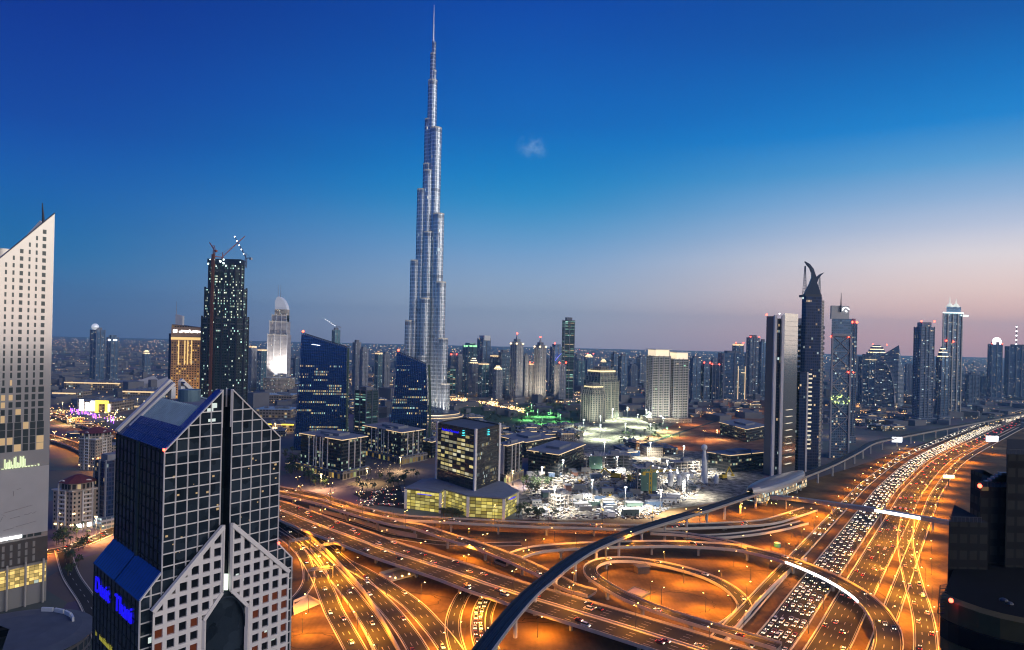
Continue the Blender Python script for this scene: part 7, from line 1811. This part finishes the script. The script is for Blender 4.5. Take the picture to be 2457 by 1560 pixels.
uplight('facade floodlight before the smaller stepped hotel', 1428, 1325, 170000, (0.95, 1.0, 0.74)); uplight('facade floodlight before the larger stepped hotel', 1476, 1395, 170000, (0.95, 1.0, 0.74))
uplight('facade floodlight before the rounded white hotel', 658, 1876, 420000, WH, 148, 45.0); uplight('second facade floodlight before the rounded white hotel', 676, 1876, 420000, WH, 148, 45.0)
uplight('facade floodlight before the golden hotel', 446, 1000, 420000, GD_, 140)
uplight('facade floodlight at the first spired tower', 1241, 1700, 500000, WM, 140); uplight('facade floodlight at the second spired tower', 1297, 1740, 500000, WM, 140)
uplight('first added floodlight on the podium of the tiered skyscraper', 1052, 1262, 260000, WH, 150, 0); uplight('second added floodlight on the podium of the tiered skyscraper', 1010, 1258, 180000, WH, 150, 0)  # floodlight pair added to brighten the tiered skyscraper
# ------------------------------------------------------------------ cars
def car_proto(name, col, h=1.45, L=4.5, Wd=1.85, van=False):
    t = thing(name, 'car', 'car', (0, 0, -300)); OFF[t.name] = Vector((0, 0, 0)); m = mat('car_paint', col, 0.3, 0.2)
    b = MB(); prof = [(-L/2, 0.35), (L/2, 0.35), (L/2, 0.78), (L*0.22, 0.98), (-L*0.42, 1.0), (-L/2, 0.85)]
    if van: prof = [(-L/2, 0.35), (L/2, 0.35), (L/2, 1.0), (L*0.36, 1.2), (-L/2, 1.2)]
    for s in (-1, 1): pts = [(x, s * Wd/2, z) for x, z in prof]; b.face(pts if s < 0 else pts[::-1])
    for i in range(len(prof)): (x0, z0), (x1, z1) = prof[i], prof[(i+1) % len(prof)]; b.face([(x0, -Wd/2, z0), (x0, Wd/2, z0), (x1, Wd/2, z1), (x1, -Wd/2, z1)])
    lo, hi = (L*0.20, 0.98) if not van else (L*0.34, 1.2); r0, r1 = (-L*0.40, L*0.05) if not van else (-L*0.49, L*0.22)
    b.face([(r0 + 0.5, -Wd*0.40, h), (r1 - 0.1, -Wd*0.40, h), (r1 - 0.1, Wd*0.40, h), (r0 + 0.5, Wd*0.40, h)]); b.build('body', m, t)
    b = MB(); A = [(r0, -Wd*0.46, hi), (lo, -Wd*0.46, hi), (lo, Wd*0.46, hi), (r0, Wd*0.46, hi)]; B = [(r0 + 0.5, -Wd*0.40, h - 0.01), (r1 - 0.1, -Wd*0.40, h - 0.01), (r1 - 0.1, Wd*0.40, h - 0.01), (r0 + 0.5, Wd*0.40, h - 0.01)]
    for i in range(4): b.face([A[i], A[(i+1) % 4], B[(i+1) % 4], B[i]])
    b.build('window', M['glassdark'], t)
    b = MB()
    for x in (-L*0.3, L*0.3):
        for s in (-1, 1): b.tube((x, s * Wd * 0.42, 0.32), (x, s * Wd * 0.5, 0.32), 0.32, 0.32, 8)
    b.build('wheel', M['tyre'], t)
    for s in (-1, 1):
        b = MB(); b.box((L/2 - 0.05, s * Wd * 0.33, 0.55), (0.30, 0.5, 0.32)); b.build('headlight', M['head_light'], t)
        b = MB(); b.box((-L/2 + 0.05, s * Wd * 0.36, 0.62), (0.22, 0.42, 0.26)); b.build('tail_light', M['tail_light'], t)
    return t
CARS = [('white', car_proto('car', (0.7, 0.7, 0.7))), ('silver', car_proto('car', (0.35, 0.36, 0.38))), ('black', car_proto('car', (0.02, 0.02, 0.022))), ('white boxy', car_proto('van', (0.72, 0.72, 0.7), 2.1, 5.2, 2.0, True)), ('dark red', car_proto('car', (0.2, 0.02, 0.02))), ('sand coloured', car_proto('car', (0.4, 0.33, 0.24)))]
car_used = set(); ncar = 0
def put_car(p, d, where, group):
    global ncar
    cn, pr = random.choice(CARS); rz = math.atan2(d.y, d.x); lab = f'{cn} ' + ('van' if 'boxy' in cn else 'car') + ' ' + where; ncar += 1
    if pr.name not in car_used:
        car_used.add(pr.name); pr.location = p; pr.rotation_euler = (0, 0, rz); pr['label'] = lab; pr['group'] = group; return
    copy_thing(pr, p, rz, lab, group)
def cars_on(key, lanes, gap, where, group, s0=0, s1=1e9, sign=1, jit=0.35, dens=1.0):
    ln = LINES[key]; Lk = min(lengths(ln)[-1] - 3, s1)
    for la in lanes:
        s = s0 + random.uniform(0, gap)
        while s < Lk:
            if random.random() < dens:
                p, d = sample(ln, s); n = Vector((d.y, -d.x, 0)).normalized(); q = p + n * (la + random.uniform(-0.3, 0.3)); q.z += 0.012
                put_car(q, d * sign, where, group)
            s += gap * random.uniform(1 - jit, 1 + jit)
jl = LINES['jam']; sj = lengths(jl)
sA = min(range(len(jl)), key=lambda i: (jl[i] - gnd(1850, 1545, 0)).length); sA = sj[sA] - 12
cars_on('jam', (-7.4, -3.7, 0, 3.7, 7.4), 10.5, 'queued with headlights on in the packed highway carriageway', 'cars in the highway queue', sA, sA + 330, -1, 0.5, 0.92)
sEnd = sA + 330
cars_on('out', (-7, -2.4, 2.4, 7), 62, 'driving away with red tail lights on the open carriageway', 'cars leaving on the highway', sA, sA + 420, 1)
cars_on('main', (-14, -10.5, -7, -3.6), 85, 'with white headlights on the broad diagonal flyover', 'cars on the broad flyover', 0, 1e9, -1)
cars_on('main', (3.6, 7, 10.5, 14), 120, 'with red tail lights on the broad diagonal flyover', 'cars on the broad flyover', 0, 1e9, 1)
cars_on('e2', (-1.5, 1.5), 7.5, 'in the white headlight queue on the bending slip road', 'cars in the slip road queue', 30, 140, 1, 0.2)
cars_on('d1', (-2.8, 0, 2.8), 75, 'on the road beside the gabled tower', 'cars on the curving roads', 60)
cars_on('d3', (-2.8, 2.8), 85, 'on the road emerging from beneath the flyover', 'cars on the curving roads', 40)
cars_on('d4', (-3.4, 3.4), 90, 'on the wide dark slip road', 'cars on the curving roads', 40)
cars_on('d2', (0,), 80, 'by the bright orange barrier', 'cars on the curving roads', 60)
cars_on('loop', (-1.5,), 46, 'on the loop ramp round the sandy island', 'cars on the loop ramp', 10)
cars_on('ramp', (-3.5, 0.2), 80, 'on the great curved ramp', 'cars on the great ramp', 120)
cars_on('upper', (-3, 3), 90, 'on the narrow splitting flyover', 'cars on the upper flyovers')
cars_on('top', (-3, 3), 90, 'on the flyover before the yellow podium', 'cars on the upper flyovers')
cars_on('right_ramp', (-3, 3), 34, 'climbing the road under the black building', 'cars by the black building', 40, 1e9, -1)
print('cars', ncar)
# the rest of the stream: one mass
b = MB(); rr = random.Random(3); Lj = lengths(jl)[-1]
def stream(line, lanes, s0, s1, gap, sign, red=False):
    for la in lanes:
        s = s0
        while s < s1:
            p, d = sample(line, s); n = Vector((d.y, -d.x, 0)).normalized(); q = p + n * la; k = 1.0 + (s - s0) / 1200
            a = math.atan2(d.y, d.x); b.box((q.x, q.y, q.z + 0.3), (4.5, 1.8, 1.1), a, m=rr.choice((0, 1)))
            e = q + d * (2.4 * sign)
            for sd_ in (-0.62, 0.62):
                h_ = e + n * sd_; b.box((h_.x, h_.y, q.z + 0.5), (0.4, 0.55, 0.4 * min(k, 1.6)), a, m=3 if red else 2)
            s += gap * rr.uniform(0.8, 2.2)
stream(jl, (-7.4, -3.7, 0, 3.7, 7.4), sEnd, min(Lj - 5, sEnd + 2600), 10.5, -1)
stream(LINES['out'], (-7, -2.4, 2.4, 7), sA + 420, sA + 2200, 55, -1, True)
stream(LINES['serv_in'], (-2, 2), sA + 260, sA + 1500, 22, -1)
o = b.build('distant_traffic', [M['white'], M['darksteel'], M['head_light'], M['tail_light']]); tag(o, 'dense stream of far headlights curving away along the highway', 'traffic', None, 'stuff')

# ------------------------------------------------------------------ gantry signs
def gantry(label, key, s, w, nsign, z=0):
    p, d = sample(LINES[key], s); n = Vector((d.y, -d.x, 0)).normalized(); t = thing('gantry_sign', label, 'road sign', tuple(p), 'road sign gantries'); b = MB()
    for q in (-1, 1): e = p + n * q * w; b.beam(e, e + Vector((0, 0, 7.5)), 0.45)
    b.beam(p - n * w + Vector((0, 0, 7.5)), p + n * w + Vector((0, 0, 7.5)), 0.4); b.beam(p - n * w + Vector((0, 0, 6.3)), p + n * w + Vector((0, 0, 6.3)), 0.4); b.build('frame', M['steel'], t)
    for k in range(nsign): c = p + n * (w * (1.5 * (k + 0.5) / nsign - 0.75)); b = MB(); b.box((c.x - d.x * 0.4, c.y - d.y * 0.4, c.z + 5.7), (w * 1.3 / nsign, 0.15, 2.6), math.atan2(n.y, n.x)); b.build('panel', M['roofgrey'], t)
gantry('grey gantry of sign panels over the road by the gabled tower', 'd1', 118, 8, 4); gantry('grey gantry of sign panels lower on the same curving road', 'd1', 190, 8, 5); gantry('gantry sign over the slip road under the broad flyover', 'd4', 44, 9, 3); gantry('pale gantry bar above the curved ramp', 'ramp', 560 if lengths(LINES['ramp'])[-1] > 600 else 420, 7, 1)

# ------------------------------------------------------------------ the loop island: sunken tank, shelter, hut
t = thing('water_basin', 'violet grey covered basin at the tip of the loop island', 'basin', tuple(gnd(1535, 1423, 0)))
P = [gnd(1502, 1424, 0), gnd(1540, 1437, 0), gnd(1560, 1424, 0), gnd(1522, 1411, 0)]; b = MB(); b.prism([(p.x, p.y) for p in P], 0, 0.9); b.build('cover', mat('violet_membrane', (0.22, 0.18, 0.26), 0.5, noise=0.15), t)
b = MB()
for i in range(4): b.beam(P[i] + Vector((0, 0, 0.6)), P[(i+1) % 4] + Vector((0, 0, 0.6)), 0.8, 1.4)
b.build('rim', M['roofdark'], t)
t = thing('pump_house', 'small dark pump house inside the loop ramp', 'hut', tuple(gnd(1540, 1372, 0))); p = gnd(1540, 1374, 0); b = MB(); b.box((p.x, p.y, 0), (9, 6, 4.5), 0.3); b.build('wall', M['bark'], t); b = MB(); b.box((p.x, p.y, 4.5), (10, 7, 0.5), 0.3); b.build('roof', M['roofdark'], t)
t = thing('water_tank', 'small turquoise tank on the sand beyond the curved ramp', 'tank', tuple(gnd(1865, 1308, 0))); p = gnd(1865, 1312, 0); b = MB(); b.tube((p.x, p.y, 0), (p.x, p.y, 3.2), 2.6, 2.6, 16); b.build('shell', mat('turquoise_paint', (0.05, 0.25, 0.28), 0.5), t); b = MB(); b.tube((p.x, p.y, 3.2), (p.x, p.y, 4.0), 2.6, 0.4, 16); b.build('lid', M['white'], t)

# ------------------------------------------------------------------ billboards, globe lamps, far city
def billboard(label, x, y, w, h, m):
    p = gnd(x, y, 0); t = thing('billboard', label, 'billboard', tuple(p)); b = MB(); b.beam(p, p + Vector((0, 0, 9)), 0.9); b.build('post', M['darksteel'], t); b = MB(); b.box((p.x, p.y, 9), (w, 0.8, h)); b.build('panel', m, t)
billboard('blank white lit billboard beside the far viaduct', 2152, 1074, 16, 8, M['white_light']); billboard('white lit board beyond the highway near the black building', 2380, 1072, 20, 9, M['white_light']); billboard('small yellowish lit board on the plot by the highway', 2276, 1166, 13, 4, M['warm_light'])
for k in range(150):
    if k < 26: x, y = 690 + 110 * (k / 26), 1122 + 40 * (k / 26) + random.uniform(-2, 2); lab = 'globe lamp in the row edging the near office block'
    elif k < 44: x, y = random.uniform(885, 955), random.uniform(1120, 1150); lab = 'globe lamp along the curved approach between office blocks'
    elif k > 110: x, y = random.uniform(1240, 1400), random.uniform(1020, 1068); lab = 'globe lamp in the streets behind the blue roofed low block'
    elif k > 70: x, y = random.uniform(1045, 1240), random.uniform(1000, 1055); lab = 'globe lamp among low blocks before the cube tower'
    else: x, y = random.uniform(860, 985), random.uniform(1160, 1215); lab = 'globe lamp in the dark car park before the podium'
    put(PLG, gnd(x, y, 0), random.uniform(0, 6), lab, 'small globe lamps')
cr = random.Random(5)
for k in range(34):
    x, y = cr.uniform(860, 965), cr.uniform(1175, 1215); cn, pr = cr.choice(CARS[:3])
    c = copy_thing(pr, gnd(x, y, 0.05), cr.choice((0.4, 0.43, 3.5)), f'{cn} car parked in the dark car park before the podium', 'parked cars')
sheet('car_park', [(845, 1185), (960, 1165), (975, 1222), (900, 1212)], 0.05, M['asphalt'], 'dark car park before the yellow lit podium')
b = MB(); blocks = MB(); cr = random.Random(9)
for k in range(5200):
    Y = 1500 * math.exp(cr.random() * 2.2); az = cr.uniform(-0.80, 0.80); X = Y * az * 0.98
    if cr.random() < 0.8:                                             # lamps follow far avenues
        g_ = round(X / 420) * 420 if cr.random() < 0.5 else X; Y2 = round(Y / 520) * 520 if g_ == X else Y; X, Y = g_ + cr.uniform(-6, 6), Y2 + cr.uniform(-6, 6)
    s = 0.42 * (Y / 1000) * cr.uniform(0.5, 1.25) ; s = min(s, 5.0)
    b.ball((X, Y, 6 + cr.uniform(0, 6)), s, 4, 2, m=cr.choices((0, 1, 2, 3), (7, 5, 1.6, 0.08))[0])
for k in range(2300):
    Y = 1450 * math.exp(cr.random() * 2.0); X = Y * cr.uniform(-0.8, 0.8); w = cr.uniform(14, 46)
    blocks.prism(rect((X, Y), w, w * cr.uniform(0.5, 1.2), cr.choice((0.2, 0.5, 0.9))), 0, cr.uniform(5, 16) * (2.2 if cr.random() < 0.08 else 1), 0, 1)
M['far_sodium'] = mat('far_sodium_glow', (0.8, 0.5, 0.2), 0.5, emit=(1, 0.52, 0.18), es=4); M['far_warm'] = mat('far_warm_glow', (0.8, 0.6, 0.4), 0.5, emit=(1, 0.75, 0.42), es=3.5); M['far_cool'] = mat('far_cool_glow', (0.6, 0.8, 0.7), 0.5, emit=(0.7, 1, 0.85), es=2.6)
o = b.build('distant_street_lights', [M['far_sodium'], M['far_warm'], M['far_cool'], M['red_light']]); tag(o, 'countless far street lights scattered across the plain', 'city lights', None, 'stuff')
o = blocks.build('distant_low_buildings', [mat('far_plain_wall', (0.19, 0.185, 0.20), 0.9, noise=0.3, nscale=0.01), mat('far_plain_roof', (0.15, 0.145, 0.15), 0.9, noise=0.3, nscale=0.01)]); tag(o, 'carpet of far low buildings fading into the haze', 'city blocks', None, 'stuff')
b = MB()
for k in range(1350):                                                    # the lamp lined boulevards, denser near the skyscraper
    q = cr.random()
    if q < 0.42: x = cr.uniform(1070, 1260); y = 958 + 28 * ((x - 1070) / 190) ** 2 + cr.uniform(-5, 6)
    elif q < 0.55: x, y = cr.uniform(1330, 1400), cr.uniform(940, 965)
    elif q < 0.66: x, y = cr.uniform(120, 300), cr.uniform(975, 1010)
    elif q < 0.76: x, y = cr.uniform(120, 420), cr.uniform(880, 975)
    elif q < 0.88: x, y = cr.uniform(2060, 2190), cr.uniform(945, 965)
    else: x, y = cr.uniform(1660, 1830), cr.uniform(935, 960)
    p = gnd(x, y, 6); b.ball(p, cr.uniform(0.5, 1.1), 5, 3, m=cr.choices((0, 1, 2), (6, 4, 1))[0])
o = b.build('boulevard_lights', [M['far_sodium'], M['far_warm'], M['far_cool']]); tag(o, 'strings of warm lights along far boulevards and malls', 'street lights', None, 'stuff')
b = MB()
for k in range(40): x, y = cr.uniform(165, 275), 0; y = 988 + (x - 165) * 0.23 + cr.uniform(-4, 4); p = gnd(x, y, 0); b.beam(p, p + Vector((0, 0, cr.uniform(5, 9))), 0.7)
o = b.build('purple_lights', M['purple_light']); tag(o, 'rows of purple lit tree trunks along the mall road', 'lit trees', None, 'stuff')
# raised road at the mall side, lit orange
flyover('mall_road', 'orange lit road bridge passing between the pale tower and the apartment blocks', [(90, 1040, 6), (130, 1052, 6), (185, 1070, 6), (240, 1098, 6), (300, 1130, 6)], 16, [-7, -3.5, 0, 3.5, 7], piers=40, group='flyovers by the mall')
flyover('mall_road_b', 'red streaked road bridge curving toward the mall entrance', [(80, 982, 6), (150, 1000, 6), (230, 1027, 6), (300, 1056, 6), (360, 1085, 6)], 18, [-8, -4, 0, 4, 8], piers=40, group='flyovers by the mall')
lamps_along('mall_road', 8, 40, PL2, 'double armed lamp on the road bridge near the apartment blocks', 15); lamps_along('mall_road_b', 9, 40, PL2, 'double armed lamp on the road bridge near the mall', 15)
cars_on('mall_road_b', (-4, 4), 30, 'with red lights on the road bridge near the mall', 'cars by the mall')
road('west', 'dark street below the cream apartment block', [(60, 1330), (150, 1318), (235, 1290), (290, 1262)], 12, [-5, 0, 5]); road('west_b', 'street running down beside the pale tower', [(150, 1318), (170, 1380), (215, 1450), (260, 1560)], 9, [-4, 0, 4])
cars_on('west', (-2.5, 2.5), 16, 'waiting in the dark street below the apartment block', 'cars by the apartments'); lamps_along('west', 7, 38, PL1, 'single lamp on the dark street below the apartment block', 10)
# ------------------------------------------------------------------ unused prototypes, haze
for pr in [PL1, PL2, PL2F, PLG, PLX] + TR + [PA] + [c[1] for c in CARS]:
    if pr.location.z < -100:
        for ch in list(pr.children): bpy.data.objects.remove(ch)
        bpy.data.objects.remove(pr)
HZ = 0.00006
b = MB(); b.prism(rect((0, 7300), 33000, 19400), -1.0, 860.0, bottom=True); hz = b.build('haze', mat('haze_air', (1, 1, 1)))
m = hz.data.materials[0]; nt = m.node_tree
for n in list(nt.nodes): nt.nodes.remove(n)
v = nt.nodes.new('ShaderNodeVolumePrincipled'); v.inputs['Color'].default_value = (0.42, 0.82, 1.0, 1); v.inputs['Density'].default_value = HZ; v.inputs['Anisotropy'].default_value = 0.2
ou = nt.nodes.new('ShaderNodeOutputMaterial'); nt.links.new(v.outputs[0], ou.inputs['Volume'])
hz['kind'] = 'stuff'; hz['label'] = 'thin evening haze over the city'
